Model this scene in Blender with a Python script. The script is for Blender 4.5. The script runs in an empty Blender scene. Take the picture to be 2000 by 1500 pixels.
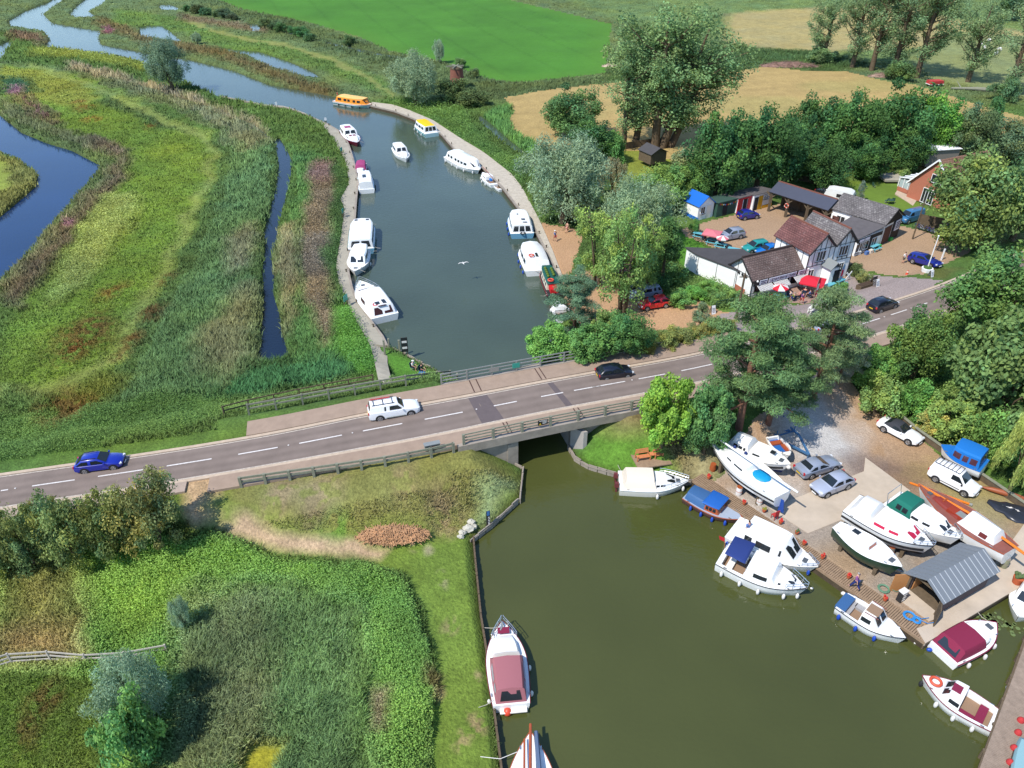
import bpy, bmesh, math, random
import numpy as np
from mathutils import Vector, Matrix
random.seed(7); RNG = np.random.default_rng(11)
R = math.radians
# ---------------------------------------------------------------- camera, sky, sun, exposure
SC = bpy.context.scene
COL = SC.collection
CAMH, PITCH, FPX = 41.0, R(34.6), 1450.0
cam_d = bpy.data.cameras.new('camera'); cam = bpy.data.objects.new('camera', cam_d); COL.objects.link(cam)
cam.location = (0, 0, CAMH); cam.rotation_euler = (R(90) - PITCH, 0, 0)
cam_d.sensor_width = 36; cam_d.lens = 36 * FPX / 2000; cam_d.clip_end = 9000; cam_d.clip_start = .5
SC.camera = cam
SUN_EL, SUN_AZ = R(53), math.atan2(-.79, -.62)          # azimuth from +Y towards +X, direction TO the sun
W = bpy.data.worlds.new('World'); SC.world = W; W.use_nodes = True
nt = W.node_tree; nt.nodes.clear()
sky = nt.nodes.new('ShaderNodeTexSky'); sky.sky_type = 'NISHITA'; sky.sun_disc = False
sky.sun_elevation = SUN_EL; sky.sun_rotation = SUN_AZ; sky.air_density = 1.0; sky.dust_density = .1; sky.ozone_density = 4.
bg = nt.nodes.new('ShaderNodeBackground'); bg.inputs['Strength'].default_value = .15
wo = nt.nodes.new('ShaderNodeOutputWorld'); nt.links.new(sky.outputs[0], bg.inputs[0]); nt.links.new(bg.outputs[0], wo.inputs[0])
sd = bpy.data.lights.new('sun', 'SUN'); sd.energy = 3.5; sd.angle = R(.5); sd.color = (1, .955, .88)
so = bpy.data.objects.new('sun', sd); COL.objects.link(so)
tosun = Vector((math.sin(SUN_AZ) * math.cos(SUN_EL), math.cos(SUN_AZ) * math.cos(SUN_EL), math.sin(SUN_EL)))
so.rotation_euler = tosun.to_track_quat('Z', 'Y').to_euler(); so.location = (-60, -50, 120)
SC.view_settings.view_transform = 'Standard'; SC.view_settings.look = 'None'
SC.view_settings.exposure = 0.68; SC.view_settings.gamma = 1
SC.render.engine = 'CYCLES'
try:
 SC.cycles.max_bounces = 6; SC.cycles.transparent_max_bounces = 6; SC.cycles.use_denoising = True
 SC.cycles.caustics_reflective = False; SC.cycles.caustics_refractive = False
except Exception: pass
# ---------------------------------------------------------------- picture <-> place
SN, CS = math.sin(PITCH), math.cos(PITCH)
def at(px, py, z=0.6):
 """point of the place seen at photo pixel px,py on height z"""
 xc = (px - 1000) / FPX; yc = -(py - 750) / FPX
 dy = CS + yc * SN; dz = -SN + yc * CS
 t = (z - CAMH) / dz
 return Vector((xc * t, dy * t, z))
def at_np(px, py, z=0.6):
 xc = (px - 1000) / FPX; yc = -(py - 750) / FPX
 t = (z - CAMH) / (-SN + yc * CS)
 return xc * t, (CS + yc * SN) * t
def z_top(y, py):
 q = -(py - 750) / FPX
 return CAMH + y * (q * CS - SN) / (CS + q * SN)
def pxm(p):                                                # photo pixels per metre at a point
 return FPX / (p.y * CS - (p.z - CAMH) * SN)
# ---------------------------------------------------------------- colours and materials
def lin(c): c = c / 255; return c / 12.92 if c <= .04045 else ((c + .055) / 1.055) ** 2.4
ALB = .62
def C(r, g, b, k=ALB): return (lin(r) * k, lin(g) * k, lin(b) * k)
MATS = {}
def mat(name, col, rough=.6, spec=.4, metal=0., noise=0., nscale=3., bump=0., bscale=20., coat=0., objcol=False, alpha=None):
 if name in MATS: return MATS[name]
 m = bpy.data.materials.new(name); m.use_nodes = True; t = m.node_tree; N = t.nodes; L = t.links
 b = N['Principled BSDF']; b.inputs['Roughness'].default_value = rough; b.inputs['Metallic'].default_value = metal
 b.inputs['Specular IOR Level'].default_value = spec; b.inputs['Coat Weight'].default_value = coat
 b.inputs['Base Color'].default_value = (*col, 1)
 if noise or bump:
  tc = N.new('ShaderNodeTexCoord')
  nz = N.new('ShaderNodeTexNoise'); nz.inputs['Scale'].default_value = nscale; nz.inputs['Detail'].default_value = 6; nz.inputs['Roughness'].default_value = .65
  L.new(tc.outputs['Object'], nz.inputs['Vector'])
  if noise:
   mr = N.new('ShaderNodeMapRange'); mr.inputs[1].default_value = .25; mr.inputs[2].default_value = .75
   mr.inputs[3].default_value = 1 - noise; mr.inputs[4].default_value = 1 + noise
   mx = N.new('ShaderNodeMix'); mx.data_type = 'RGBA'; mx.blend_type = 'MULTIPLY'; mx.inputs[0].default_value = 1
   mx.inputs[6].default_value = (*col, 1)
   L.new(nz.outputs[0], mr.inputs[0]); L.new(mr.outputs[0], mx.inputs[7]); L.new(mx.outputs[2], b.inputs['Base Color'])
  if bump:
   n2 = N.new('ShaderNodeTexNoise'); n2.inputs['Scale'].default_value = bscale; n2.inputs['Detail'].default_value = 4
   L.new(tc.outputs['Object'], n2.inputs['Vector'])
   bp = N.new('ShaderNodeBump'); bp.inputs['Strength'].default_value = bump; bp.inputs['Distance'].default_value = .05
   L.new(n2.outputs[0], bp.inputs['Height']); L.new(bp.outputs[0], b.inputs['Normal'])
 MATS[name] = m; return m
def attr_mat(name, rough=.9, nz=((.35, .25), (3., .3)), transl=0., bump=0., objmul=False, spec=.2):
 """colour from the mesh's own 'tint' attribute, varied by noise"""
 if name in MATS: return MATS[name]
 m = bpy.data.materials.new(name); m.use_nodes = True; t = m.node_tree; N = t.nodes; L = t.links
 b = N['Principled BSDF']; b.inputs['Roughness'].default_value = rough; b.inputs['Specular IOR Level'].default_value = spec
 a = N.new('ShaderNodeAttribute'); a.attribute_name = 'tint'; cur = a.outputs['Color']
 tc = N.new('ShaderNodeTexCoord')
 for sc, am in nz:
  n = N.new('ShaderNodeTexNoise'); n.inputs['Scale'].default_value = sc; n.inputs['Detail'].default_value = 5; n.inputs['Roughness'].default_value = .7
  L.new(tc.outputs['Object'], n.inputs['Vector'])
  mr = N.new('ShaderNodeMapRange'); mr.inputs[1].default_value = .3; mr.inputs[2].default_value = .7; mr.inputs[3].default_value = 1 - am; mr.inputs[4].default_value = 1 + am
  mx = N.new('ShaderNodeMix'); mx.data_type = 'RGBA'; mx.blend_type = 'MULTIPLY'; mx.inputs[0].default_value = 1
  L.new(n.outputs[0], mr.inputs[0]); L.new(cur, mx.inputs[6]); L.new(mr.outputs[0], mx.inputs[7]); cur = mx.outputs[2]
 if objmul:
  oi = N.new('ShaderNodeObjectInfo'); mx = N.new('ShaderNodeMix'); mx.data_type = 'RGBA'; mx.blend_type = 'MULTIPLY'; mx.inputs[0].default_value = 1
  L.new(cur, mx.inputs[6]); L.new(oi.outputs['Color'], mx.inputs[7]); cur = mx.outputs[2]
 L.new(cur, b.inputs['Base Color'])
 if bump:
  n2 = N.new('ShaderNodeTexNoise'); n2.inputs['Scale'].default_value = 6; n2.inputs['Detail'].default_value = 6
  L.new(tc.outputs['Object'], n2.inputs['Vector'])
  bp = N.new('ShaderNodeBump'); bp.inputs['Strength'].default_value = bump; bp.inputs['Distance'].default_value = .15
  L.new(n2.outputs[0], bp.inputs['Height']); L.new(bp.outputs[0], b.inputs['Normal'])
 if transl:
  tr = N.new('ShaderNodeBsdfTranslucent'); ms = N.new('ShaderNodeMixShader'); ms.inputs[0].default_value = transl
  L.new(cur, tr.inputs[0]); L.new(b.outputs[0], ms.inputs[1]); L.new(tr.outputs[0], ms.inputs[2])
  L.new(ms.outputs[0], N['Material Output'].inputs[0])
 MATS[name] = m; return m
# ---------------------------------------------------------------- objects
def tag(o, label, cat=None, group=None, kind=None):
 if label: o['label'] = label
 if cat: o['category'] = cat
 if group: o['group'] = group
 if kind: o['kind'] = kind
 return o
SCALE = {'person': .86, 'chair': .84, 'table': .82, 'parasol': .74, 'barrel': .82, 'plant pot': .72, 'hose': .8, 'bicycle': .85, 'sign': .88, 'caravan': .84, 'crate': .8, 'bench': .88, 'flag': .85, 'statue': .85, 'lifebuoy': .85, 'rack': .8, 'tarpaulin': .85, 'mooring post': .85}
def thing(name, label, cat, loc, rz=0., group=None):
 o = bpy.data.objects.new(name, None); COL.objects.link(o); o.empty_display_size = .2
 o.location = loc; o.rotation_euler = (0, 0, rz); o.scale = (SCALE.get(cat, 1.),) * 3; return tag(o, label, cat, group)
def np_mesh(name, V, F, tint=None, mats=(), smooth=False, midx=None):
 """V (n,3), F (m,k)"""
 me = bpy.data.meshes.new(name); V = np.asarray(V, np.float32); F = np.asarray(F, np.int32)
 k = F.shape[1]; me.vertices.add(len(V)); me.vertices.foreach_set('co', V.ravel())
 me.loops.add(F.size); me.loops.foreach_set('vertex_index', F.ravel())
 me.polygons.add(len(F)); me.polygons.foreach_set('loop_start', np.arange(0, F.size, k, dtype=np.int32))
 if smooth: me.polygons.foreach_set('use_smooth', np.ones(len(F), bool))
 if midx is not None: me.polygons.foreach_set('material_index', np.asarray(midx, np.int32))
 if tint is not None:
  a = me.attributes.new('tint', 'FLOAT_COLOR', 'POINT'); c = np.ones((len(V), 4), np.float32); c[:, :3] = tint
  a.data.foreach_set('color', c.ravel())
 for m in mats: me.materials.append(m)
 me.update(calc_edges=True); return me
def link(name, me, parent=None, loc=None, rz=None):
 o = bpy.data.objects.new(name, me); COL.objects.link(o)
 if parent is not None: o.parent = parent
 if loc is not None: o.location = loc
 if rz is not None: o.rotation_euler = (0, 0, rz)
 return o
class MB:
 """collects shapes, becomes ONE mesh object"""
 def __init__(s): s.v = []; s.f = []; s.m = []; s.k = 0
 def add(s, vs, fs):
  o = len(s.v); s.v += [tuple(p) for p in vs]; s.f += [tuple(i + o for i in f) for f in fs]; s.m += [s.k] * len(fs); return s
 def box(s, c, d, rz=0., ry=0., rx=0., taper=1.):
  M = Matrix.Translation(c) @ Matrix.Rotation(rz, 4, 'Z') @ Matrix.Rotation(ry, 4, 'Y') @ Matrix.Rotation(rx, 4, 'X')
  x, y, z = d[0] / 2, d[1] / 2, d[2] / 2; P = []
  for k, t in ((-z, 1.), (z, taper)):
   for i, j in ((-x, -y), (x, -y), (x, y), (-x, y)): P.append(M @ Vector((i * t, j * t, k)))
  return s.add(P, [(3, 2, 1, 0), (4, 5, 6, 7), (0, 1, 5, 4), (1, 2, 6, 5), (2, 3, 7, 6), (3, 0, 4, 7)])
 def bar(s, a, b, w, h=None):
  a, b = Vector(a), Vector(b); d = b - a; h = h or w
  q = d.to_track_quat('X', 'Z').to_matrix().to_4x4(); M = Matrix.Translation((a + b) / 2) @ q
  x, y, z = d.length / 2, w / 2, h / 2
  P = [M @ Vector(p) for p in ((-x, -y, -z), (x, -y, -z), (x, y, -z), (-x, y, -z), (-x, -y, z), (x, -y, z), (x, y, z), (-x, y, z))]
  return s.add(P, [(3, 2, 1, 0), (4, 5, 6, 7), (0, 1, 5, 4), (1, 2, 6, 5), (2, 3, 7, 6), (3, 0, 4, 7)])
 def tube(s, pts, r, n=6, cap=True, closed=False):
  pts = [Vector(p) for p in pts]; m = len(pts); rs = r if isinstance(r, (list, tuple)) else [r] * m; P = []; F = []
  for i, p in enumerate(pts):
   if closed: d = pts[(i + 1) % m] - pts[i - 1]
   else: d = pts[min(i + 1, m - 1)] - pts[max(i - 1, 0)]
   if d.length < 1e-6: d = Vector((0, 0, 1))
   d.normalize(); u = d.orthogonal().normalized()
   if abs(d.z) < .9: u = d.cross(Vector((0, 0, 1))).normalized()
   else: u = d.cross(Vector((1, 0, 0))).normalized()
   w = d.cross(u)
   for k in range(n):
    a = 2 * math.pi * k / n; P.append(p + (u * math.cos(a) + w * math.sin(a)) * rs[i])
  for i in range(m if closed else m - 1):
   j = (i + 1) % m
   for k in range(n): F.append((i * n + k, i * n + (k + 1) % n, j * n + (k + 1) % n, j * n + k))
  if cap and not closed: F.append(tuple(range(n))[::-1]); F.append(tuple((m - 1) * n + k for k in range(n)))
  return s.add(P, F)
 def loft(s, rings, closed=True, cap=True):
  n = len(rings[0]); P = [p for r in rings for p in r]; F = []
  for i in range(len(rings) - 1):
   for k in range(n if closed else n - 1):
    j = (k + 1) % n; F.append((i * n + k, i * n + j, (i + 1) * n + j, (i + 1) * n + k))
  if cap and closed: F.append(tuple(range(n))[::-1]); F.append(tuple((len(rings) - 1) * n + k for k in range(n)))
  return s.add(P, F)
 def prism(s, poly, z0, z1):
  n = len(poly); P = [(p[0], p[1], z0) for p in poly] + [(p[0], p[1], z1) for p in poly]
  return s.add(P, [tuple(range(n))[::-1], tuple(range(n, 2 * n))] + [(i, (i + 1) % n, n + (i + 1) % n, n + i) for i in range(n)])
 def poly(s, pts): return s.add(pts, [tuple(range(len(pts)))])
 def slab(s, pts, t):
  """flat polygon given thickness t along its normal"""
  pts = [Vector(p) for p in pts]; nrm = Vector((0, 0, 0))
  for i in range(len(pts)):
   a, b = pts[i], pts[(i + 1) % len(pts)]; nrm += a.cross(b)
  nrm.normalize(); n = len(pts); q = [p + nrm * t for p in pts]
  return s.add(pts + q, [tuple(range(n))[::-1], tuple(range(n, 2 * n))] + [(i, (i + 1) % n, n + (i + 1) % n, n + i) for i in range(n)])
 def cyl(s, c, r, h, n=14, axis='Z', r2=None):
  c = Vector(c); a = {'Z': Vector((0, 0, 1)), 'X': Vector((1, 0, 0)), 'Y': Vector((0, 1, 0))}[axis]
  return s.tube([c - a * h / 2, c + a * h / 2], [r, r if r2 is None else r2], n)
 def ball(s, c, r, n=10, m=6):
  c = Vector(c); r = r if isinstance(r, (tuple, list)) else (r, r, r); P = []; F = []
  for i in range(m + 1):
   a = math.pi * i / m - math.pi / 2
   for k in range(n):
    b = 2 * math.pi * k / n; P.append((c.x + r[0] * math.cos(a) * math.cos(b), c.y + r[1] * math.cos(a) * math.sin(b), c.z + r[2] * math.sin(a)))
  for i in range(m):
   for k in range(n): F.append((i * n + k, i * n + (k + 1) % n, (i + 1) * n + (k + 1) % n, (i + 1) * n + k))
  return s.add(P, F)
 def mesh(s, name, mats, smooth=None):
  me = bpy.data.meshes.new(name); me.from_pydata(s.v, [], s.f)
  for m in (mats if isinstance(mats, (list, tuple)) else [mats]): me.materials.append(m)
  if any(s.m): me.polygons.foreach_set('material_index', s.m)
  if smooth is not None:
   me.polygons.foreach_set('use_smooth', [True] * len(s.f))
   try: me.set_sharp_from_angle(angle=R(smooth))
   except Exception: pass
  me.update(); return me
 def build(s, name, mats, parent=None, smooth=None, loc=None, rz=None): return link(name, s.mesh(name, mats, smooth), parent, loc, rz)
def text_mesh(name, body, size, m, parent, M, depth=.004, squeeze=None):
 """flat raised lettering; M places it (x along the line, y up)"""
 cu = bpy.data.curves.new(name, 'FONT'); cu.body = body; cu.size = size; cu.align_x = 'CENTER'; cu.align_y = 'CENTER'; cu.extrude = depth; cu.resolution_u = 2
 tmp = bpy.data.objects.new(name + '_tmp', cu); COL.objects.link(tmp); bpy.context.view_layer.update()
 me = bpy.data.meshes.new_from_object(tmp.evaluated_get(bpy.context.evaluated_depsgraph_get()))
 bpy.data.objects.remove(tmp); bpy.data.curves.remove(cu)
 me.materials.clear(); me.materials.append(m)
 if squeeze:
  xs = [v.co.x for v in me.vertices]; w = max(xs) - min(xs)
  me.transform(Matrix.Scale(squeeze / w, 4, (1, 0, 0)))
 o = link(name, me, parent); o.matrix_local = M; return o
def copy_tree(o, parent=None):
 c = o.copy(); COL.objects.link(c)
 if parent is not None: c.parent = parent
 for ch in list(o.children): copy_tree(ch, c)
 return c
# ================================================================ terrain
def hash2(ix, iy):
 h = (ix * 374761393 + iy * 668265263) & 0xffffffff
 h = ((h ^ (h >> 13)) * 1274126177) & 0xffffffff
 return ((h ^ (h >> 16)) & 0xffff) / 65535.
def vnoise(x, y):
 ix = np.floor(x).astype(np.int64); iy = np.floor(y).astype(np.int64); fx = x - ix; fy = y - iy
 fx = fx * fx * (3 - 2 * fx); fy = fy * fy * (3 - 2 * fy)
 a = hash2(ix, iy); b = hash2(ix + 1, iy); c = hash2(ix, iy + 1); d = hash2(ix + 1, iy + 1)
 return (a * (1 - fx) + b * fx) * (1 - fy) + (c * (1 - fx) + d * fx) * fy
def fbm(x, y, o=4):
 s = 0; a = .5; t = 0
 for i in range(o): s = s + a * vnoise(x + 17.3 * i, y - 9.1 * i); t += a; a *= .5; x = x * 2.03; y = y * 2.03
 return s / t
def inpoly(x, y, P):
 out = np.zeros(x.shape, bool); P = np.asarray(P); lo = P.min(0); hi = P.max(0)
 idx = np.nonzero((x >= lo[0]) & (x <= hi[0]) & (y >= lo[1]) & (y <= hi[1]))[0]
 if not len(idx): return out
 xs, ys = x[idx], y[idx]; r = np.zeros(len(idx), bool); n = len(P)
 for i in range(n):
  x0, y0 = P[i]; x1, y1 = P[(i + 1) % n]
  if y0 == y1: continue
  c = ((y0 > ys) != (y1 > ys)) & (xs < (x1 - x0) * (ys - y0) / (y1 - y0) + x0); r ^= c
 out[idx] = r; return out
def segdist(x, y, P, closed, far):
 """distance to polyline, exact within 'far'"""
 d = np.full(x.shape, far); n = len(P)
 for i in range(n if closed else n - 1):
  x0, y0 = P[i]; x1, y1 = P[(i + 1) % n]
  k = np.nonzero((x > min(x0, x1) - far) & (x < max(x0, x1) + far) & (y > min(y0, y1) - far) & (y < max(y0, y1) + far))[0]
  if not len(k): continue
  dx, dy = x1 - x0, y1 - y0; L = dx * dx + dy * dy + 1e-9
  t = np.clip(((x[k] - x0) * dx + (y[k] - y0) * dy) / L, 0, 1)
  d[k] = np.minimum(d[k], np.hypot(x[k] - x0 - t * dx, y[k] - y0 - t * dy))
 return d
def PG(pts, z=.6): return [tuple(at(a, b, z).xy) for a, b in pts]
def roadpoint(px, py, z): return at(px, py, z)
# road edges as seen, with height of the carriageway (metres above water)
RZ = [(-300, 1.7), (0, 1.9), (250, 2.2), (500, 2.7), (800, 3.3), (950, 3.5), (1120, 3.5), (1300, 3.2), (1450, 2.8), (1650, 2.2), (1820, 1.9), (2000, 1.8), (2300, 1.8)]
def rz_px(px): return float(np.interp(px, [a for a, _ in RZ], [b for _, b in RZ]))
FARE = [(-260, 968), (0, 930), (250, 895), (400, 872), (560, 845), (717, 810), (900, 779), (1020, 755), (1175, 727), (1350, 697), (1418, 681), (1530, 652), (1646, 620), (1818, 567), (2000, 492), (2250, 392)]
NEARE = [(-260, 1040), (0, 991), (250, 955), (400, 930), (560, 903), (717, 874), (850, 850), (985, 820), (1124, 792), (1250, 771), (1388, 742), (1500, 714), (1660, 669), (1750, 641), (1900, 588), (2050, 530), (2300, 425)]
def edge3(E): return [at(a, b, rz_px(a)) for a, b in E]
def resample(P, n):
 P = [Vector(p) for p in P]; L = [0]
 for a, b in zip(P, P[1:]): L.append(L[-1] + (b - a).length)
 out = []; j = 0
 for i in range(n):
  s = L[-1] * i / (n - 1)
  while j < len(L) - 2 and L[j + 1] < s: j += 1
  out.append(P[j].lerp(P[j + 1], (s - L[j]) / max(1e-9, L[j + 1] - L[j])))
 return out
def smooth_line(P, it=2):
 for _ in range(it):
  P = [P[0]] + [(P[i - 1] + P[i] * 2 + P[i + 1]) / 4 for i in range(1, len(P) - 1)] + [P[-1]]
 return P
RF = smooth_line(resample(edge3(FARE), 90), 6); RN = smooth_line(resample(edge3(NEARE), 90), 6)
RC = [(a + b) / 2 for a, b in zip(RF, RN)]
RDIR = (at(1120, 765, 3.5) - at(800, 830, 3.3)); RDIR.z = 0; RDIR.normalize(); RPER = Vector((-RDIR.y, RDIR.x, 0))   # RPER points away from the camera
# water outlines (photo pixels on height 0)
A0 = at(1012, 912, 0); A1 = at(1112, 876, 0)
def unproj(p):
 w = p.z - CAMH; d = p.y * CS - w * SN
 return (1000 + FPX * p.x / d, 750 - FPX * (p.y * SN + w * CS) / d)
farL, farR = A0 + RPER * 10.2, A1 + RPER * 10.2
RIVER = [(98, 4), (52, 21), (16, 42), (21, 52), (87, 63), (98, 77), (87, 93), (157, 101), (245, 113), (280, 124), (364, 163), (430, 191), (521, 210), (560, 213), (600, 228), (639, 245), (664, 260), (681, 284), (690, 316), (699, 358), (695, 400), (693, 430), (682, 499), (680, 532), (690, 577), (714, 616), (747, 661), (756, 679), (779, 687), (796, 697), (828, 714), (864, 733), (884, 746), unproj(farL),
  (1012, 912), (1022, 917), (1016, 975), (957, 1029), (925, 1053), (928, 1087), (940, 1207), (947, 1247), (963, 1367), (980, 1500), (1000, 1720),
  (2500, 1720), (2500, 1300), (2300, 980), (2000, 1141), (1807, 1259), (1595, 1112), (1448, 1010), (1350, 941), (1300, 946), (1207, 928), (1150, 912), (1125, 897), (1112, 876),
  unproj(farR), (1040, 712), (1060, 700), (1085, 670), (1098, 630), (1100, 590), (1092, 550), (1068, 499), (1041, 445), (1011, 409), (981, 370), (939, 328), (887, 295), (861, 265), (809, 236), (770, 221), (723, 210), (658, 190), (525, 166), (455, 138), (374, 118), (297, 106), (196, 87), (193, 74), (196, 61), (101, 45), (84, 28), (122, 1), (220, -60), (180, -60)]
LAGOON = [(-400, 120), (-60, 190), (0, 226), (42, 260), (90, 280), (140, 295), (200, 326), (154, 382), (70, 481), (35, 523), (0, 556), (-120, 660), (-500, 800)]
ISLAND = [(-300, 290), (-50, 288), (0, 299), (35, 311), (75, 341), (70, 365), (35, 396), (0, 425), (-60, 470), (-350, 480)]
DITCH = [(537, 275), (545, 326), (538, 371), (526, 420), (516, 455), (519, 483), (513, 530), (516, 580), (511, 640), (508, 680), (503, 702), (512, 712), (545, 711), (566, 698), (552, 655), (548, 620), (534, 575), (536, 540), (530, 505), (541, 470), (545, 437), (557, 392), (567, 350), (571, 317), (558, 288), (545, 270)]
DITCH2 = [(535, 275), (500, 246), (430, 215), (350, 190), (270, 165), (180, 140), (178, 143), (265, 170), (345, 196), (425, 222), (492, 252), (530, 280)]
POOLS = [[(273, 54), (290, 50), (315, 50), (335, 64), (358, 84), (340, 82), (308, 77), (275, 73)],
  [(420, 92), (455, 97), (508, 102), (560, 119), (605, 138), (632, 156), (590, 150), (525, 131), (487, 109), (450, 103)],
  [(137, 27), (150, 12), (175, -6), (215, -8), (195, 12), (172, 22), (190, 33), (165, 36), (140, 33)],
  [(309, 11), (330, 9), (349, 15), (345, 22), (318, 21)], [(485, 48), (503, 47), (510, 60), (495, 63)],
  [(640, 82), (690, 93), (740, 104), (790, 112), (780, 116), (730, 109), (686, 99), (640, 87)],
  [(938, 226), (960, 243), (995, 274), (1035, 305), (1028, 309), (985, 282), (950, 250), (932, 232)],
  [(0, 88), (22, 78), (26, 82), (0, 116), (-60, 150), (-60, 120)], [(560, 62), (590, 66), (588, 70), (558, 67)]]
WP = [PG(p, 0) for p in (RIVER, LAGOON, DITCH, DITCH2, *POOLS)]; ISL = PG(ISLAND, 0)
def water_sd(x, y, far=4.):
 """> 0 on land, < 0 in water"""
 ins = np.zeros(x.shape, bool); d = np.full(x.shape, far)
 for P in WP: ins |= inpoly(x, y, P); d = np.minimum(d, segdist(x, y, P, True, far))
 isl = inpoly(x, y, ISL); ins &= ~isl; d = np.minimum(d, segdist(x, y, ISL, True, far))
 return np.where(ins, -d, d)
RCa = np.array([(p.x, p.y, p.z) for p in RC])
def road_info(x, y, far=16.):
 d = np.full(x.shape, far); z = np.zeros(x.shape)
 for i in range(len(RCa) - 1):
  x0, y0, z0 = RCa[i]; x1, y1, z1 = RCa[i + 1]
  k = np.nonzero((x > min(x0, x1) - far) & (x < max(x0, x1) + far) & (y > min(y0, y1) - far) & (y < max(y0, y1) + far))[0]
  if not len(k): continue
  dx, dy = x1 - x0, y1 - y0; L = dx * dx + dy * dy
  t = np.clip(((x[k] - x0) * dx + (y[k] - y0) * dy) / L, 0, 1); dd = np.hypot(x[k] - x0 - t * dx, y[k] - y0 - t * dy)
  b = dd < d[k]; kk = k[b]; d[kk] = dd[b]; z[kk] = z0 + (z1 - z0) * t[b]
 return d, z
YARD_LV = PG([(1350, 945), (1450, 800), (1620, 740), (1760, 760), (2300, 1000), (2300, 1150), (1807, 1262)], .7)
SHOP_LV = PG([(1330, 390), (1560, 340), (1800, 400), (1990, 470), (1820, 567), (1650, 618), (1450, 640), (1340, 560)], 1.2)
def height(x, y):
 sh = x.shape; x = x.ravel().astype(float); y = y.ravel().astype(float)
 z = .55 + .25 * (fbm(x / 9, y / 9, 3) - .5)
 z = np.where(inpoly(x, y, YARD_LV), .7, z);
 ds = segdist(x, y, SHOP_LV, True, 8.); ins = inpoly(x, y, SHOP_LV); ds = np.where(ins, 0, ds); z = np.maximum(z, np.where(ds < 8, 1.2 - ds * .09, -9))
 d, rz = road_info(x, y)
 ax, ay = x - A0.x, y - A0.y; al = ax * RDIR.x + ay * RDIR.y; nr = -(ax * RPER.x + ay * RPER.y); st = .42 + .7 * np.clip(1.3 - np.abs(al + 2.5) / 5., 0, 1) * (nr > -3)
 emb = np.where(d < 16, rz - .1 - np.maximum(0, d - 5.3) * st, -9)
 z = np.maximum(z, emb); z = np.where(d < 5.2, np.minimum(z, np.where(rz > 0, rz - .12, 9)), z)
 w = water_sd(x, y); z = np.where(w > 0, np.minimum(z, .05 + w * .75), np.maximum(-1.5, w * .9))
 return z.reshape(sh)
def gz(x, y): return float(height(np.array([x]), np.array([y]))[0])
def ag(px, py, z0=.7):
 """ground point seen at a pixel"""
 z = z0
 for _ in range(7):
  p = at(px, py, z); z = .5 * z + .5 * max(0., gz(p.x, p.y))
 p = at(px, py, z); p.z = gz(p.x, p.y); return p
# ---------------------------------------------------------------- what grows where: (outline px, sunlit colour, plant height m, kind, edge softness m)
# kinds: 0 bare, 1 mown grass, 2 rough grass, 3 reed, 4 bramble / leafy
def band(pts, w):
 up = []; dn = []
 for i, (a, b) in enumerate(pts):
  x0, y0 = pts[max(0, i - 1)]; x1, y1 = pts[min(len(pts) - 1, i + 1)]; L = math.hypot(x1 - x0, y1 - y0) or 1
  ww = w[i] if isinstance(w, (list, tuple)) else w
  nx, ny = -(y1 - y0) / L * ww, (x1 - x0) / L * ww; up.append((a + nx, b + ny)); dn.append((a - nx, b - ny))
 return up + dn[::-1]
GREENF = [(300, -90), (430, 0), (470, 16), (600, 42), (700, 70), (760, 98), (870, 120), (950, 152), (1010, 160), (1100, 152), (1182, 142), (1195, 46), (1000, 0), (800, -40)]
STUBBLE = [(985, 190), (1060, 176), (1170, 163), (1420, 140), (1500, 129), (1570, 137), (1650, 137), (1720, 155), (1790, 165), (1900, 200), (2100, 255), (2150, 330), (1900, 330), (1500, 330), (1310, 310), (1240, 292), (1100, 300), (1060, 292), (1000, 255), (992, 235), (1005, 215)]
PALEF = [(1420, 27), (1500, 20), (1600, 14), (1760, 8), (1870, 40), (1990, 60), (2200, 90), (2200, 150), (1980, 85), (1700, 96), (1600, 100), (1500, 95), (1420, 80)]
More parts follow.
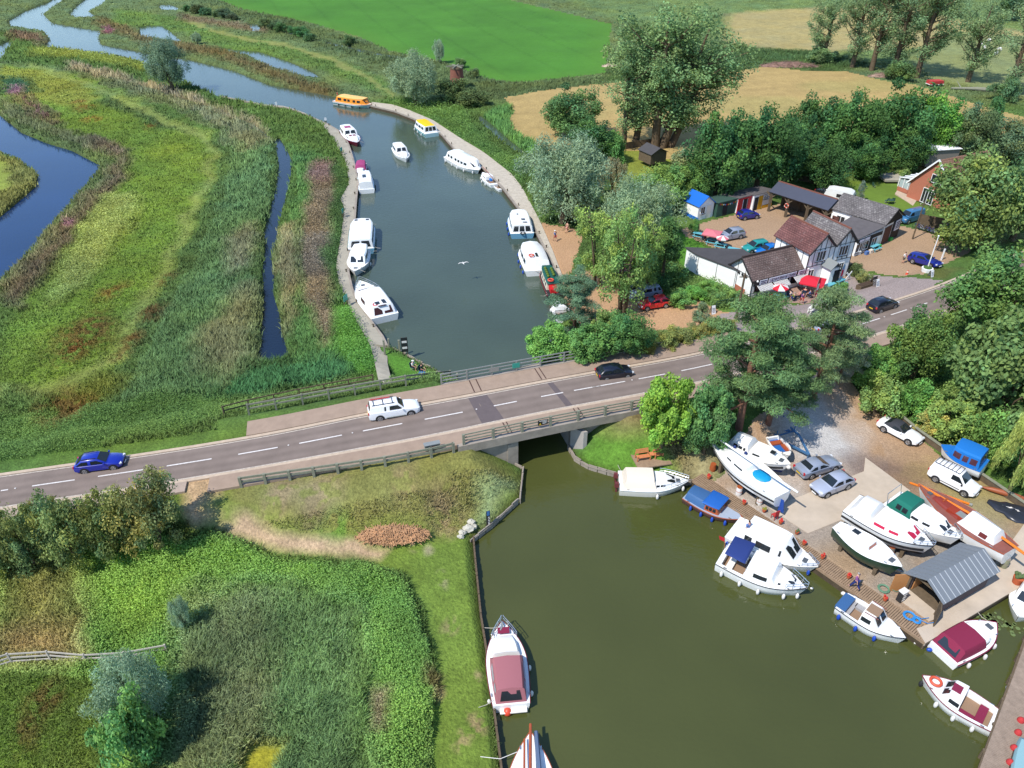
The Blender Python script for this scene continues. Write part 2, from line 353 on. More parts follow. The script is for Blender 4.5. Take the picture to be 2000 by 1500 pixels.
ZONES = [
([(-900, -200), (2900, -200), (2900, 200), (-900, 200)], (112, 132, 78), .3, 2, 3),
([(1000, -40), (2600, -40), (2600, 130), (1700, 120), (1200, 40)], (118, 142, 80), .25, 2, 2),
(PALEF, (186, 170, 112), .1, 1, 2),
([(1850, 60), (2200, 80), (2200, 210), (2000, 190), (1800, 150), (1780, 110)], (150, 158, 100), .2, 1, 2),
([(1180, 118), (1430, 92), (1600, 100), (1700, 125), (1640, 140), (1500, 130), (1400, 140), (1180, 160)], (78, 108, 56), .6, 2, 1.5),
([(380, 0), (430, 0), (600, 45), (760, 100), (880, 125), (990, 165), (1180, 145), (1180, 165), (985, 190), (900, 200), (780, 140), (560, 75)], (98, 118, 68), .6, 2, 1),
([(0, 60), (120, 90), (300, 130), (530, 205), (640, 245), (680, 290), (690, 330), (680, 400), (640, 360), (560, 270), (400, 200), (200, 140), (0, 120)], (92, 124, 54), .7, 2, 1),
(band([(60, 100), (150, 105), (230, 118), (290, 132)], 9), (128, 140, 44), .7, 4, 1),
(band([(20, 66), (75, 72), (88, 84)], 8), (126, 104, 78), .8, 2, 1),
(band([(190, 40), (250, 62), (300, 85), (420, 100), (500, 130), (620, 175), (655, 182)], [8, 10, 10, 8, 9, 10, 8]), (122, 112, 68), .8, 2, 1),
(band([(220, 30), (360, 50), (420, 75), (520, 90), (600, 112), (680, 140), (760, 175)], 14), (106, 138, 62), .4, 2, 1.5),
(band([(365, 40), (420, 60), (480, 76), (560, 88), (650, 118), (720, 150), (765, 190)], 3.5), (150, 156, 84), .1, 1, .6),
(band([(350, 32), (450, 48), (520, 58)], 6), (132, 118, 84), .6, 2, 1),
([(0, 125), (180, 150), (330, 235), (425, 262), (432, 315), (380, 405), (330, 520), (262, 640), (215, 735), (0, 772), (0, 640), (60, 560), (150, 440), (240, 330), (160, 270), (0, 190)], (118, 148, 50), .3, 2, 1.2),
([(0, 130), (100, 140), (200, 185), (160, 215), (60, 190), (0, 170)], (140, 150, 56), .3, 2, 1.2),
([(200, 175), (330, 230), (400, 265), (330, 255), (200, 200)], (84, 112, 62), .7, 2, 1.2), ([(0, 150), (60, 158), (80, 180), (0, 182)], (58, 96, 60), .8, 4, 1),
([(420, 400), (440, 330), (430, 260), (470, 245), (535, 272), (541, 330), (512, 480), (508, 640), (512, 712), (420, 800), (215, 790), (262, 690), (340, 560)], (94, 128, 72), .75, 3, 1),
([(150, 140), (270, 170), (420, 218), (535, 272), (470, 300), (440, 260), (330, 200), (200, 160)], (118, 124, 86), 1., 3, 1),
(band([(130, 128), (230, 150), (350, 186), (450, 222), (520, 255)], 8), (142, 134, 104), 1.2, 3, .8),
([(540, 270), (580, 290), (640, 300), (690, 420), (680, 520), (700, 600), (745, 740), (600, 752), (420, 800), (480, 720), (565, 712), (540, 560), (550, 440), (574, 330)], (86, 128, 62), .75, 3, 1),
([(470, 720), (700, 700), (745, 745), (560, 770), (400, 800)], (68, 122, 70), .9, 3, 1),
([(545, 445), (575, 440), (580, 560), (560, 660), (540, 560)], (138, 134, 94), 1., 3, .8), ([(380, 680), (470, 560), (500, 560), (500, 700), (430, 760)], (124, 128, 84), 1., 3, 1.5),
([(440, 470), (500, 440), (505, 520), (460, 540)], (128, 132, 96), 1., 3, 1.2),
([(612, 318), (650, 318), (656, 385), (640, 450), (655, 560), (650, 640), (640, 680), (615, 660), (590, 560), (585, 470), (600, 400)], (130, 116, 92), 1.1, 4, .8),
([(615, 318), (650, 318), (652, 355), (612, 362)], (138, 112, 102), 1., 4, .6),
([(640, 600), (690, 590), (745, 690), (757, 750), (700, 752), (660, 700)], (88, 138, 46), .9, 4, .8),
([(655, 300), (676, 330), (690, 400), (672, 470), (668, 560), (640, 560), (648, 400)], (72, 102, 48), .9, 4, .7),
(band([(0, 205), (60, 240), (120, 262), (205, 292), (222, 326), (180, 372), (100, 462), (40, 535), (0, 580)], [16, 14, 12, 12, 12, 13, 17, 20, 24]), (112, 122, 78), .9, 3, 1),
(band([(30, 172), (70, 215), (110, 235)], [9, 10, 9]), (136, 108, 92), .9, 2, 1),
(band([(170, 270), (245, 300), (230, 345), (190, 390), (110, 480), (60, 540), (20, 590)], [8, 12, 12, 12, 14, 16, 18]), (130, 116, 92), .9, 2, 1.2),
([(120, 432), (150, 432), (155, 448), (118, 450)], (142, 102, 112), .8, 4, .5), ([(25, 170), (42, 172), (40, 182), (24, 182)], (142, 102, 112), .8, 4, .5), ([(195, 52), (218, 56), (215, 66), (200, 64)], (140, 92, 100), .8, 4, .5),
([(205, 380), (260, 375), (270, 420), (160, 560), (90, 600), (110, 520)], (140, 154, 72), .5, 4, 1.3),
([(330, 250), (400, 262), (420, 320), (350, 330), (270, 300)], (126, 152, 48), .3, 2, 1.5),
(band([(60, 128), (130, 150), (200, 175), (280, 215), (350, 245), (405, 268), (418, 292), (408, 340), (382, 395), (340, 480), (300, 560), (262, 630), (228, 690), (180, 730), (120, 756), (-40, 778)], [5, 6, 6, 7, 7, 8, 9, 9, 9, 10, 11, 12, 13, 13, 12, 12]), (144, 160, 80), .16, 2, .8),
([(100, 770), (215, 740), (250, 740), (190, 800), (60, 830)], (126, 136, 40), .5, 2, 1.2),
(band([(0, 775), (90, 790), (100, 830), (0, 850)], 14), (88, 124, 60), .9, 3, 1.2),
([(-200, 830), (100, 806), (330, 770), (450, 790), (450, 830), (410, 858), (240, 892), (-200, 965)], (92, 124, 52), .7, 4, .8),
([(430, 800), (740, 735), (880, 745), (1010, 722), (900, 775), (700, 800), (450, 835)], (104, 132, 58), .5, 4, .8),
([(757, 690), (800, 700), (862, 735), (870, 748), (770, 765)], (98, 148, 52), .2, 1, .5),
([(710, 215), (820, 240), (900, 300), (985, 345), (1030, 395), (1040, 310), (990, 290), (945, 250), (900, 205), (760, 190)], (92, 126, 52), .8, 4, 1),
([(940, 225), (1000, 200), (1000, 235), (1045, 285), (1050, 300), (1030, 300), (990, 270)], (86, 134, 62), 1.1, 3, .7),
([(-400, 270), (0, 292), (78, 340), (70, 370), (0, 430), (-400, 500)], (124, 128, 62), .5, 3, .6), ([(-300, 320), (0, 312), (24, 335), (20, 365), (0, 375), (-300, 400)], (158, 172, 74), .1, 1, .8),
([(1395, 560), (1440, 600), (1400, 640), (1300, 640), (1290, 560), (1320, 540)], (104, 132, 56), .6, 4, .8),
([(-300, 985), (0, 1000), (380, 950), (460, 945), (480, 950), (440, 1010), (420, 1060), (330, 1070), (-300, 1130)], (104, 126, 52), .4, 2, .8),
([(455, 960), (700, 925), (900, 890), (1005, 910), (1016, 975), (930, 1050), (930, 1110), (965, 1400), (985, 1520), (1000, 1720), (850, 1720), (845, 1250), (800, 1130), (700, 1095), (560, 1085), (440, 1060), (400, 1050), (440, 1000)], (124, 148, 60), .08, 1, .6),
([(475, 965), (700, 925), (895, 897), (960, 915), (1005, 930), (1000, 960), (930, 1020), (870, 1040), (700, 1045), (560, 1040), (440, 1030), (450, 990)], (146, 144, 78), .22, 2, 1.2),
([(430, 1020), (560, 1050), (700, 1055), (760, 1075), (745, 1090), (600, 1080), (450, 1062), (400, 1040), (375, 975), (420, 950), (450, 955)], (206, 176, 140), .05, 0, .5),
([(425, 1000), (455, 1020), (455, 1045), (430, 1050)], (120, 140, 60), .1, 1, .6),
([(940, 960), (1008, 950), (960, 1010), (935, 1015)], (150, 170, 120), .15, 2, .8),
([(-500, 1100), (330, 1068), (440, 1068), (560, 1092), (700, 1102), (790, 1135), (838, 1260), (845, 1400), (860, 1720), (-500, 1720)], (108, 148, 54), .8, 4, .5),
([(0, 1120), (130, 1110), (160, 1200), (120, 1290), (0, 1300)], (158, 160, 84), .45, 2, 1.8), ([(0, 1240), (40, 1225), (130, 1230), (150, 1285), (0, 1300)], (190, 168, 104), .4, 2, 1.2), ([(200, 1160), (370, 1130), (380, 1200), (260, 1270), (200, 1240)], (116, 150, 38), .6, 4, 1.4),
([(400, 1210), (480, 1150), (560, 1150), (640, 1180), (700, 1200), (712, 1300), (720, 1500), (720, 1720), (300, 1720), (360, 1480), (390, 1400), (370, 1280)], (110, 146, 84), .8, 3, 1.2),
([(390, 1400), (460, 1380), (470, 1470), (380, 1480)], (150, 148, 100), .9, 3, 2), ([(395, 1180), (470, 1200), (470, 1330), (400, 1300)], (134, 140, 92), .9, 3, 2),
([(-300, 1310), (100, 1320), (220, 1340), (225, 1420), (200, 1500), (100, 1720), (-300, 1720)], (124, 148, 48), .35, 2, 1.2), ([(-300, 1380), (60, 1340), (70, 1420), (40, 1520), (-300, 1720)], (104, 138, 48), .2, 2, 2),
([(480, 1470), (520, 1452), (560, 1460), (545, 1500), (500, 1600), (460, 1600), (470, 1500)], (172, 166, 52), .05, 0, .5),
([(735, 1345), (765, 1350), (760, 1430), (738, 1420)], (128, 106, 92), .9, 4, .6), ([(830, 1300), (848, 1310), (846, 1340), (826, 1330)], (120, 92, 66), .6, 2, .5),
([(1120, 890), (1240, 830), (1330, 880), (1340, 945), (1207, 925), (1150, 908)], (104, 146, 52), .1, 1, .5), ([(1180, 860), (1250, 825), (1390, 880), (1400, 930), (1330, 930), (1280, 880)], (150, 134, 84), .2, 2, .8),
([(1330, 960), (1330, 925), (1390, 880), (1400, 950), (1420, 990)], (170, 158, 112), .1, 0, .8),
([(1600, 640), (1660, 660), (1900, 580), (2300, 470), (2300, 1000), (1980, 950), (1880, 860), (1700, 760), (1640, 720)], (88, 120, 44), .4, 4, 1),
([(1640, 668), (1760, 636), (1850, 640), (1830, 690), (1700, 700), (1640, 700)], (138, 150, 66), .2, 2, .8),
([(1620, 370), (1720, 345), (1780, 345), (1800, 390), (1770, 430), (1700, 400)], (126, 150, 54), .06, 1, .6), ([(1180, 300), (1320, 270), (1330, 310), (1230, 360), (1180, 345)], (148, 156, 62), .08, 1, .6),
([(2020, 470), (1990, 455), (1900, 440), (1870, 470), (1880, 490), (1980, 490)], (128, 134, 72), .3, 2, .6),
([(1785, 540), (1830, 535), (1870, 540), (1830, 560), (1790, 556)], (112, 120, 60), .2, 2, .5),
]
ZW = [(np.array(PG(p, .6 if h < 1.1 else .6)), np.array(C(*c)), h, k, s) for p, c, h, k, s in ZONES]
SPLATS = [(162, 660, 3.2, (130, 88, 52)), (185, 630, 2.2, (130, 88, 52)), (140, 690, 1.5, (142, 64, 36)), (120, 780, 1.6, (128, 90, 54)), (110, 810, 1.4, (128, 90, 54)), (305, 610, 1.5, (132, 66, 42)), (215, 570, 1.6, (140, 70, 40)), (325, 545, 1.3, (120, 64, 40)), (165, 790, 1.2, (140, 70, 36)),
  (170, 210, 2.2, (150, 84, 36)), (180, 235, 1.8, (150, 80, 36)), (295, 247, 1.4, (144, 70, 36)), (150, 198, 1.4, (156, 90, 40)), (230, 690, 1.2, (128, 90, 54)), (260, 660, 1.1, (136, 66, 38)), (80, 1365, .9, (130, 92, 54)), (95, 1385, .7, (130, 92, 54)), (60, 1440, .8, (130, 92, 54)),
  (915, 1400, .6, (190, 160, 120)), (850, 1350, .4, (190, 160, 120)), (920, 1310, .35, (196, 170, 130)), (870, 1210, .5, (186, 160, 118)), (865, 1130, .4, (196, 178, 140)), (900, 1440, .5, (190, 160, 120)), (845, 1075, .4, (200, 180, 150)), (940, 1410, .6, (190, 156, 120)), (815, 1065, .5, (190, 165, 130)), (570, 985, 1.2, (172, 140, 110)), (640, 995, 1.6, (170, 142, 112)), (870, 1010, 1.4, (168, 140, 108)), (540, 1015, 1., (170, 144, 110)), (800, 980, 1.2, (160, 136, 96)),
  (670, 1035, 1.1, (92, 146, 50)), (285, 1180, 1.5, (128, 158, 40)), (330, 1160, 1.6, (128, 160, 40))]
SW = [(*at(a, b, .6).xy, r, np.array(C(*c))) for a, b, r, c in SPLATS]
def paint(x, y):
 """sunlit base colour, plant height, plant kind"""
 wx = x + 2.2 * (fbm(x / 4 + 3, y / 4, 3) - .5) * np.minimum(1.6, .6 + y / 150); wy = y + 2.2 * (fbm(x / 4 - 7, y / 4 + 5, 3) - .5) * np.minimum(2, .6 + y / 150)
 col = np.tile(np.array(C(98, 128, 58)), (len(x), 1)); h = np.full(len(x), .3); k = np.full(len(x), 2)
 for P, c, hh, kk, s in ZW:
  lo = P.min(0) - s; hi = P.max(0) + s
  i = np.nonzero((wx > lo[0]) & (wx < hi[0]) & (wy > lo[1]) & (wy < hi[1]))[0]
  if not len(i): continue
  ins = inpoly(wx[i], wy[i], P); d = segdist(wx[i], wy[i], P, True, s); w = np.where(ins, .5 + .5 * d / s, .5 - .5 * d / s)
  col[i] = col[i] * (1 - w[:, None]) + c * w[:, None]; b = w > .5; k[i[b]] = kk; h[i] = h[i] * (1 - w) + hh * w
 for sx, sy, r, c in SW:
  i = np.nonzero((abs(wx - sx) < r * 1.6) & (abs(wy - sy) < r * 2))[0]
  if len(i):
   w = np.clip(1.4 - np.hypot(wx[i] - sx, (wy[i] - sy) * .7) / r, 0, 1) * np.clip((fbm(x[i] * 1.6, y[i] * 1.6, 3) - .38) * 6, 0, .6)
   col[i] = col[i] * (1 - w[:, None]) + c * w[:, None]
 n = fbm(x / 3., y / 3., 4); n2 = fbm(x / 14 + 50, y / 14, 3)
 mow = np.where(k <= 1, .45, 1.)
 col = col * (1 + mow * (.55 * (n - .5) + .4 * (n2 - .5)))[:, None]
 yel = (fbm(x / 6 + 90, y / 6, 3) - .5) * mow; col = col * np.stack([1 + .4 * yel, 1 + .12 * yel, 1 - .5 * yel], 1)
 return np.clip(col, .004, .9), h, k
# ---------------------------------------------------------------- the ground as one sheet, cut into its surfaces
SURF = [  # name, outline px, colour, height of land, material settings
('green_field', GREENF, (84, 142, 46)), ('stubble_field', STUBBLE, (196, 168, 108)),
('gravel_yard', [(1395, 950), (1420, 905), (1470, 840), (1560, 790), (1600, 745), (1650, 760), (1710, 800), (1790, 850), (1850, 900), (1960, 960), (2060, 1010), (2060, 1110), (2000, 1142), (1810, 1256), (1600, 1112)], (196, 160, 124)),
('car_park', [(1040, 430), (1095, 440), (1140, 450), (1130, 490), (1110, 540), (1160, 520), (1210, 560), (1290, 575), (1350, 590), (1400, 612), (1440, 622), (1425, 640), (1330, 650), (1230, 640), (1130, 620), (1100, 600), (1085, 530), (1060, 480)], (208, 166, 126)),
('gravel_court', [(1330, 450), (1372, 436), (1440, 418), (1520, 398), (1560, 390), (1650, 420), (1750, 440), (1800, 450), (1900, 485), (1880, 500), (1800, 545), (1700, 530), (1600, 560), (1520, 500), (1440, 490), (1400, 486), (1340, 462)], (194, 162, 130)),
('forecourt', [(1385, 614), (1478, 592), (1590, 590), (1612, 560), (1664, 530), (1690, 527), (1755, 537), (1790, 545), (1840, 550), (1818, 568), (1700, 606), (1646, 622), (1560, 648), (1500, 664), (1440, 664), (1420, 645)], (176, 160, 154)),
('shop_terrace', [(1470, 591), (1482, 576), (1594, 530), (1612, 541), (1645, 552), (1612, 566), (1592, 594)], (190, 156, 140)),
('lawn', [(1318, 452), (1345, 462), (1400, 495), (1412, 510), (1360, 530), (1330, 520), (1300, 470)], (96, 150, 50)),
('garden_lawn', [(1640, 392), (1680, 355), (1760, 345), (1775, 375), (1800, 400), (1800, 425), (1760, 425), (1700, 400)], (118, 146, 56)),
]
SURF.sort(key=lambda q: q[0] not in ('forecourt', 'shop_terrace'))
TOWW, TOWL = [(430, 188), (521, 207), (560, 210), (600, 224), (639, 241), (664, 256), (681, 280), (691, 312), (700, 354), (696, 397), (694, 427), (683, 496), (681, 529), (691, 573), (715, 612), (748, 656), (757, 675)], [(428, 186), (519, 204), (558, 207), (597, 221), (628, 241), (645, 262), (658, 283), (676, 316), (682, 358), (664, 390), (673, 402), (668, 448), (656, 520), (665, 568), (690, 616), (713, 655), (722, 672)]
GQW, GQL = [(723, 206), (770, 217), (809, 232), (861, 261), (887, 291), (939, 324), (981, 366), (1011, 405), (1041, 441), (1068, 495), (1092, 546)], [(726, 199), (768, 204), (800, 215), (845, 234), (900, 270), (945, 297), (999, 339), (1020, 366), (1055, 432), (1080, 490), (1101, 545)]
QPOLY = [PG(TOWW + TOWL[::-1], .66), PG(GQW + GQL[::-1], .66), PG([(722, 668), (757, 668), (757, 712), (766, 754), (741, 754), (730, 700)], .66)]
SURFW = [(n, PG(p, 1.6 if n == 'forecourt' else 1.2 if n in ('shop_terrace', 'gravel_court', 'lawn', 'garden_lawn') else .7), C(*c)) for n, p, c in SURF]
def build_ground():
 pys = np.concatenate([np.arange(1780, 60, -2.6), 60 - 2.9 * np.arange(0, 60), np.array([-125, -150, -175, -195, -210, -222, -232])])
 yc = -(pys - 750) / FPX; rows = np.array([(CS + q * SN) * ((.5 - CAMH) / (-SN + q * CS)) for q in yc])
 us = np.linspace(-1.45, 1.45, 860); dep = rows * CS + CAMH * SN
 X = us[None, :] * dep[:, None] * (1000 / FPX); Y = np.repeat(rows[:, None], len(us), 1)
 nr, nc = X.shape; x, y = X.ravel(), Y.ravel(); z = height(x, y); col, h, k = paint(x, y)
 for P in QPOLY: z = np.where(inpoly(x, y, P), np.minimum(z, .45 if P is not QPOLY[2] else z - .05), z)
 flat = inpoly(x, y, YARD_LV) | inpoly(x, y, SHOP_LV) | (road_info(x, y)[0] < 6.5) | inpoly(x, y, PG([(1030, 420), (1150, 430), (1150, 520), (1480, 590), (1440, 660), (1100, 660)], .7))
 for P in QPOLY: flat |= inpoly(x, y, P)
 z = z + np.where((z > .15) & (k >= 2) & ~flat, h * .35 * fbm(x * 1.3, y * 1.3, 3), 0) * np.clip(90 / y, 0, 1)
 w = water_sd(x, y, 2.); wet = np.clip(1 - w / .5, 0, 1)[:, None] * .6; col = col * (1 - wet) + np.array(C(58, 52, 30)) * wet
 idx = np.arange(nr * nc).reshape(nr, nc); F = np.stack([idx[:-1, :-1], idx[:-1, 1:], idx[1:, 1:], idx[1:, :-1]], -1).reshape(-1, 4)
 cx = x[F].mean(1); cy = y[F].mean(1); wx = cx + .5 * (fbm(cx * .9, cy * .9, 2) - .5); wy = cy + .9 * (fbm(cx * .9 + 9, cy * .9, 2) - .5)
 own = np.full(len(F), -1); dR, _ = road_info(cx, cy)
 for i, (n, P, c) in enumerate(SURFW): own[inpoly(wx, wy, P) & (own < 0)] = i
 V = np.stack([x, y, z], 1)
 def part(name, sel, colr, m):
  f = F[sel]; u, inv = np.unique(f, return_inverse=True)
  o = link(name, np_mesh(name, V[u], inv.reshape(-1, 4), colr[u], [m], smooth=True)); o['kind'] = 'structure'; return o
 gm = attr_mat('ground_soil', .95, ((.6, .22), (4., .38)), bump=.8)
 part('ground', own < 0, col, gm)
 rr = dict(x=x, y=y)
 for i, (n, P, c) in enumerate(SURFW):
  cc = np.tile(np.array(c), (len(x), 1)); a = fbm(x / 2.2, y / 2.2, 4) - .5; b = fbm(x / 11, y / 11, 3) - .5
  if n == 'green_field':
   tr = np.abs((x * .94 + y * .34) % 14 - 7) < .5; cc = cc * (1 + .14 * a + .4 * b - .12 * tr)[:, None]; dd = segdist(x, y, P, True, 9.); e = np.clip(1 - dd / 9, 0, 1)[:, None] * .5; cc = cc * (1 - e) + np.array(C(100, 150, 48)) * e
  elif n == 'stubble_field':
   q = (x * .35 - y * .94); row = .5 + .5 * np.sin(q * 1.1 + 3 * fbm(x / 12, y / 12, 2)); cc = cc * (1 + .16 * a + .16 * b + .07 * (row - .5))[:, None]
   g = np.clip((fbm(x / 18 + 4, y / 18, 3) - .52) * 5, 0, 1)[:, None] * .35; cc = cc * (1 - g) + np.array(C(168, 168, 100)) * g
  elif n == 'gravel_yard':
   wpx, wpy = at(1590, 850, .7).xy; g = np.exp(-(((x - wpx) / 3.4) ** 2 + ((y - wpy) / 5.2) ** 2)); g = np.clip(g * 1.3 + (a) * .8 * (g > .08), 0, 1)[:, None]
   cc = cc * (1 - g) + np.array(C(214, 210, 206)) * g
   for q, rx, ry, tgt, am in ((at(1500, 980, .7), 5, 4, (206, 196, 184), .8), (at(1680, 1090, .7), 5.5, 4.5, (176, 166, 154), .9), (at(1850, 1040, .7), 5, 5, (170, 160, 148), .6), (at(1640, 1100, .7), 2, 2, (188, 150, 104), .7), (at(1880, 960, .7), 3, 3, (176, 160, 96), .7), (at(1760, 940, .7), 3, 2, (120, 84, 62), .5), (at(1690, 905, .7), 2., 1.4, (120, 100, 92), .6), (at(1930, 985, .7), 4, 3, (170, 156, 96), .7), (at(1780, 1040, .7), 9, 3, (168, 158, 146), .5), (at(1760, 1235, .7), 2.5, 2.5, (160, 128, 94), .5)):
    g = np.exp(-(((x - q.x) / rx) ** 2 + ((y - q.y) / ry) ** 2)); g = np.clip(g * 1.3 + a * 1.2 * (g > .1), 0, 1)[:, None] * am; cc = cc * (1 - g) + np.array(C(*tgt)) * g
   cc = cc * (1 + .22 * a + .16 * b)[:, None]
  else: cc = cc * (1 + .16 * a + .14 * b)[:, None]
  gr = n in ('gravel_yard', 'car_park', 'gravel_court', 'forecourt', 'shop_terrace')
  m = attr_mat('gravel' if gr else 'mown_turf' if 'lawn' in n or n == 'green_field' else 'stubble', .95, ((5., .2), (16., .38)) if gr else ((1., .08), (7., .14)) if n != 'stubble_field' else ((.5, .12), (3., .28)), bump=.5 if gr else .2)
  part(n, own == i, np.clip(cc, .01, .9), m)
build_ground()
# ---------------------------------------------------------------- water
def water_mat(name, col, rough, bs, wav=.05):
 m = bpy.data.materials.new(name); m.use_nodes = True; t = m.node_tree; N = t.nodes; L = t.links; b = N['Principled BSDF']
 b.inputs['Base Color'].default_value = (*col, 1); b.inputs['Roughness'].default_value = rough; b.inputs['IOR'].default_value = 1.45; b.inputs['Specular IOR Level'].default_value = .5
 tc = N.new('ShaderNodeTexCoord'); mp = N.new('ShaderNodeMapping'); mp.inputs['Scale'].default_value = (1, 1.7, 1); mp.inputs['Rotation'].default_value = (0, 0, .3); L.new(tc.outputs['Object'], mp.inputs[0])
 n = N.new('ShaderNodeTexNoise'); n.inputs['Scale'].default_value = bs; n.inputs['Detail'].default_value = 3; n.inputs['Distortion'].default_value = .6; L.new(mp.outputs[0], n.inputs['Vector'])
 bp = N.new('ShaderNodeBump'); bp.inputs['Strength'].default_value = 1.; bp.inputs['Distance'].default_value = wav; L.new(n.outputs[0], bp.inputs['Height']); L.new(bp.outputs[0], b.inputs['Normal'])
 n2 = N.new('ShaderNodeTexNoise'); n2.inputs['Scale'].default_value = .06; n2.inputs['Detail'].default_value = 3; L.new(tc.outputs['Object'], n2.inputs['Vector'])
 mr = N.new('ShaderNodeMapRange'); mr.inputs[1].default_value = .3; mr.inputs[2].default_value = .7; mr.inputs[3].default_value = .85; mr.inputs[4].default_value = 1.15; L.new(n2.outputs[0], mr.inputs[0])
 mx = N.new('ShaderNodeMix'); mx.data_type = 'RGBA'; mx.blend_type = 'MULTIPLY'; mx.inputs[0].default_value = 1; mx.inputs[6].default_value = (*col, 1); L.new(mr.outputs[0], mx.inputs[7]); L.new(mx.outputs[2], b.inputs['Base Color'])
 return m
def water_sheet(name, poly, z, m):
 o = MB().poly([(a, b, z) for a, b in poly]).build(name, m); o['kind'] = 'structure'; return o
bl, br = at(560, 745, 0), at(1400, 600, 0)
cut = [A0 + RPER * 6 - RDIR * 60, A1 + RPER * 6 + RDIR * 60]
water_sheet('basin_water', [(-900, 4), (900, 4), (900, cut[1].y + (900 - cut[1].x) * RDIR.y / RDIR.x), (-900, cut[0].y - (900 + cut[0].x) * RDIR.y / RDIR.x)], 0, water_mat('basin_water', C(87, 92, 48, .62), .05, 1.9, .017))
water_sheet('river_water', [(-900, cut[0].y - (900 + cut[0].x) * RDIR.y / RDIR.x), (900, cut[1].y + (900 - cut[1].x) * RDIR.y / RDIR.x), (900, 1800), (-900, 1800)], 0, water_mat('river_water', C(78, 92, 78, .7), .05, 1.9, .02))
bw = water_mat('sky_blue_water', C(26, 58, 104, .6), .04, 2.5, .010); dw = water_mat('ditch_water', C(24, 40, 62, .6), .05, 2.5, .014)  # lagoon: blue of the reflected sky is put into the base colour
lg = PG([(-900, 60), (-60, 160), (42, 235), (140, 275), (235, 320), (170, 400), (70, 510), (0, 590), (-200, 760), (-900, 1000)], 0)
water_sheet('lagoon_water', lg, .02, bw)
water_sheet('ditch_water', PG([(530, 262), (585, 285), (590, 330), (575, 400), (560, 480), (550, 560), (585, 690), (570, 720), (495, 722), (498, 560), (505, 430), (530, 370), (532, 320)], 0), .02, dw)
# ================================================================ roads, quays, bridge
M_ASPH = mat('asphalt', C(152, 136, 126, .58), .9, .2, noise=.17, nscale=.5, bump=.15, bscale=40)
M_PATCH = mat('asphalt_patch', C(124, 112, 112, .57), .9, .2, noise=.1, nscale=2)
M_FOOT = mat('red_footway', C(182, 158, 138, .64), .9, .2, noise=.14, nscale=1.1, bump=.1)
M_PAINT = mat('road_paint', C(235, 228, 222, .7), .7, noise=.3, nscale=7)
M_KERB = mat('kerb_stone', C(214, 192, 168, .66), .85, .2, noise=.18, nscale=2.5)
M_CONC = mat('weathered_concrete', C(178, 166, 152, .62), .9, .2, noise=.28, nscale=.9, bump=.2, bscale=8)
M_CONC2 = mat('pale_concrete', C(222, 204, 182, .62), .9, .2, noise=.14, nscale=.6, bump=.1)
M_QUAY = mat('grey_path', C(190, 182, 164, .62), .95, .15, noise=.16, nscale=.8, bump=.2)
M_GRAV = mat('pale_gravel', C(216, 204, 184, .62), .95, .15, noise=.2, nscale=1.6, bump=.4)
M_PILE = mat('quay_piling', C(96, 84, 68), .95, .15, noise=.35, nscale=1.5)
M_TIMB = mat('grey_timber', C(158, 158, 138, .62), .85, .2, noise=.22, nscale=4)
M_DECK = mat('deck_timber', C(178, 150, 122, .6), .85, .2, noise=.25, nscale=3)
M_WEATH = mat('old_timber', C(120, 104, 84), .9, .2, noise=.3, nscale=4)
def offs(P, d):
 """line moved sideways (plan) by d; + is away from the camera side"""
 out = []
 for i, p in enumerate(P):
  t = P[min(i + 1, len(P) - 1)] - P[max(i - 1, 0)]; t.z = 0; t.normalize(); out.append(Vector((p.x - t.y * d, p.y + t.x * d, p.z)))
 return out
def ribbon(name, A, B, dz, m, thick=.25, kind='structure'):
 b = MB(); up = Vector((0, 0, dz)); dn = Vector((0, 0, dz - thick))
 b.loft([[a + up, c + up, c + dn, a + dn] for a, c in zip(A, B)]); o = b.build(name, m)
 if kind: o['kind'] = kind
 return o
def cut_x(P, x0, x1):
 """part of a line between two photo columns"""
 q = [p for p in P if x0 <= unproj(p)[0] <= x1]; return q
def along(P, s):
 for a, b in zip(P, P[1:]):
  L = (b - a).length
  if s <= L: return a.lerp(b, s / L), (b - a).normalized()
  s -= L
 return P[-1].copy(), (P[-1] - P[-2]).normalized()
def plen(P): return sum((b - a).length for a, b in zip(P, P[1:]))
ro = ribbon('road', RF, RN, 0, M_ASPH, .5)
av = ro.data.attributes.new('across', 'FLOAT', 'POINT'); av.data.foreach_set('value', [0. if i % 4 in (0, 3) else 1. for i in range(len(ro.data.vertices))])
def tracks():
 t = M_ASPH.node_tree; N, L = t.nodes, t.links; b = N['Principled BSDF']; src = b.inputs['Base Color'].links[0].from_socket; a = N.new('ShaderNodeAttribute'); a.attribute_name = 'across'; nz = N.new('ShaderNodeTexNoise'); nz.inputs['Scale'].default_value = .35; tc = N.new('ShaderNodeTexCoord'); L.new(tc.outputs['Object'], nz.inputs['Vector'])
 def M(op, x, y):
  m = N.new('ShaderNodeMath'); m.operation = op
  for i, q in enumerate((x, y)):
   if q is None: continue
   if isinstance(q, float): m.inputs[i].default_value = q
   else: L.new(q, m.inputs[i])
  return m.outputs[0]
 c = M('COSINE', M('MULTIPLY', M('ADD', a.outputs['Fac'], M('MULTIPLY', nz.outputs[0], .04)), 25.13), None); k = M('ADD', M('MULTIPLY', M('MULTIPLY', c, -.14), nz.outputs[0]), 1.); mx = N.new('ShaderNodeMix'); mx.data_type = 'RGBA'; mx.blend_type = 'MULTIPLY'; mx.inputs[0].default_value = 1; L.new(src, mx.inputs[6]); L.new(k, mx.inputs[7]); L.new(mx.outputs[2], b.inputs['Base Color'])
tracks()
fk = ribbon('kerb', offs(RF, .02), offs(RF, .34), .05, M_KERB, .3); nk = ribbon('kerb', offs(RN, -.34), offs(RN, -.02), .05, M_KERB, .3)
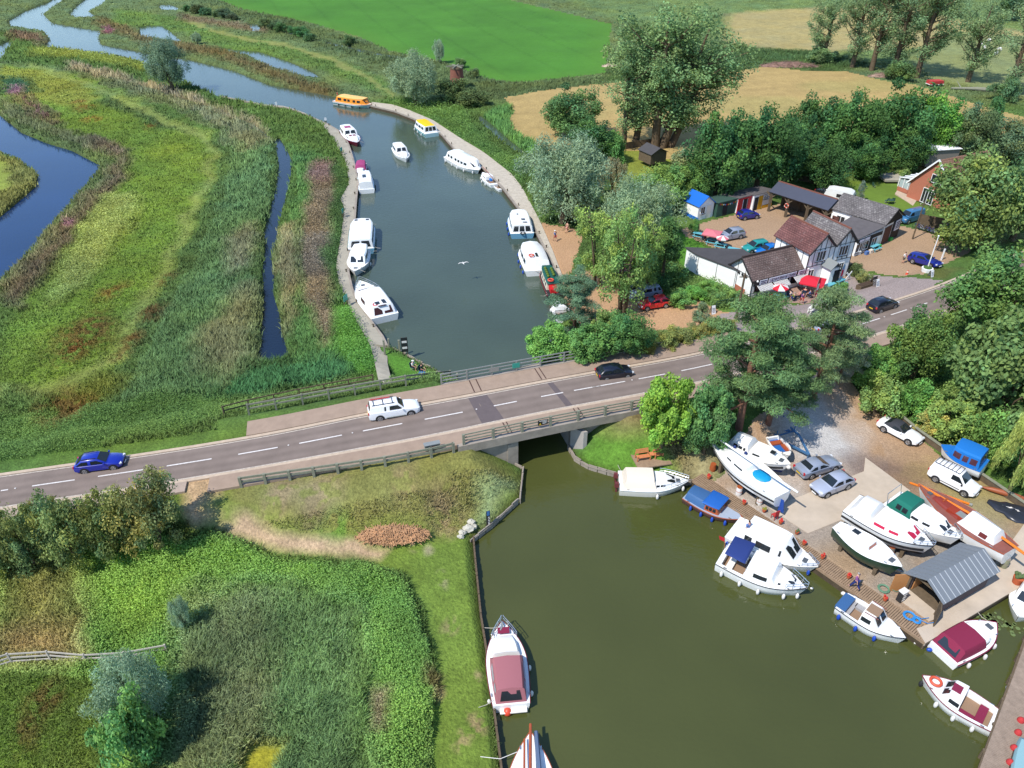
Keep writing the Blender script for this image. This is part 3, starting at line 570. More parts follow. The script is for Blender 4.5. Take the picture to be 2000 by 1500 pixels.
ff = cut_x(RF, 440, 1470); ribbon('footway', offs(ff, .36), offs(ff, 2.35), .11, M_FOOT, .5)
fn = cut_x(RN, 378, 2300); ribbon('footway', offs(fn, -.36), offs(fn, -2.0), .11, M_FOOT, .5)
fl = cut_x(RN, -300, 400); ribbon('footway', offs(fl, -.36), offs(fl, -1.5), .08, mat('pale_footway', C(186, 166, 150, .7), .9, .2, noise=.15, nscale=1), .5)
def strip(name, pts, w, dz, m):
 a = [p for p in pts]; return ribbon(name, offs(a, w / 2), offs(a, -w / 2), dz, m, .012)
# edge lines and centre dashes, painted on the road
def marks():
 b = MB()
 def ln(P, w):
  A, B = offs(P, w / 2), offs(P, -w / 2)
  for i in range(len(P) - 1): b.poly([A[i] + Vector((0, 0, .006)), B[i] + Vector((0, 0, .006)), B[i + 1] + Vector((0, 0, .006)), A[i + 1] + Vector((0, 0, .006))])
 MID = [a.lerp(c, .47) for a, c in zip(RF, RN)]
 dash = [(-80, -30), (0, 18), (61, 150), (190, 285), (325, 416), (461, 544), (582, 669), (706, 789), (826, 906), (964, 1013), (1054, 1100), (1120, 1175)[:2], (1154, 1224), (1246, 1302), (1330, 1392), (1440, 1490), (1560, 1600), (1680, 1720), (1738, 1773), (1789, 1812), (1850, 1880), (1920, 1950)]
 D = resample(MID, 900); X = [unproj(p)[0] for p in D]
 for a, c in dash:
  q = [p for p, xx in zip(D, X) if a <= xx <= c]
  if len(q) > 1: ln(q, .13)
 o = b.build('road_markings', M_PAINT); o['kind'] = 'structure'; b = MB()
 for P, o in ((RF, -.1), (RN, .1)): ln(offs(P, o), .12)
 o = b.build('road_edge_lines', mat('worn_edge_paint', C(214, 200, 184, .62), .8, noise=.35, nscale=5)); o['kind'] = 'structure'
 b = MB()
 for p, xx in zip(D, X):
  for t in (30, 170, 305, 437, 563, 688, 808, 930, 1030, 1112, 1235, 1316, 1410, 1520, 1640, 1728, 1780):
   if abs(xx - t) < .9: b.box(p + Vector((0, 0, .02)), (.12, .1, .04))
 o = b.build('road_studs', M_PAINT); o['kind'] = 'structure'
 b = MB()                                                     # resurfaced bands across the bridge joints
 for (x0, x1, x2, x3) in ((908, 950, 985, 942), (1066, 1077, 1119, 1108)):
  pass
 for s0, s1 in ((0, 0),):
  pass
 for fa, fb, na, nb in ((914, 950, 942, 985), (1068, 1078, 1108, 1121)):
  F = [p for p in resample(RF, 1500)]; Nn = [p for p in resample(RN, 1500)]
  near = lambda L, x: min(L, key=lambda p: abs(unproj(p)[0] - x)) + Vector((0, 0, .004))
  b.poly([near(F, fa), near(Nn, na), near(Nn, nb), near(F, fb)])
 o = b.build('road_patch', M_PATCH); o['kind'] = 'structure'
 b = MB()
 J = mat('joint_tar', C(92, 66, 58), .95)
 for P, d0, d1, xs in ((RF, .4, 2.3, (930, 942, 1062, 1070)), (RN, -.4, -1.95, (978, 986, 1116, 1124))):
  L = resample(P, 1500); A = offs(L, d0); Bq = offs(L, d1)
  for x in xs:
   i = min(range(len(L)), key=lambda k: abs(unproj(L[k])[0] - x)); i = min(max(i, 1), len(L) - 2)
   u = (L[i + 1] - L[i]).normalized() * .05; up = Vector((0, 0, .116)); b.poly([A[i] + up - u, Bq[i] + up - u, Bq[i] + up + u, A[i] + up + u])
 o = b.build('footway_joints', J); o['kind'] = 'structure'
marks()
# shop forecourt of tarmac beside the road, kerbed
def sheet(name, pts, m, z=None, dz=.03, thick=.3):
 P = []
 for a, b_ in pts:
  p = ag(a, b_) if z is None else at(a, b_, z); P.append(p + Vector((0, 0, dz)))
 b = MB(); n = len(P); b.add(P + [p - Vector((0, 0, thick)) for p in P], [tuple(range(n)), *[(i, n + i, n + (i + 1) % n, (i + 1) % n) for i in range(n)]])
 me = b.mesh(name, m); bm = bmesh.new(); bm.from_mesh(me); bmesh.ops.recalc_face_normals(bm, faces=bm.faces); bmesh.ops.triangulate(bm, faces=[f for f in bm.faces if len(f.verts) > 4]); bm.to_mesh(me); bm.free()
 o = link(name, me); o['kind'] = 'structure'; return o
M_TARM = mat('pale_tarmac', C(176, 160, 156, .66), .9, .2, noise=.1, nscale=.5, bump=.1)
fc = [(1385, 614), (1478, 592), (1590, 590), (1612, 560), (1664, 530), (1690, 527), (1755, 537), (1790, 545), (1815, 556), (1815, 571), (1700, 606), (1560, 648), (1466, 646), (1420, 640)]
sheet('concrete_slab', [(1503, 993), (1687, 921), (1690, 894), (1778, 959), (1660, 1009), (1578, 1042)], M_CONC2, .7, .03)
sheet('quay_apron', [(1807, 1257), (2002, 1141), (2160, 1048), (2160, 950), (2010, 1010), (1958, 1082), (1868, 1180), (1822, 1216), (1790, 1228)], M_CONC2, .7, .035)
sheet('shed_apron', [(1756, 1172), (1790, 1135), (1880, 1190), (1815, 1214)], M_CONC2, .7, .05)
sheet('garden_path', [(1752, 372), (1772, 380), (1790, 392), (1783, 402), (1768, 392), (1748, 378)], M_KERB, 1.2, .02)
sheet('patio', [(1712, 470 - 130), (1760, 335), (1765, 352), (1730, 352)], M_QUAY, 1.2, .02)
# quay paths
def line_z(pts, z): return [at(a, b, z) for a, b in pts]
def quay(name, wat, land, z, m, wallm):
 n = 60; A = resample(line_z(wat, z), n); B = resample(line_z(land, z), n)
 for L in (A, B):
  for p in L: p.z = max(z, gz(p.x, p.y) + .02) if 0 else z
 o = ribbon(name, A, B, 0, m, .3)
 b = MB(); b.loft([[p + Vector((0, 0, -.06)), p + Vector((0, 0, -2))] for p in [a + (a - c).normalized() * .03 for a, c in zip(A, B)]], closed=False, cap=False)
 w = b.build(name + '_wall', wallm); w['kind'] = 'structure'
 b = MB(); b.loft([[a + d * .06 + Vector((0, 0, .05)), a - d * .22 + Vector((0, 0, .05)), a - d * .22 + Vector((0, 0, -.2)), a + d * .06 + Vector((0, 0, -.2))] for a, d in [(a, (a - c).normalized()) for a, c in zip(A, B)]]); k = b.build(name + '_capping', M_CONC); k['kind'] = 'structure'
 return A, B
QL, QLi = quay('towpath', TOWW,
 TOWL, .66, M_QUAY, M_PILE)
pe = [ag(a, b) for a, b in ((722, 672), (730, 700), (741, 752))], [ag(a, b) for a, b in ((757, 675), (757, 712), (766, 752))]
ribbon('towpath', resample(pe[0], 8), resample(pe[1], 8), .2, M_QUAY, .4)
QR, QRi = quay('gravel_quay', GQW,
 GQL, .66, M_GRAV, M_PILE)
# timber decking along the boatyard
def decking():
 A = resample(line_z([(1352, 938), (1448, 1007), (1595, 1109), (1807, 1256)], .62), 2); A = [at(1352, 938, .62), at(1807, 1256, .62)]
 d = (A[1] - A[0]); L = d.length; d.normalize(); n = Vector((-d.y, d.x, 0)); b = MB(); k = 0; s = 0
 while s < L - .1:
  p = A[0] + d * (s + .065) + n * .62; b.box(p + Vector((0, 0, .06)), (.115, 1.22 + .02 * (k % 3), .05), rz=math.atan2(d.y, d.x)); s += .145; k += 1
 for o_ in (.04, 1.2): b.bar(A[0] + n * o_ + Vector((0, 0, -.04)), A[1] + n * o_ + Vector((0, 0, -.04)), .12, .14)
 b.bar(A[0] - n * .06 + Vector((0, 0, .0)), A[1] - n * .06 + Vector((0, 0, .0)), .08, .22)
 o = b.build('decking', M_DECK); o['kind'] = 'structure'
 b = MB(); b.slab([A[0] - n * .02 + Vector((0, 0, -2)), A[1] - n * .02 + Vector((0, 0, -2)), A[1] - n * .02, A[0] - n * .02], -.1); o = b.build('decking_wall', M_PILE); o['kind'] = 'structure'
 C0, C1 = at(1807, 1257, .62), at(2170, 1040, .62); e = (C1 - C0).normalized(); q = Vector((-e.y, e.x, 0))
 b = MB(); b.bar(C0 + q * .1 + Vector((0, 0, -.1)), C1 + q * .1 + Vector((0, 0, -.1)), .3, .28); b.slab([C0 + Vector((0, 0, -2)), C1 + Vector((0, 0, -2)), C1, C0], -.1); o = b.build('quay_edge', M_WEATH); o['kind'] = 'structure'
 return A, d, n
DK, DKd, DKn = decking()
# timber piling along the mown bank
def piling(name, pts, z, m, step=.32):
 P = resample(line_z(pts, z), 80); b = MB(); s = 0; L = plen(P)
 while s < L:
  p, d = along(P, s); hz = random.uniform(-.08, .06); b.box((p.x, p.y, z / 2 - .7 + hz), (step * .93, .09, z + 1.6), rz=math.atan2(d.y, d.x) + random.uniform(-.05, .05)); s += step
 b.bar(P[0] + Vector((0, 0, -.15)), P[1] + Vector((0, 0, -.15)), .1)
 for a, c in zip(P, P[1:]): b.bar(a + Vector((0, 0, -.08)), c + Vector((0, 0, -.08)), .16, .1)
 o = b.build(name, m); o['kind'] = 'structure'
piling('bank_piling', [(925, 1050), (928, 1086), (940, 1205), (947, 1246), (963, 1366), (980, 1500), (1003, 1740)], .45, M_WEATH)
piling('bank_piling', [(1112, 874), (1125, 894), (1150, 909), (1207, 925), (1300, 943), (1350, 939)], .45, M_CONC, .8)
piling('bank_piling', [(1012, 908), (1022, 913), (1016, 972), (957, 1026), (925, 1050)], .45, M_CONC, .8)
piling('bank_piling', [(757, 677), (779, 684), (796, 693), (828, 711), (864, 730), (886, 744)], .45, M_CONC, .6)
# jetty at the right edge
jt = sheet('jetty_base', [(2002, 1240), (1908, 1505), (1860, 1640), (1915, 1700), (1968, 1500), (2040, 1330), (2060, 1240)], M_WEATH, .75, 0, .16)
def jetty():
 a0, a1, b0, b1 = at(2010, 1236, .78), at(1862, 1640, .78), at(2070, 1240, .78), at(1918, 1690, .78); b = MB(); n = 150
 for i in range(n):
  t = (i + .5) / n; p, q = a0.lerp(a1, t), b0.lerp(b1, t); b.bar(p, q, (a1 - a0).length / n * .9, .05)
 o = b.build('jetty', mat('jetty_planks', C(168, 148, 130, .66), .9, .2, noise=.25, nscale=2.5)); o['kind'] = 'structure'
 b = MB()
 for i in range(9):
  p = a0.lerp(a1, i / 8); b.cyl((p.x - .08, p.y, -.3), .11, 2.2, 8)
 o = b.build('jetty_piles', M_WEATH); o['kind'] = 'structure'
jetty()
# ---------------------------------------------------------------- fences
def fence(name, label, cat, P, step, ph, rails, rs, m, pw=.12, group=None, off=0.):
 c = P[0]; o = thing(name, label, cat, c, 0, group); L = plen(P); n = max(1, round(L / step)); q = [along(P, L * i / n) for i in range(n + 1)]
 for p, d in q:
  MB().box((p.x - c.x, p.y - c.y, p.z - c.z + ph / 2 - .15), (pw, pw, ph + .3), rz=math.atan2(d.y, d.x)).build('post', m, o)
 for rh in rails:
  b = MB()
  for (p, d), (p2, d2) in zip(q, q[1:]):
   nn = Vector((-d.y, d.x, 0)) * off; b.bar(p - c + nn + Vector((0, 0, rh)), p2 - c + nn + Vector((0, 0, rh)), rs[0], rs[1])
  b.build('rail', m, o)
 return o
M_STEEL = mat('galvanised_steel', C(176, 178, 172, .7), .5, .5, .4, noise=.12, nscale=5)
nb = offs(cut_x(resample(RN, 600), 888, 1262), -2.15); nb = [p + Vector((0, 0, .12)) for p in nb]
fence('bridge_railing', 'grey railing with square posts along the near edge of the concrete bridge', 'railing', nb, 2.45, 1.05, (.42, .72, 1.0), (.06, .1), M_TIMB, .2)
nl = [ag(a, b) for a, b in ((472, 952), (560, 939), (660, 925), (760, 910), (830, 897), (886, 884))]
fence('crash_barrier', 'grey timber rail fence along the top of the dry grass slope left of the bridge', 'fence', nl, 1.75, 1.0, (.55, .9), (.07, .2), M_TIMB, .2)
fl1 = offs(cut_x(resample(RF, 600), 868, 1172), 2.45); fl1 = [p + Vector((0, 0, .1)) for p in fl1]
fence('bridge_railing', 'metal railing along the far edge of the bridge carrying small signs', 'railing', fl1, 2.4, 1.1, (.4, .75, 1.08), (.06, .09), M_STEEL, .12)
fl2 = [ag(a, b) + Vector((0, 0, .2)) for a, b in ((488, 814), (600, 793), (700, 775), (800, 757), (880, 742))]
fence('roadside_fence', 'weathered two rail fence half overgrown beside the far footway left of the bridge', 'fence', fl2, 2.4, 1., (.5, .9), (.07, .14), M_TIMB, .14)
fl3 = [ag(a, b) + Vector((0, 0, .1)) for a, b in ((440, 815), (470, 806), (560, 785), (660, 765), (730, 752))]
fence('roadside_fence', 'old brown rail fence standing behind the overgrown roadside fence', 'fence', fl3, 2.4, 1., (.5, .95), (.06, .1), M_WEATH, .12)
fl4 = [ag(a, b) + Vector((0, 0, .1)) for a, b in ((1172, 706), (1230, 694), (1310, 680))]
fence('roadside_fence', 'low timber rail fence sinking into bushes beyond the right end of the bridge', 'fence', fl4, 2.2, .8, (.4, .7), (.06, .12), M_TIMB, .12)
fm = [ag(a, b) for a, b in ((-60, 1325), (16, 1300), (78, 1290), (150, 1300), (215, 1300), (262, 1294), (330, 1281))]
fence('meadow_fence', 'pale three rail fence crossing the rough meadow at the bottom left', 'fence', fm, 2.5, 1.15, (.35, .7, 1.05), (.05, .11), mat('pale_rail', C(206, 196, 182, .66), .85, noise=.15, nscale=5), .1)
# green gate rail by the shop and timber yard wall
gr = [ag(a, b) for a, b in ((1398, 604), (1430, 597), (1476, 586))]
fence('green_railing', 'dark green painted railing at the end of the shop terrace', 'railing', gr, 1.3, 1., (.35, .65, .95), (.05, .06), mat('green_paint', C(52, 92, 72), .5, .4), .08)
yw = [at(a, b, .7) for a, b in ((1730, 800), (1790, 850), (1850, 893), (1925, 945), (2010, 1003))]
def yardwall():
 o = thing('timber_wall', 'long low timber retaining wall behind the white soft-top car', 'wall', yw[0]); c = yw[0]; b = MB()
 for a, d in zip(yw, yw[1:]): b.bar(a - c + Vector((0, 0, .3)), d - c + Vector((0, 0, .3)), .12, .6)
 b.build('boards', M_WEATH, o); b = MB()
 for a, d in zip(yw, yw[1:]): b.bar(a - c + Vector((0, 0, .63)), d - c + Vector((0, 0, .63)), .28, .06)
 b.build('capping', M_TIMB, o)
yardwall()
bf = [at(a, b, 1.2) for a, b in ((1792, 443), (1840, 452), (1880, 470), (1925, 480))]
def panelfence(name, label, P, h, m, group=None):
 o = thing(name, label, 'fence', P[0], 0, group); c = P[0]
 for a, d in zip(P, P[1:]):
  n = max(1, round((d - a).length / 1.8))
  for i in range(n):
   u, v = a.lerp(d, i / n), a.lerp(d, (i + 1) / n); MB().bar(u - c + Vector((0, 0, h / 2)), v - c + Vector((0, 0, h / 2)), .05, h).build('panel', m, o)
   MB().box(u - c + Vector((0, 0, h / 2)), (.1, .1, h + .1)).build('post', m, o)
panelfence('board_fence', 'brown board fence behind the parked bicycles under the oak', bf, 1.8, M_WEATH)
panelfence('board_fence', 'grey board fence behind the open barn and caravan', [at(a, b, 1.2) for a, b in ((1560, 352), (1600, 362), (1640, 372))], 1.7, M_WEATH)
panelfence('board_fence', 'short tilted grey board screen beside the yard entrance drive', [ag(1640, 725), ag(1658, 752)], 1.9, M_TIMB)
panelfence('board_fence', 'low grey fence at the foot of the tall poplars', [ag(1208, 294), ag(1250, 287), ag(1285, 283), ag(1310, 290)], 1.2, M_WEATH)
# ---------------------------------------------------------------- the bridge
def bridge():
 c = A0.copy(); c.z = 0; o = thing('road_bridge', 'flat concrete road bridge over the narrow cut between the basins', 'bridge', c)
 NE = offs(resample(RN, 600), -2.0); b0 = cut_x(NE, 893, 1262); n = 14; b0 = resample(b0, n)
 def sub(p): return p - c
 up = lambda p, d, z: sub(Vector((p.x, p.y, z))) + d
 nn = -RPER
 # fascia beam
 b = MB(); b.loft([[up(p, nn * .32, p.z + .16), up(p, nn * -.05, p.z + .16), up(p, nn * -.05, p.z - .62), up(p, nn * .32, p.z - .62)] for p in b0]); b.build('parapet_beam', M_CONC, o)
 FE = resample(cut_x(offs(resample(RF, 600), 2.35), 860, 1180), n)
 b = MB(); b.loft([[up(p, RPER * .3, p.z + .14), up(p, RPER * -.05, p.z + .14), up(p, RPER * -.05, p.z - .62), up(p, RPER * .3, p.z - .62)] for p in FE]); b.build('parapet_beam', M_CONC, o)
 # deck slab under the carriageway, across the opening
 a0, a1 = A0 - RDIR * .6, A1 + RDIR * .6; a0, a1 = a0 + RPER * .8, a1 + RPER * .8; f0, f1 = a0 + RPER * 8.6, a1 + RPER * 8.6
 b = MB(); b.prism([sub(a0).xy, sub(a1).xy, sub(f1).xy, sub(f0).xy], 2.35, 2.92); b.build('deck_slab', M_CONC, o)
 # abutments: a wall along the cut and wing walls below the beam
 k0 = b0[0]; kE = b0[-1]
 for s, (P, e, w) in {0: (A0, RDIR * -1, -.9), 1: (A1, RDIR, .9)}.items():
  kk = max(0., (min(b0, key=lambda t: abs((t - P).dot(RDIR))) - P).dot(RPER) - .26); P = P + RPER * kk; q = P + RPER * (9.3 - kk); b = MB(); b.prism([sub(P).xy, sub(q).xy, sub(q + e * .9).xy, sub(P + e * .9).xy], -1.6, 2.55); b.build('abutment', mat('pale_abutment', C(196, 188, 180, .62), .9, .2, noise=.2, nscale=.6) if s else M_CONC, o)
 wl = [p for p in b0 if (p - A0).dot(RDIR) < 0]; wr = [p for p in b0 if (p - A1).dot(RDIR) > 0]
 for Lx, e in ((wl, A0), (wr, A1)):
  b = MB(); pts = sorted(Lx, key=lambda p: p.x)
  pl = [pts[0], None] if e is A0 else [None, pts[-1]]; rings = []
  for p in pl:
   if p is None: p = min(b0, key=lambda t: abs((t - e).dot(RDIR))); foot = Vector((e.x, e.y, 0)) + RPER * max(0., ((p - e).dot(RPER) - .26))
   else: foot = Vector((p.x, p.y, 0)) + nn * -.28
   rings.append([up(foot, Vector(), p.z - .55), up(foot + RPER * .4, Vector(), p.z - .55), up(foot + RPER * .4, Vector(), -1.2), up(foot, Vector(), -1.2)])
  b.loft(rings); b.build('wing_wall', M_CONC, o)
 # splayed buttress on the right side
 e = A1; b = MB(); b.prism([sub(e + nn * .1).xy, sub(e + nn * 1.1 + RDIR * .75).xy, sub(e + nn * 1.1 + RDIR * 1.1).xy, sub(e + RDIR * .6).xy], -.5, 2.4);
 b.build('buttress', mat('pale_abutment', (0, 0, 0)), o)
 return o
bridge()
# ================================================================ vegetation
M_LEAF = attr_mat('foliage', .75, ((.5, .1),), transl=.36, objmul=True, spec=.25)
M_STUFF = attr_mat('undergrowth', .85, ((.25, .1),), transl=.38, spec=.12)
M_BARK = mat('bark', C(120, 104, 84), .95, .1, noise=.35, nscale=3, bump=.4, bscale=12)
M_PBARK = mat('pine_bark', C(150, 112, 92), .95, .1, noise=.35, nscale=3, bump=.4, bscale=12)
def leaves(cl, n, size, aspect=.6, flat=1., up=.25, droop=0., shell=.5, seed=0, hue=.16, val=.22, stray=.06):
 """many leaf faces in clumps; cl rows: x y z r rz"""
 rg = np.random.default_rng(seed); cl = np.asarray(cl, float); m = len(cl); tot = n * m; ci = np.repeat(np.arange(m), n)
 d = rg.normal(size=(tot, 3)); d /= np.linalg.norm(d, axis=1)[:, None]
 rad = shell + (1 - shell) * rg.random(tot) ** .6; rad = rad + stray * rg.normal(size=tot)
 off = d * rad[:, None] * np.stack([cl[ci, 3], cl[ci, 3], cl[ci, 4]], 1); c = cl[ci, :3] + off
 nr = d * .75 + rg.normal(size=(tot, 3)) * .55; nr[:, 2] += up; nr /= np.linalg.norm(nr, axis=1)[:, None]
 t = rg.normal(size=(tot, 3)); t[:, 2] -= droop * 3; t -= nr * (t * nr).sum(1)[:, None]; t /= np.linalg.norm(t, axis=1)[:, None] + 1e-9; b = np.cross(nr, t)
 s = size * (.7 + .6 * rg.random(tot)); T = t * (s / 2)[:, None]; B = b * (s * aspect / 2)[:, None]
 V = np.stack([c - T, c - B + T * .1, c + T, c + B + T * .1], 1).reshape(-1, 3); F = np.arange(tot * 4).reshape(-1, 4)
 cv = 1 + val * rg.normal(size=m).clip(-1.6, 1.6); ch = hue * rg.normal(size=m).clip(-1.6, 1.6)
 lv = cv[ci] * (1 + .16 * rg.normal(size=tot)).clip(.6, 1.5); hh = ch[ci] + .06 * rg.normal(size=tot)
 tint = np.stack([lv * (1 + hh), lv * (1 + .25 * hh), lv * (1 - .6 * hh)], 1).clip(.25, 2.2)
 return V, F, np.repeat(tint, 4, 0)
def crown_mesh(name, cl, *a, **k):
 V, F, t = leaves(cl, *a, **k); return np_mesh(name, V, F, t, [M_LEAF])
def limb_tree(b, base, tips, r0, seed=1, wig=.25, n=6):
 rg = random.Random(seed)
 for tip, st, r in tips:
  p0 = Vector(base).lerp(Vector((base[0], base[1], tip[2])), 0) ; p0 = Vector(st); p1 = Vector(tip); P = []
  for i in range(5):
   t = i / 4; q = p0.lerp(p1, t); q += Vector((rg.uniform(-1, 1), rg.uniform(-1, 1), rg.uniform(-.3, .5))) * wig * math.sin(math.pi * t); P.append(q)
  b.tube(P, [r * (1 - .75 * i / 4) for i in range(5)], n)
def shell_clumps(rg, n, c, r, rz, cr, zmin=None, inner=.55, squash=1., low=-.75):
 out = []
 while len(out) < n:
  d = np.array([rg.gauss(0, 1), rg.gauss(0, 1), rg.gauss(0, 1)]); d /= np.linalg.norm(d)
  if d[2] < low: continue
  k = rg.uniform(inner, .92); lump = 1 + .16 * math.sin(3 * math.atan2(d[1], d[0]) + c[0] + n) + .1 * math.sin(5 * d[2] + 7 * d[0])
  p = (c[0] + d[0] * r * k * lump, c[1] + d[1] * r * k * lump, c[2] + d[2] * rz * k * lump)
  if zmin is not None and p[2] < zmin: continue
  s = cr * rg.uniform(.6, 1.25); out.append((*p, s, s * squash))
 return out
def fol(c):
 a = np.array(C(*c, 1.58)); g = a @ np.array([.3, .6, .1]); return tuple(a * .86 + g * .14)
TPL = {}
def template(kind):
 """(crown mesh, trunk mesh, height, width) of one kind of tree, made once"""
 if kind in TPL: return TPL[kind]
 base, v = kind.rstrip('0123456789'), int(kind[-1]); rg = random.Random(hash2(np.array(v * 13 + len(base)), np.array(ord(base[0]))) .item() * 1e6); b = MB(); tips = []
 rg = random.Random(sum(map(ord, kind)) * 31 + v); sd = v * 10 + len(base)
 if base == 'oak':
  H, Wd = 10., 10.; cl = shell_clumps(rg, 74, (0, 0, 5.1), 5, 4.9, 1.2, zmin=.9, low=-.9, inner=.5); cl += [(rg.uniform(-2.5, 2.5), rg.uniform(-2.5, 2.5), rg.uniform(2, 7.5), 1.6, 1.5) for _ in range(14)]
  me = crown_mesh('oak_crown', cl, 190, .36, .62, seed=sd, stray=.12); b.tube([(0, 0, -.5), (.1, 0, 1.5), (0, .1, 4.)], [.5, .36, .3], 8)
  limb_tree(b, (0, 0, 0), [((c[0] * .8, c[1] * .8, c[2]), (0, .05, rg.uniform(1.8, 3.8)), .17) for c in cl[::6]], .2, sd)
 elif base == 'willow':
  H, Wd = 10., 11.; cl = shell_clumps(rg, 85, (0, 0, 5.2), 5.4, 4.6, 1.15, low=-.85, inner=.5); cl += [(rg.uniform(-3, 3), rg.uniform(-3, 3), rg.uniform(2, 7), 1.8, 1.8) for _ in range(12)]
  me = crown_mesh('willow_crown', cl, 250, .4, .26, up=.45, seed=sd, hue=.05, val=.14, stray=.2); b.tube([(0, 0, -.5), (0, 0, 3.5)], [.6, .35], 8)
  limb_tree(b, (0, 0, 0), [((c[0] * .85, c[1] * .85, c[2]), (0, 0, rg.uniform(1., 3.)), .2) for c in cl[::7]], .2, sd)
 elif base == 'poplar':
  H, Wd = 20., 11.; cl = []; b.tube([(0, 0, -.5), (.1, 0, 6), (.1, .2, 12), (0, 0, 18)], [.55, .42, .28, .08], 8)
  for i in range(30):
   z0 = rg.uniform(2.6, 15); a = rg.uniform(0, 6.28); L = (2.2 + 3.4 * math.sin(math.pi * min(1, (z0 - 1.5) / 16))) * rg.uniform(.6, 1.05); z1 = z0 + L * rg.uniform(.5, 1.1); tip = (math.cos(a) * L, math.sin(a) * L, min(19, z1))
   b.tube([(0, 0, z0), (tip[0] * .5, tip[1] * .5, z0 + (tip[2] - z0) * .4), tip], [.14, .1, .03], 5)
   for t in (.5, .8, 1.08): s = rg.uniform(.75, 1.3); cl.append((tip[0] * t + rg.uniform(-.6, .6), tip[1] * t + rg.uniform(-.6, .6), z0 + (tip[2] - z0) * t + rg.uniform(-.4, .8), s, s * 1.1))
  cl += [(rg.uniform(-1.5, 1.5), rg.uniform(-1.5, 1.5), z, 1.4, 1.5) for z in (16.5, 17.5, 18.4, 15, 18)]
  me = crown_mesh('poplar_crown', cl, 92, .36, .6, seed=sd, hue=.07, val=.16, stray=.2)
 elif base == 'pine':
  H, Wd = 12., 10.; cl = []; b.tube([(0, 0, -.5), (.15, .1, 4), (-.1, .2, 8), (0, 0, 11)], [.42, .33, .22, .08], 8)
  for i in range(27):
   z0 = 2.6 + 8.6 * (i / 26) ** .9; a = i * 2.4 + rg.uniform(-.4, .4); L = (5.2 - 3.4 * ((z0 - 2.6) / 9) ** 1.6) * rg.uniform(.65, 1.05); tip = (math.cos(a) * L, math.sin(a) * L, z0 + rg.uniform(-.1, .9))
   b.tube([(0, 0, z0 - .3), (tip[0] * .5, tip[1] * .5, z0 + .2), tip], [.13, .09, .03], 5)
   for t in (.5, .72, .92, 1.05): s = rg.uniform(.75, 1.3) * (.75 + .25 * t); cl.append((tip[0] * t + rg.uniform(-.7, .7), tip[1] * t + rg.uniform(-.7, .7), z0 + (tip[2] - z0) * t + rg.uniform(-.1, .5), s, s * .42))
  cl += [(rg.uniform(-1, 1), rg.uniform(-1, 1), z, 1.1, .6) for z in (10.6, 11.2, 11.6)]
  me = crown_mesh('pine_crown', cl, 330, .34, .24, up=.8, seed=sd, hue=.06, val=.15, stray=.16)
 elif base == 'ash':
  H, Wd = 11., 8.; cl = []
  for j in range(4):
   a = j * 1.6 + v; x0, y0 = .4 * math.cos(a), .4 * math.sin(a); tx, ty = 1.9 * math.cos(a), 1.9 * math.sin(a); b.tube([(x0, y0, -.5), (x0 * 2, y0 * 2, 4), (tx, ty, 9.5)], [.24, .17, .05], 6)
   for i in range(16):
    t = rg.uniform(.14, 1.); px_, py_, pz = x0 + (tx - x0) * t, y0 + (ty - y0) * t, 9.8 * t; q = rg.uniform(0, 6.28); L = rg.uniform(.6, 2.4); s = rg.uniform(.6, 1.15)
    tip = (px_ + math.cos(q) * L, py_ + math.sin(q) * L, pz + rg.uniform(0, 1.)); b.tube([(px_, py_, pz), tip], [.06, .02], 4); cl.append((*tip, s, s * .9))
  me = crown_mesh('ash_crown', cl, 120, .32, .5, seed=sd, hue=.14, val=.18, stray=.2)
 elif base == 'bush':
  H, Wd = 4., 5.; cl = shell_clumps(rg, 40, (0, 0, 1.6), 2.4, 2.3, .75, zmin=.1, inner=.45); me = crown_mesh('bush_crown', cl, 170, .26, .6, seed=sd, stray=.14, hue=.12)
  limb_tree(b, (0, 0, 0), [((c[0] * .8, c[1] * .8, c[2]), (0, 0, -.2), .07) for c in cl[::6]], .1, sd)
 elif base == 'dense':
  H, Wd = 8., 8.; cl = shell_clumps(rg, 75, (0, 0, 4.1), 4, 3.8, .85, zmin=.7, inner=.62); cl += [(rg.uniform(-2, 2), rg.uniform(-2, 2), rg.uniform(2, 6), 1.7, 1.7) for _ in range(10)]
  me = crown_mesh('dense_crown', cl, 190, .34, .7, seed=sd, hue=.08, val=.14, stray=.06, up=.35); b.tube([(0, 0, -.5), (0, 0, 3)], [.3, .2], 7)
  limb_tree(b, (0, 0, 0), [((c[0] * .8, c[1] * .8, c[2]), (0, 0, 1.5), .1) for c in cl[::9]], .1, sd)
 elif base == 'weep':
  H, Wd = 10., 9.; cl = []
  for i in range(70):
   a = rg.uniform(0, 6.28); q = 4.3 * math.sqrt(rg.random()); z = 9.2 - q * q * .14 - rg.uniform(0, 4.8) * (q / 4.3); cl.append((q * math.cos(a), q * math.sin(a), z, .65, rg.uniform(1.1, 1.9)))
  me = crown_mesh('weep_crown', cl, 240, .5, .2, droop=1., up=.2, seed=sd, hue=.07, val=.18, stray=.15); b.tube([(0, 0, -.5), (.2, 0, 3), (0, 0, 8)], [.45, .3, .1], 7)
  limb_tree(b, (0, 0, 0), [((c[0] * .7, c[1] * .7, c[2]), (0, 0, rg.uniform(2.5, 6)), .1) for c in cl[::6]], .1, sd)
 elif base == 'hawthorn':
  H, Wd = 6., 7.; cl = shell_clumps(rg, 60, (0, 0, 3.), 3.3, 2.9, .75, zmin=.3, inner=.4)
  for i in range(8): a = rg.uniform(0, 6.28); L = rg.uniform(2.3, 3.3); z = rg.uniform(1.5, 3.6); cl.append((math.cos(a) * L * .9, math.sin(a) * L * .9, z, .38, .3))
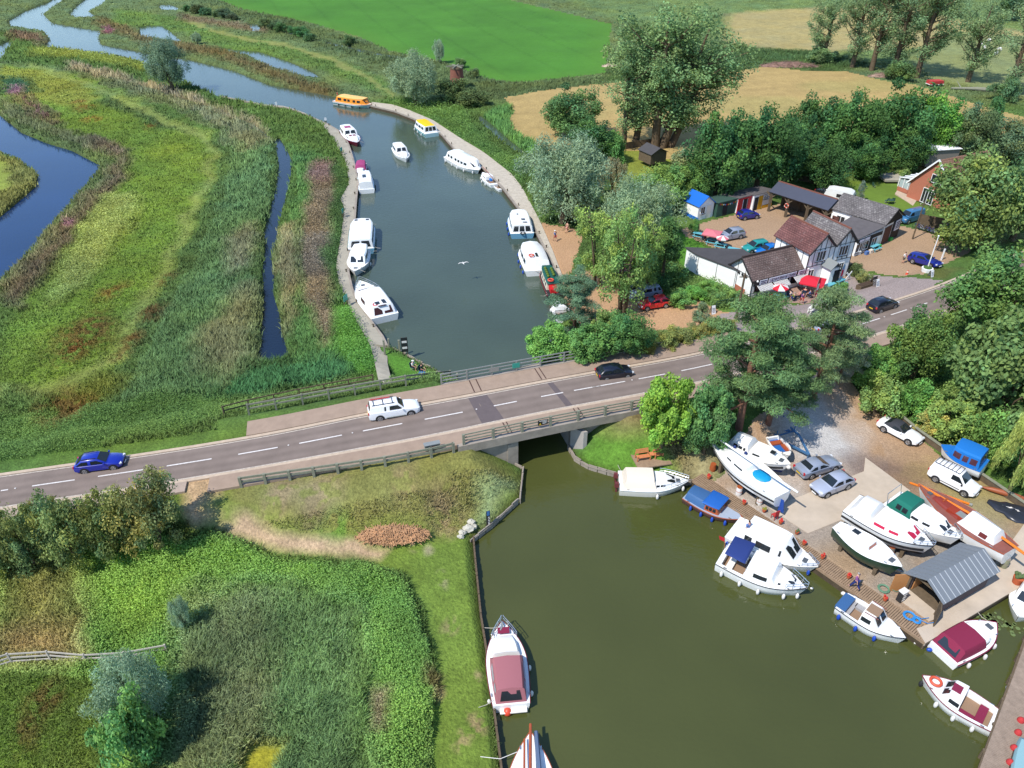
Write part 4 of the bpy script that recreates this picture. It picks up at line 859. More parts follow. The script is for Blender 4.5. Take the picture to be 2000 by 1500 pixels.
  me = crown_mesh('hawthorn_crown', cl, 170, .24, .55, seed=sd, hue=.2, val=.24, stray=.22); b.tube([(0, 0, -.5), (0, 0, 1.6)], [.22, .14], 6)
  limb_tree(b, (0, 0, 0), [((c[0] * .95, c[1] * .95, c[2]), (0, 0, .8), .07) for c in cl[::4]], .1, sd)
 else:                                                   # 'spire'
  H, Wd = 8., 4.4; cl = []
  for i in range(60):
   z = rg.uniform(.6, 7.6); q = 2.1 * (1 - (z / 8.4) ** 1.5) * rg.uniform(.5, 1); a = rg.uniform(0, 6.28); cl.append((q * math.cos(a), q * math.sin(a), z, .6, .7))
  me = crown_mesh('spire_crown', cl, 150, .26, .4, seed=sd, stray=.15); b.tube([(0, 0, -.4), (0, 0, 7)], [.2, .05], 6)
 TPL[kind] = (me, b.mesh(base + '_trunk', M_PBARK if base == 'pine' else M_BARK, 60), H, Wd); return TPL[kind]
NAMES = {'oak': 'broadleaf_tree', 'willow': 'willow_tree', 'poplar': 'poplar_tree', 'pine': 'pine_tree', 'ash': 'ash_tree', 'bush': 'bush', 'dense': 'leafy_tree', 'weep': 'weeping_willow', 'hawthorn': 'hawthorn_bush', 'spire': 'narrow_tree'}
def tree(kind, bx, by, top, wpx, col, label, group=None, lean=(0, 0), cat=None, hscale=1., z=None):
 me, tm, H, Wd = template(kind); base = kind.rstrip('0123456789'); p = ag(bx, by) if z is None else at(bx, by, z)
 h = max(.5, (z_top(p.y, top) - p.z)) * hscale; mid = Vector((p.x, p.y, p.z + h / 2)); w = wpx / pxm(mid)
 t = thing(NAMES[base], label, cat or ('bush' if base in ('bush', 'hawthorn') else 'tree'), p, random.uniform(0, 6.28), group); sx, sz = w / Wd, h / H
 t.scale = (sx, sx, sz)
 if lean != (0, 0): t.rotation_euler = (lean[1], lean[0], t.rotation_euler.z * 0)
 c = link('crown', me, t); c.color = (*fol(col), 1); link('trunk', tm, t); return t
DK_, MD, LT, GW, PO, PI, YG, OL = (58, 92, 44), (76, 114, 52), (108, 148, 50), (116, 138, 102), (106, 132, 76), (96, 118, 82), (138, 160, 62), (98, 122, 58)
TREES = [
# upstream and far bank
('willow1', 338, 178, 66, 82, (98, 122, 92), 'dark grey green willow standing alone on the near river bank upstream', None),
('willow2', 386, 86, 61, 22, (120, 140, 104), 'small round bush tree on the strip between the river and a long pool', None),
('willow2', 812, 204, 94, 106, (118, 138, 100), 'grey green round willow beside the gravel quay above the ruined mill', None),
('willow1', 858, 124, 74, 24, (128, 148, 116), 'slim grey sapling at the corner of the bright green field', None),
('bush1', 884, 200, 150, 70, (74, 92, 46), 'dark scrub in the shade between the round willow and the brick mill stump', None),
('bush2', 925, 205, 174, 70, (84, 102, 52), 'low dark bush in front of the ruined brick mill stump', None),
('bush1', 900, 132, 112, 28, (84, 112, 56), 'small dark bush on the bank under the corner of the green field', None),
('bush2', 926, 152, 132, 24, (90, 108, 60), 'tiny olive bush just uphill of the mill stump near the green field', None),
# tall poplars
('poplar1', 1218, 287, 96, 120, PO, 'leftmost of the tall open poplars, with thin crown over the stubble field', 'tall poplars at the edge of the stubble field'),
('poplar2', 1240, 283, 52, 150, PO, 'second of the tall poplars, dark trunk leaning right beside the leftmost', 'tall poplars at the edge of the stubble field'),
('poplar1', 1279, 289, 2, 190, (98, 126, 72), 'tallest and fullest poplar with the highest top in the clump', 'tall poplars at the edge of the stubble field'),
('poplar2', 1292, 288, 18, 200, (98, 126, 72), 'big poplar leaning far right out over the stubble field', 'tall poplars at the edge of the stubble field'),
('poplar1', 1310, 286, 66, 170, (96, 124, 72), 'rightmost poplar whose low boughs hang toward the dark wood', 'tall poplars at the edge of the stubble field'),
('oak1', 1112, 268, 170, 112, (78, 112, 58), 'dark round tree at the corner of the stubble field left of the poplars', None),
('oak2', 1152, 318, 232, 104, (62, 100, 48), 'dark leafy tree behind the big grey willow', None),
('bush1', 1192, 318, 258, 62, (84, 124, 50), 'brighter green tree beside the garden fence under the poplars', None),
# quay side trees
('willow1', 1100, 436, 255, 182, GW, 'largest grey willow leaning over the gravel quay and moored boats', None),
('willow2', 1240, 486, 338, 160, (118, 140, 100), 'second grey willow behind the yellow green ash trees', None),
('weep1', 1136, 438, 372, 76, (128, 130, 86), 'brownish drooping willow between the two grey willows', None),
('weep2', 1194, 386, 312, 64, (132, 128, 88), 'thin brownish tree with bare twigs beside the garden lawn', None),
('oak3', 1290, 410, 322, 110, (100, 132, 54), 'yellow green bushy tree behind the blue roofed hut', None),
('bush2', 1335, 345, 284, 66, (112, 124, 78), 'grey olive bush beside the dark garden shed roof', None),
('ash1', 1165, 560, 402, 110, (112, 140, 60), 'yellow green ash tree on the left beside the sandy car park', None),
('ash2', 1215, 612, 396, 120, (116, 144, 62), 'open ash tree with pale bare stems over the parked cars', None),
('ash1', 1256, 572, 446, 72, (112, 142, 58), 'sparse yellow green tree shading the red hatchback', None),
('spire1', 1292, 556, 428, 88, (68, 102, 46), 'dark green pointed tree at the corner of the shop lawn', None),
('pine2', 1122, 664, 536, 106, (86, 116, 84), 'small blue green pine with orange trunk at the basin corner', None),
('dense1', 1072, 704, 636, 96, (96, 144, 56), 'light green bush overhanging the water by the bridge', None),
('dense2', 1150, 702, 636, 92, (86, 128, 54), 'mid green bush at the end of the bridge railing below the pine', None),
('oak3', 1222, 694, 612, 96, (70, 112, 52), 'dark green bush by the footway under the ash trees', None),
('dense2', 1186, 676, 606, 62, (116, 140, 64), 'pale bush between the pine and the dark footway bush', None),
('spire2', 1366, 642, 592, 46, (104, 124, 84), 'slender dark young tree at the car park entrance beside the lane', None),
# wood behind the shop
('oak1', 1345, 398, 322, 84, (84, 122, 48), 'light oak at the front left of the dark wood behind the blue hut', None),
('oak2', 1396, 392, 220, 140, (60, 98, 44), 'big dark oak behind the blue and green huts', None),
('oak3', 1474, 378, 208, 142, (54, 92, 42), 'big dark oak behind the red and yellow sheds', None),
('oak1', 1545, 352, 228, 100, (58, 96, 46), 'dark oak behind the slate roofed open barn', None),
('oak2', 1572, 322, 188, 110, (62, 98, 46), 'tall oak in the middle of the dark wood left of the gap', None),
('oak3', 1645, 330, 178, 130, (66, 104, 44), 'oak right of the gap in the dark wood above the garden', None),
('oak1', 1732, 318, 164, 150, (64, 102, 44), 'broadest oak above the garden with the highest round crown in the wood', None),
('oak2', 1806, 312, 184, 118, (84, 134, 40), 'bright green oak at the right end of the dark wood', None),
('oak3', 1600, 372, 272, 96, (56, 92, 42), 'low dark oak in the shade behind the caravan', None),
('oak1', 1690, 352, 268, 86, (62, 100, 44), 'low dark oak at the back of the garden lawn', None),
('oak2', 1760, 336, 250, 92, (60, 96, 44), 'dark oak left of the flat white roof', None),
('oak3', 1880, 322, 200, 92, (86, 108, 66), 'greyish oak behind the flat white roof', None),
('spire1', 1912, 306, 192, 62, (62, 104, 52), 'narrow dark tree right of the flat white roof', None),
('oak1', 1974, 330, 232, 120, (92, 112, 72), 'grey green tree behind the brick house at the right edge', None),
('oak2', 1880, 484, 296, 190, OL, 'large olive oak in front of the brick house', None),
('oak3', 1975, 470, 320, 130, (92, 118, 56), 'olive oak at the right edge behind the bicycles', None),
# right of the road
('oak3', 1925, 664, 486, 200, (80, 114, 50), 'big spreading oak overhanging the road at the right', None),
('oak2', 1780, 738, 608, 130, (84, 114, 46), 'dark feathery tree beside the road above the boatyard', None),
('dense1', 1930, 850, 622, 220, (92, 118, 58), 'huge rounded chestnut with dense leaves above the yard', None),
('dense2', 1692, 760, 676, 90, (98, 138, 50), 'bright green bush at the top of the boatyard drive', None),
('bush1', 1706, 812, 740, 90, (116, 138, 58), 'olive yellow shrub beside the boatyard drive', None),
('bush2', 1776, 812, 742, 76, (88, 134, 48), 'light green shrub behind the white soft-top car', None),
('dense2', 1846, 852, 770, 110, (116, 140, 56), 'yellowish bush behind the blue canopied boat', None),
('bush1', 1812, 846, 800, 56, (154, 146, 62), 'ochre tinged bush touching the timber retaining wall', None),
('bush2', 1926, 898, 806, 92, (100, 138, 54), 'green bush right of the blue canopied boat', None),
('weep2', 1968, 966, 774, 96, (140, 156, 68), 'weeping willow at the right edge above the yard wall', None),
('weep1', 2010, 990, 830, 90, (130, 152, 60), 'second weeping willow cut by the right edge of the picture', None),
# pines and hedge trees at the yard
('pine1', 1443, 838, 600, 205, (84, 114, 62), 'largest pine with layered crown standing between road and boatyard', None),
('pine2', 1500, 828, 655, 160, (80, 108, 60), 'pine with dark shaded foot above the blue boat trailers', None),
('pine1', 1588, 776, 566, 145, (100, 122, 74), 'pale open pine in front of the shop by the road', None),
('pine2', 1636, 748, 640, 84, (124, 132, 98), 'small grey green pine right of the pale open pine', None),
('dense1', 1292, 872, 742, 112, (112, 150, 32), 'vivid lime green bush beside the bridge end', None),
('dense2', 1374, 886, 752, 100, (84, 126, 62), 'dark green tree between the lime bush and the large pine', None),
('bush1', 1352, 882, 840, 60, (98, 126, 62), 'low dark bush at the foot of the dark green tree', None),
# left hedge along the road
('hawthorn1', 318, 1068, 926, 144, (116, 118, 58), 'rightmost and tallest hawthorn of the roadside hedge, reaching to the path', None),
('hawthorn2', 232, 1082, 948, 124, (108, 122, 58), 'hawthorn second from the right in the roadside hedge', None),
('hawthorn1', 150, 1094, 962, 128, (104, 120, 60), 'hawthorn in the middle of the roadside hedge', None),
('hawthorn2', 70, 1104, 980, 124, (98, 116, 60), 'grey green hawthorn second from the left in the roadside hedge', None),
('hawthorn1', -10, 1106, 996, 120, (94, 112, 52), 'hawthorn at the left end of the roadside hedge', None),
('hawthorn2', 110, 1046, 968, 90, (112, 122, 60), 'smaller hawthorn on the road side of the hedge', None),
('willow2', 284, 1410, 1282, 146, (112, 138, 104), 'grey willow bush at the end of the pale meadow fence', None),
('bush1', 272, 1490, 1372, 124, (92, 132, 58), 'light green bush in front of the grey willow bush', None),
('willow1', 364, 1232, 1168, 42, (122, 146, 110), 'tiny silver sapling in the bramble field', None),
# top right
('poplar1', 1606, 122, -14, 84, (100, 124, 78), 'leftmost poplar of the far row, beside the brushwood heap', 'poplars in the far row at the top right'),
('poplar2', 1664, 132, -46, 100, (102, 126, 80), 'second poplar of the far row with a dark slanting trunk', 'poplars in the far row at the top right'),
('poplar1', 1702, 138, -60, 110, (102, 126, 80), 'third poplar from the left in the far row', 'poplars in the far row at the top right'),
('poplar2', 1744, 146, -60, 120, (98, 122, 76), 'fourth poplar from the left in the far row', 'poplars in the far row at the top right'),
('poplar1', 1790, 152, -50, 120, (96, 120, 74), 'fullest dark poplar at the right end of the far row', 'poplars in the far row at the top right'),
('poplar2', 1890, 160, -6, 104, (104, 128, 80), 'lone tall poplar leaning beside the fallen trunk', None),
('poplar1', 1966, 188, 0, 110, (102, 124, 80), 'poplar nearest the top right corner with a curving trunk', None),
('oak2', 1975, 40, -30, 70, (78, 108, 66), 'dark round tree in the top right corner of the picture', None),
('bush1', 1604, 122, 90, 64, (90, 116, 66), 'dark bush at the foot of the leftmost far poplar', None),
('bush2', 1756, 156, 118, 60, (84, 112, 58), 'dark bush at the foot of the far row near the red cart', None),
('bush1', 1956, 196, 150, 60, (80, 108, 62), 'dark bush at the foot of the corner poplar', None),
]
for kd, bx, by, top, w, col, lab, grp in TREES:
 ln = (0, 0)
 if 'leaning far right' in lab: ln = (.3, -.05)
 elif 'leaning right' in lab: ln = (.1, 0)
 elif 'rightmost poplar' in lab: ln = (.34, -.1)
 tree(kd, bx, by, top, w, col, lab, grp, ln)
# rows of bushes
def row(pts, kinds, hpx, wpx, col, what, where, grp, first='left'):
 o = ('first', 'second', 'third', 'fourth', 'fifth', 'sixth', 'seventh', 'eighth', 'ninth', 'tenth', 'eleventh', 'twelfth', 'thirteenth', 'fourteenth', 'fifteenth', 'sixteenth')
 for i, (a, b) in enumerate(pts):
  k = random.uniform(.8, 1.3); cc = tuple(max(20, min(250, q * random.uniform(.88, 1.12))) for q in col)
  tree(kinds[i % len(kinds)], a, b, b - hpx * k, wpx * k * random.uniform(.9, 1.2), cc, f'{o[i]} {what} {where}', grp)
row([(368, 22), (386, 26), (404, 29), (424, 33), (440, 35), (456, 39), (520, 52), (536, 58), (552, 62), (572, 66), (590, 72), (604, 80), (684, 86)], ['bush1', 'bush2'], 16, 26, (70, 100, 54), 'dark bush', 'from the left along the bright green field edge', 'bushes along the green field')
row([(1266, 690), (1300, 678), (1332, 668), (1362, 660), (1392, 652), (1418, 646)], ['bush2', 'bush1'], 30, 46, (118, 134, 56), 'olive shrub', 'from the left in the hedge beside the far footway', 'shrubs of the hedge beside the footway')
row([(1330, 598), (1356, 584), (1384, 570), (1400, 592), (1424, 588), (1448, 596)], ['bush1', 'bush2'], 26, 44, (96, 130, 56), 'leafy shrub', 'from the left in the patch beside the white shop wall', 'shrubs beside the white shop wall')
# fine growth over the ground, as stuff
def scatter():
 n = 760000; rg = np.random.default_rng(5); px = rg.uniform(-150, 2150, n); py = 1650 - (1650 + 20) * rg.random(n) ** 1.0
 x, y = at_np(px, py, .6); wx = x; col, h, k = paint(x, y); keep = (k >= 2) & (water_sd(x, y, 1.) > .12); d, _ = road_info(x, y)
 keep &= (d > 6.1) | ((d > 4.1) & (px < 430) & (py < 960)) ; keep &= ~((d < 7.2) & (px > 380) & (px < 880) & (py > 880))
 for nme, P, c in SURFW: keep &= ~inpoly(x, y, P)
 for A, B in ((QL, QLi), (QR, QRi), pe): keep &= ~inpoly(x, y, [tuple(p.xy) for p in A] + [tuple(p.xy) for p in B][::-1])
 for P in (fc, [(1478, 591), (1482, 580), (1594, 535), (1612, 541), (1640, 556), (1612, 566), (1592, 594)]): keep &= ~inpoly(x, y, PG(P, 1.2))
 keep &= ~inpoly(x, y, PG([(1340, 980), (1450, 800), (1600, 740), (1800, 830), (2000, 960), (2300, 1100), (1800, 1270)], .7)); keep &= ~inpoly(x, y, PG([(1320, 380), (1560, 330), (1800, 400), (2000, 470), (1820, 565), (1640, 610), (1340, 540)], 1.2))
 keep &= rg.random(n) < np.where(k == 2, .75, 1.)
 i = np.nonzero(keep)[0]; x, y, col, h, k = x[i], y[i], col[i], h[i], k[i]; z = height(x, y); m = len(i); px1 = (y * CS + CAMH * SN) / FPX       # metres per photo pixel
 print('tufts', m)
 for kind, name, lab, cat in ((2, 'rough_grass', 'long rough grass of the banks and meadows', 'grass'), (3, 'reed_bed', 'tall grey green reeds along the ditch and in the lower marsh', 'reeds'), (4, 'bramble_thicket', 'leafy brambles and nettles along the road and banks', 'brambles')):
  s = np.nonzero(k == kind)[0]; q = len(s); P = np.stack([x[s], y[s], z[s]], 1); c0 = col[s] * {2: 1.9, 3: 2.5, 4: 2.5}[kind]; lum = c0 @ np.array([.3, .6, .1]); c0 = c0 * .84 + lum[:, None] * .16; jc = c0 * (1 + .15 * rg.normal(size=(q, 1)).clip(-1.8, 1.8)); hh = h[s]; pw = px1[s]
  if kind == 4:
   nl = 4; P = np.repeat(P, nl, 0); cc = np.repeat(jc, nl, 0) * (1 + .13 * rg.normal(size=(q * nl, 1)).clip(-2, 2)); H = np.repeat(hh, nl); w = np.repeat(pw, nl)
   P = P + np.stack([rg.normal(size=q * nl) * w * 2.6, rg.normal(size=q * nl) * w * 2.6, H * (.25 + .75 * rg.random(q * nl)) * (.25 + 1.6 * vnoise(P[:, 0] * .45, P[:, 1] * .45))], 1)
   nr = rg.normal(size=(q * nl, 3)) * .6; nr[:, 2] = abs(nr[:, 2] + .7) + .1; nr /= np.linalg.norm(nr, axis=1)[:, None]; t = rg.normal(size=(q * nl, 3)); t -= nr * (t * nr).sum(1)[:, None]; t /= np.linalg.norm(t, axis=1)[:, None]; b = np.cross(nr, t)
   sz = np.maximum(.11, 2.6 * w) * (.7 + .6 * rg.random(q * nl)); T = t * (sz * .5)[:, None]; B = b * (sz * .36)[:, None]
   V = np.stack([P - T, P - B, P + T, P + B], 1).reshape(-1, 3); F = np.arange(len(V)).reshape(-1, 4); tint = np.repeat(cc, 4, 0)
  else:
   nb_ = 3; P = np.repeat(P, nb_, 0); cc = np.repeat(jc, nb_, 0) * (1 + .16 * rg.normal(size=(q * nb_, 1)).clip(-2, 2)); H = np.repeat(hh, nb_) * (.6 + .7 * rg.random(q * nb_)) * (.7 + .6 * vnoise(P[:, 0] * .6, P[:, 1] * .6)); w = np.repeat(pw, nb_)
   P = P + np.stack([rg.normal(size=q * nb_) * w * 2.4, rg.normal(size=q * nb_) * w * 2.4, -.05 + 0 * H], 1); a = rg.uniform(-1.55, 1.55, q * nb_); bw_ = np.maximum(.022, .8 * w) * (.7 + .6 * rg.random(q * nb_))
   D = np.stack([np.cos(a), np.sin(a), 0 * a], 1) * bw_[:, None]; le = rg.normal(size=(q * nb_, 2)) * (.28 if kind == 3 else .4); le[:, 0] += .15
   tip = P + np.stack([le[:, 0] * H, le[:, 1] * H, H], 1); mid = P + np.stack([le[:, 0] * H * .35, le[:, 1] * H * .35, H * .62], 1)
   V = np.stack([P - D, P + D, mid + D * .8, tip, mid - D * .8], 1).reshape(-1, 3); F = np.arange(len(V)).reshape(-1, 5); tint = np.repeat(cc, 5, 0)
  me = np_mesh(name, V, F, tint.clip(.006, .9), [M_STUFF]); nn = rg.normal(size=(len(F), 3)) * (.32 if kind != 4 else .42); nn[:, 2] = 1; nn /= np.linalg.norm(nn, axis=1)[:, None]; ca = me.attributes.new('custom_normal', 'FLOAT_VECTOR', 'POINT'); ca.data.foreach_set('vector', np.repeat(nn, F.shape[1], 0).astype(np.float32).ravel()); me.update(); o = link(name, me); tag(o, lab, cat, None, 'stuff')
scatter()
# ================================================================ boats
M_GEL = mat('white_gelcoat', (.76, .76, .74), .28, .5, coat=.3, noise=.07, nscale=1.3)
M_GEL2 = mat('cream_gelcoat', (.76, .72, .64), .3, .5, coat=.2)
M_PANE = mat('dark_pane', (.018, .022, .026), .08, .6)
M_BLACKR = mat('black_rubber', (.02, .02, .022), .7)
M_CHROME = mat('polished_rail', (.7, .7, .7), .25, .5, .9)
M_FORE = mat('smoked_hatch', (.08, .09, .1), .2, .5); M_ROPE = mat('pale_rope', C(214, 206, 190), .9)
M_FLOOR = mat('cockpit_floor', C(172, 140, 112), .8)
M_BLUEF = mat('blue_fender', C(40, 84, 190, .7), .4)
M_WHITEF = mat('white_fender', C(236, 232, 226, .8), .4)
M_REDF = mat('orange_float', C(235, 84, 58, .75), .4)
M_WOOD = mat('varnished_wood', C(172, 84, 44, .8), .35, .5, coat=.3, noise=.2, nscale=4)
def colmat(nm, r, g, b, rough=.5, k=.7, **kw): return mat(nm, C(r, g, b, k), rough, **kw)
M_MAR = colmat('maroon_canvas', 140, 36, 70, .85); M_MAR2 = colmat('faded_maroon_canvas', 176, 110, 116, .85); M_NAVY = colmat('navy_canvas', 40, 62, 128, .85)
M_BLUEC = colmat('blue_canvas', 20, 122, 208, .8); M_GRNC = colmat('green_canvas', 20, 116, 98, .85); M_CREAM = colmat('cream_canvas', 240, 226, 208, .85, .75); M_WHC = colmat('white_canvas', 242, 240, 236, .8, .78); M_MAG = colmat('magenta_canvas', 176, 70, 122, .85)
M_BROWN = colmat('brown_deck', 150, 92, 80, .6, noise=.15, nscale=3); M_ANTI = colmat('dark_antifoul', 40, 42, 50, .8); M_GREENH = colmat('green_hull', 30, 70, 52, .3, coat=.3); M_BLUEH = colmat('pale_blue_hull', 120, 176, 205, .4); M_REDB = colmat('maroon_boot', 128, 40, 52, .5); M_TEAL = colmat('teal_stripe', 40, 128, 128, .5)
M_ORG = colmat('orange_paint', 244, 150, 40, .45, .75); M_YEL = colmat('yellow_paint', 250, 206, 20, .45, .8); M_STEELB = colmat('blue_roof', 66, 108, 158, .5)
def boat(name, label, bow, stern, B, fb=.7, ze=None, zw=0., tm=.45, sw=.8, p=2.4, sh=.25, hull=None, deck=None, bottom=None, rub=None, pit=None, blocks=(), fend=(), rail=None, belt=None, group=None, extra=None, L=None, dr=.45, cat='boat', rake=.06, stripe=None):
 B *= .95; fb *= .9; ze = fb if ze is None else ze; pb, ps = at(*bow, ze + zw), at(*stern, ze + zw); c = (pb + ps) / 2; v = pb - ps; L = L or v.length; o = thing(name, label, cat, (c.x, c.y, zw), math.atan2(v.y, v.x), group)
 hull = hull or M_GEL; deck = deck or M_GEL; N = 18; T = [i / (N - 1) for i in range(N)]
 def hb(t): return B / 2 * ((sw + (1 - sw) * math.sin(math.pi / 2 * min(1, t / tm))) if t < tm else max(.015, 1 - ((t - tm) / (1 - tm)) ** p))
 def fz(t): return fb * (1 + sh * (max(0, t - .25) / .75) ** 2)
 def X(t, z=None): return -L / 2 + L * t
 rk = lambda t, z: (z - fb) * rake * L * max(0, t - .6) / .4 / max(fb, .3)
 rings = []
 for t in T:
  b, f = hb(t), fz(t); q = 1 - .35 * max(0, (t - .5) / .5) ** 1.5; half = [(0, -dr * (1 - .6 * max(0, (t - .8) / .2))), (b * .55 * q, -dr * .62), (b * .88 * q, -.02), (b * .97, f * .55), (b, f)]
  ring = [(X(t) + rk(t, z), -y, z) for y, z in half[::-1]] + [(X(t) + rk(t, z), y, z) for y, z in half[1:]]; rings.append(ring)
 h = MB(); h.loft(rings, closed=False); n = len(rings[0]); h.add(rings[0], [tuple(range(n))[::-1]])
 if bottom: h.m = [1 if (k % (n - 1)) in (2, 3, 4, 5) else 0 for k in range((N - 1) * (n - 1))] + [0]
 h.build('hull', [hull, bottom or hull], o, 40)
 d = MB(); g = .94; fl = MB()
 for t0, t1 in zip(T, T[1:]):
  b0, b1 = hb(t0), hb(t1); z0, z1 = fz(t0) - .015, fz(t1) - .015
  if pit and pit[0] <= (t0 + t1) / 2 <= pit[1]:
   w = pit[2]; zf = fb * .35
   for s in (1, -1):
    d.poly([(X(t0), s * b0, z0), (X(t1), s * b1, z1), (X(t1), s * b1 * w, z1), (X(t0), s * b0 * w, z0)][::s]); d.poly([(X(t0), s * b0 * w, z0), (X(t1), s * b1 * w, z1), (X(t1), s * b1 * w, zf), (X(t0), s * b0 * w, zf)][::s])
   fl.poly([(X(t0), -b0 * w, zf), (X(t1), -b1 * w, zf), (X(t1), b1 * w, zf), (X(t0), b0 * w, zf)])
  else: d.poly([(X(t0), -b0, z0), (X(t1), -b1, z1), (X(t1), b1, z1), (X(t0), b0, z0)])
 if pit:
  for te in (pit[0], pit[1]):
   tt = min(T, key=lambda q: abs(q - te)); b = hb(tt) * pit[2]; d.poly([(X(tt), -b, fb * .35), (X(tt), b, fb * .35), (X(tt), b, fz(tt) - .015), (X(tt), -b, fz(tt) - .015)])
  fl.build('cockpit_floor', pit[3] if len(pit) > 3 else M_FLOOR, o)
  if len(pit) > 4:
   tt = pit[0] + .12 * (pit[1] - pit[0]); b = hb(tt) * pit[2] * .95; MB().box((X(tt) + .2, 0, fb * .5), (.45, 2 * b, fb * .35)).build('seat', pit[4], o)
   tt = pit[0] + .6 * (pit[1] - pit[0]); b = hb(tt) * pit[2]; MB().box((X(tt), b * .68, fb * .5), (L * (pit[1] - pit[0]) * .45, b * .5, fb * .35)).build('seat', pit[4], o)
 d.build('deck', deck, o, 30)
 r = MB(); rb = rub or M_GEL2
 for s in (1, -1): r.tube([(X(t) + rk(t, fz(t)), s * (hb(t) + .01), fz(t) - .03) for t in T], .035, 5)
 r.build('rub_rail', rb, o)
 if stripe:
  r = MB()
  for s in (1, -1): r.loft([[(X(t), s * (hb(t) * (.955 + .008) + .012), fz(t) * .36), (X(t), s * (hb(t) * .985 + .012), fz(t) * .6)] for t in T[:-1]], closed=False, cap=False)
  r.build('stripe', stripe, o)
 for bl in blocks:
  t0, t1, wf, ht, sf, sr, m = bl[:7]; ht = ht * .9 if ht > .2 else ht; opt = bl[7] if len(bl) > 7 else {}; nm = opt.get('name', 'cabin'); zb = opt.get('z', 0.) * .9; x0, x1 = X(t0), X(t1); M_ = 9; tum = opt.get('tum', .1); narrow = opt.get('nar', 0.)
  xs = [x0, x0 + max(.02, sr)] + [x0 + sr + (x1 - sf - x0 - sr) * i / 6 for i in range(1, 6)] + [x1 - max(.02, sf), x1]; rr = []
  def wd(x): t = (x + L / 2) / L; return min(hb(min(t, .97)) * wf, B / 2 * wf) * (1 - narrow * max(0, (t - t0) / (t1 - t0)))
  def base(x): return fz(min(1, max(0, (x + L / 2) / L))) - .03 + zb
  topz = base(x0 + .5 * (x1 - x0)) + ht; slope = opt.get('slope', 0.)
  def top(x): return topz - slope * (x - x0) / (x1 - x0)
  for i, x in enumerate(xs):
   w, z0 = wd(x), base(x); z1 = z0 + .02 if i in (0, len(xs) - 1) else top(x); cr = .0 if i in (0, len(xs) - 1) else opt.get('crown', .06); e = min(.14, (z1 - z0) * .3); k = 1 if i in (0, len(xs) - 1) else 0
   rr.append([(x, -w, z0), (x, -w * (1 - tum * .85 * (1 - k)), z1 - e), (x, -w * (1 - tum - .1 * (1 - k)), z1), (x, 0, z1 + cr), (x, w * (1 - tum - .1 * (1 - k)), z1), (x, w * (1 - tum * .85 * (1 - k)), z1 - e), (x, w, z0)])
  q = MB(); q.loft(rr, closed=False, cap=False); q.add(rr[0], [tuple(range(7))[::-1]]); q.add(rr[-1], [tuple(range(7))]); cb = q.build(nm, m, o, 32)
  if opt.get('label'): cb['label'] = opt['label']
  pm = opt.get('pane', M_PANE)
  def side_pane(xa, xb, fa, fb_, s):
   P = []
   for x in (xa, (xa + xb) / 2, xb):
    w, z0 = wd(x), base(x); zt = top(x); e = min(.14, (zt - z0) * .3); zz = lambda f: z0 + f * (zt - e - z0); yy = lambda f: w * (1 - tum * .85 * f) + .012; P.append([(x, s * yy(fa), zz(fa)), (x, s * yy(fb_), zz(fb_))])
   z = MB(); z.loft(P if s < 0 else [list(reversed(a)) for a in P], closed=False, cap=False); z.build('window', pm, cb)
  for (a, b_) in opt.get('wins', ()):
   A_, B_ = x0 + sr + (x1 - sf - x0 - sr) * a, x0 + sr + (x1 - sf - x0 - sr) * b_
   for s in (1, -1): side_pane(A_, B_, *opt.get('wz', (.38, .92)), s)
  def end_pane(xa, xb, n, f0, f1, nmz):
   wa, wb = wd(xa), wd(xb) * (1 - tum - .1); za, zt = base(xa) + .03, top(xb)
   for i in range(n):
    u0, u1 = -1 + 2 * (i + .1) / n, -1 + 2 * (i + .9) / n; dx = .015 if xa > xb else -.015
    pt = lambda u, f: (xa + (xb - xa) * f + dx, (wa + (wb - wa) * f) * u * .92, za + (zt - za) * f + .015); z = MB(); z.poly([pt(u0, f0), pt(u1, f0), pt(u1, f1), pt(u0, f1)][::1 if xa > xb else -1]); z.build(nmz, pm, cb)
  if opt.get('front'): end_pane(x1, x1 - max(.02, sf), opt['front'], *opt.get('fz', (.22, .9)), 'windscreen')
  if opt.get('rear'): end_pane(x0, x0 + max(.02, sr), opt['rear'], .15, .85, 'window')
  for hx, hy, hw, hl in opt.get('hatch', ()):
   x = x0 + (x1 - x0) * hx; MB().box((x, wd(x) * hy, top(x) + opt.get('crown', .06) * (1 - abs(hy)) + .02), (hl, hw, .04)).build('hatch', opt.get('hm', M_PANE), cb)
  for hx, hy in opt.get('hand', ()):
   for s in (1, -1): x = x0 + (x1 - x0) * hx; xx = x0 + (x1 - x0) * hy; MB().bar((x, s * wd(x) * .72, top(x) + .09), (xx, s * wd(xx) * .72, top(xx) + .09), .04).build('handrail', M_BROWN, cb)
 for t, s, fm in fend:
  b = hb(t); MB().ball((X(t), s * (b + .12), fz(t) * .35), (.12, .12, .27), 8, 6).build('fender', fm, o, 80)
 if rail:
  t0, hr, m = rail if len(rail) > 2 else (*rail, M_CHROME); q = MB(); tt = [t0 + (1 - t0) * i / 6 for i in range(7)]
  for s in (1, -1):
   P = [(X(t) + rk(t, fz(t)) * 1.2, s * max(.05, hb(t) * .94), fz(t) + hr) for t in tt]; q.tube(P, .025, 5); q.tube([(a, b, c - hr * .5) for a, b, c in P], .014, 4)
   for a, b, c in P[::2]: q.tube([(a, b, c), (a, b * .98, c - hr)], .018, 4)
  q.build('bow_rail', m, o)
 if belt:
  t, y, z, m = belt; MB().tube([(X(t) + .3 * math.cos(a), y + .3 * math.sin(a), z + .08) for a in [i * math.pi / 8 for i in range(16)]], .085, 8, closed=True).build('lifebelt', m, o, 60)
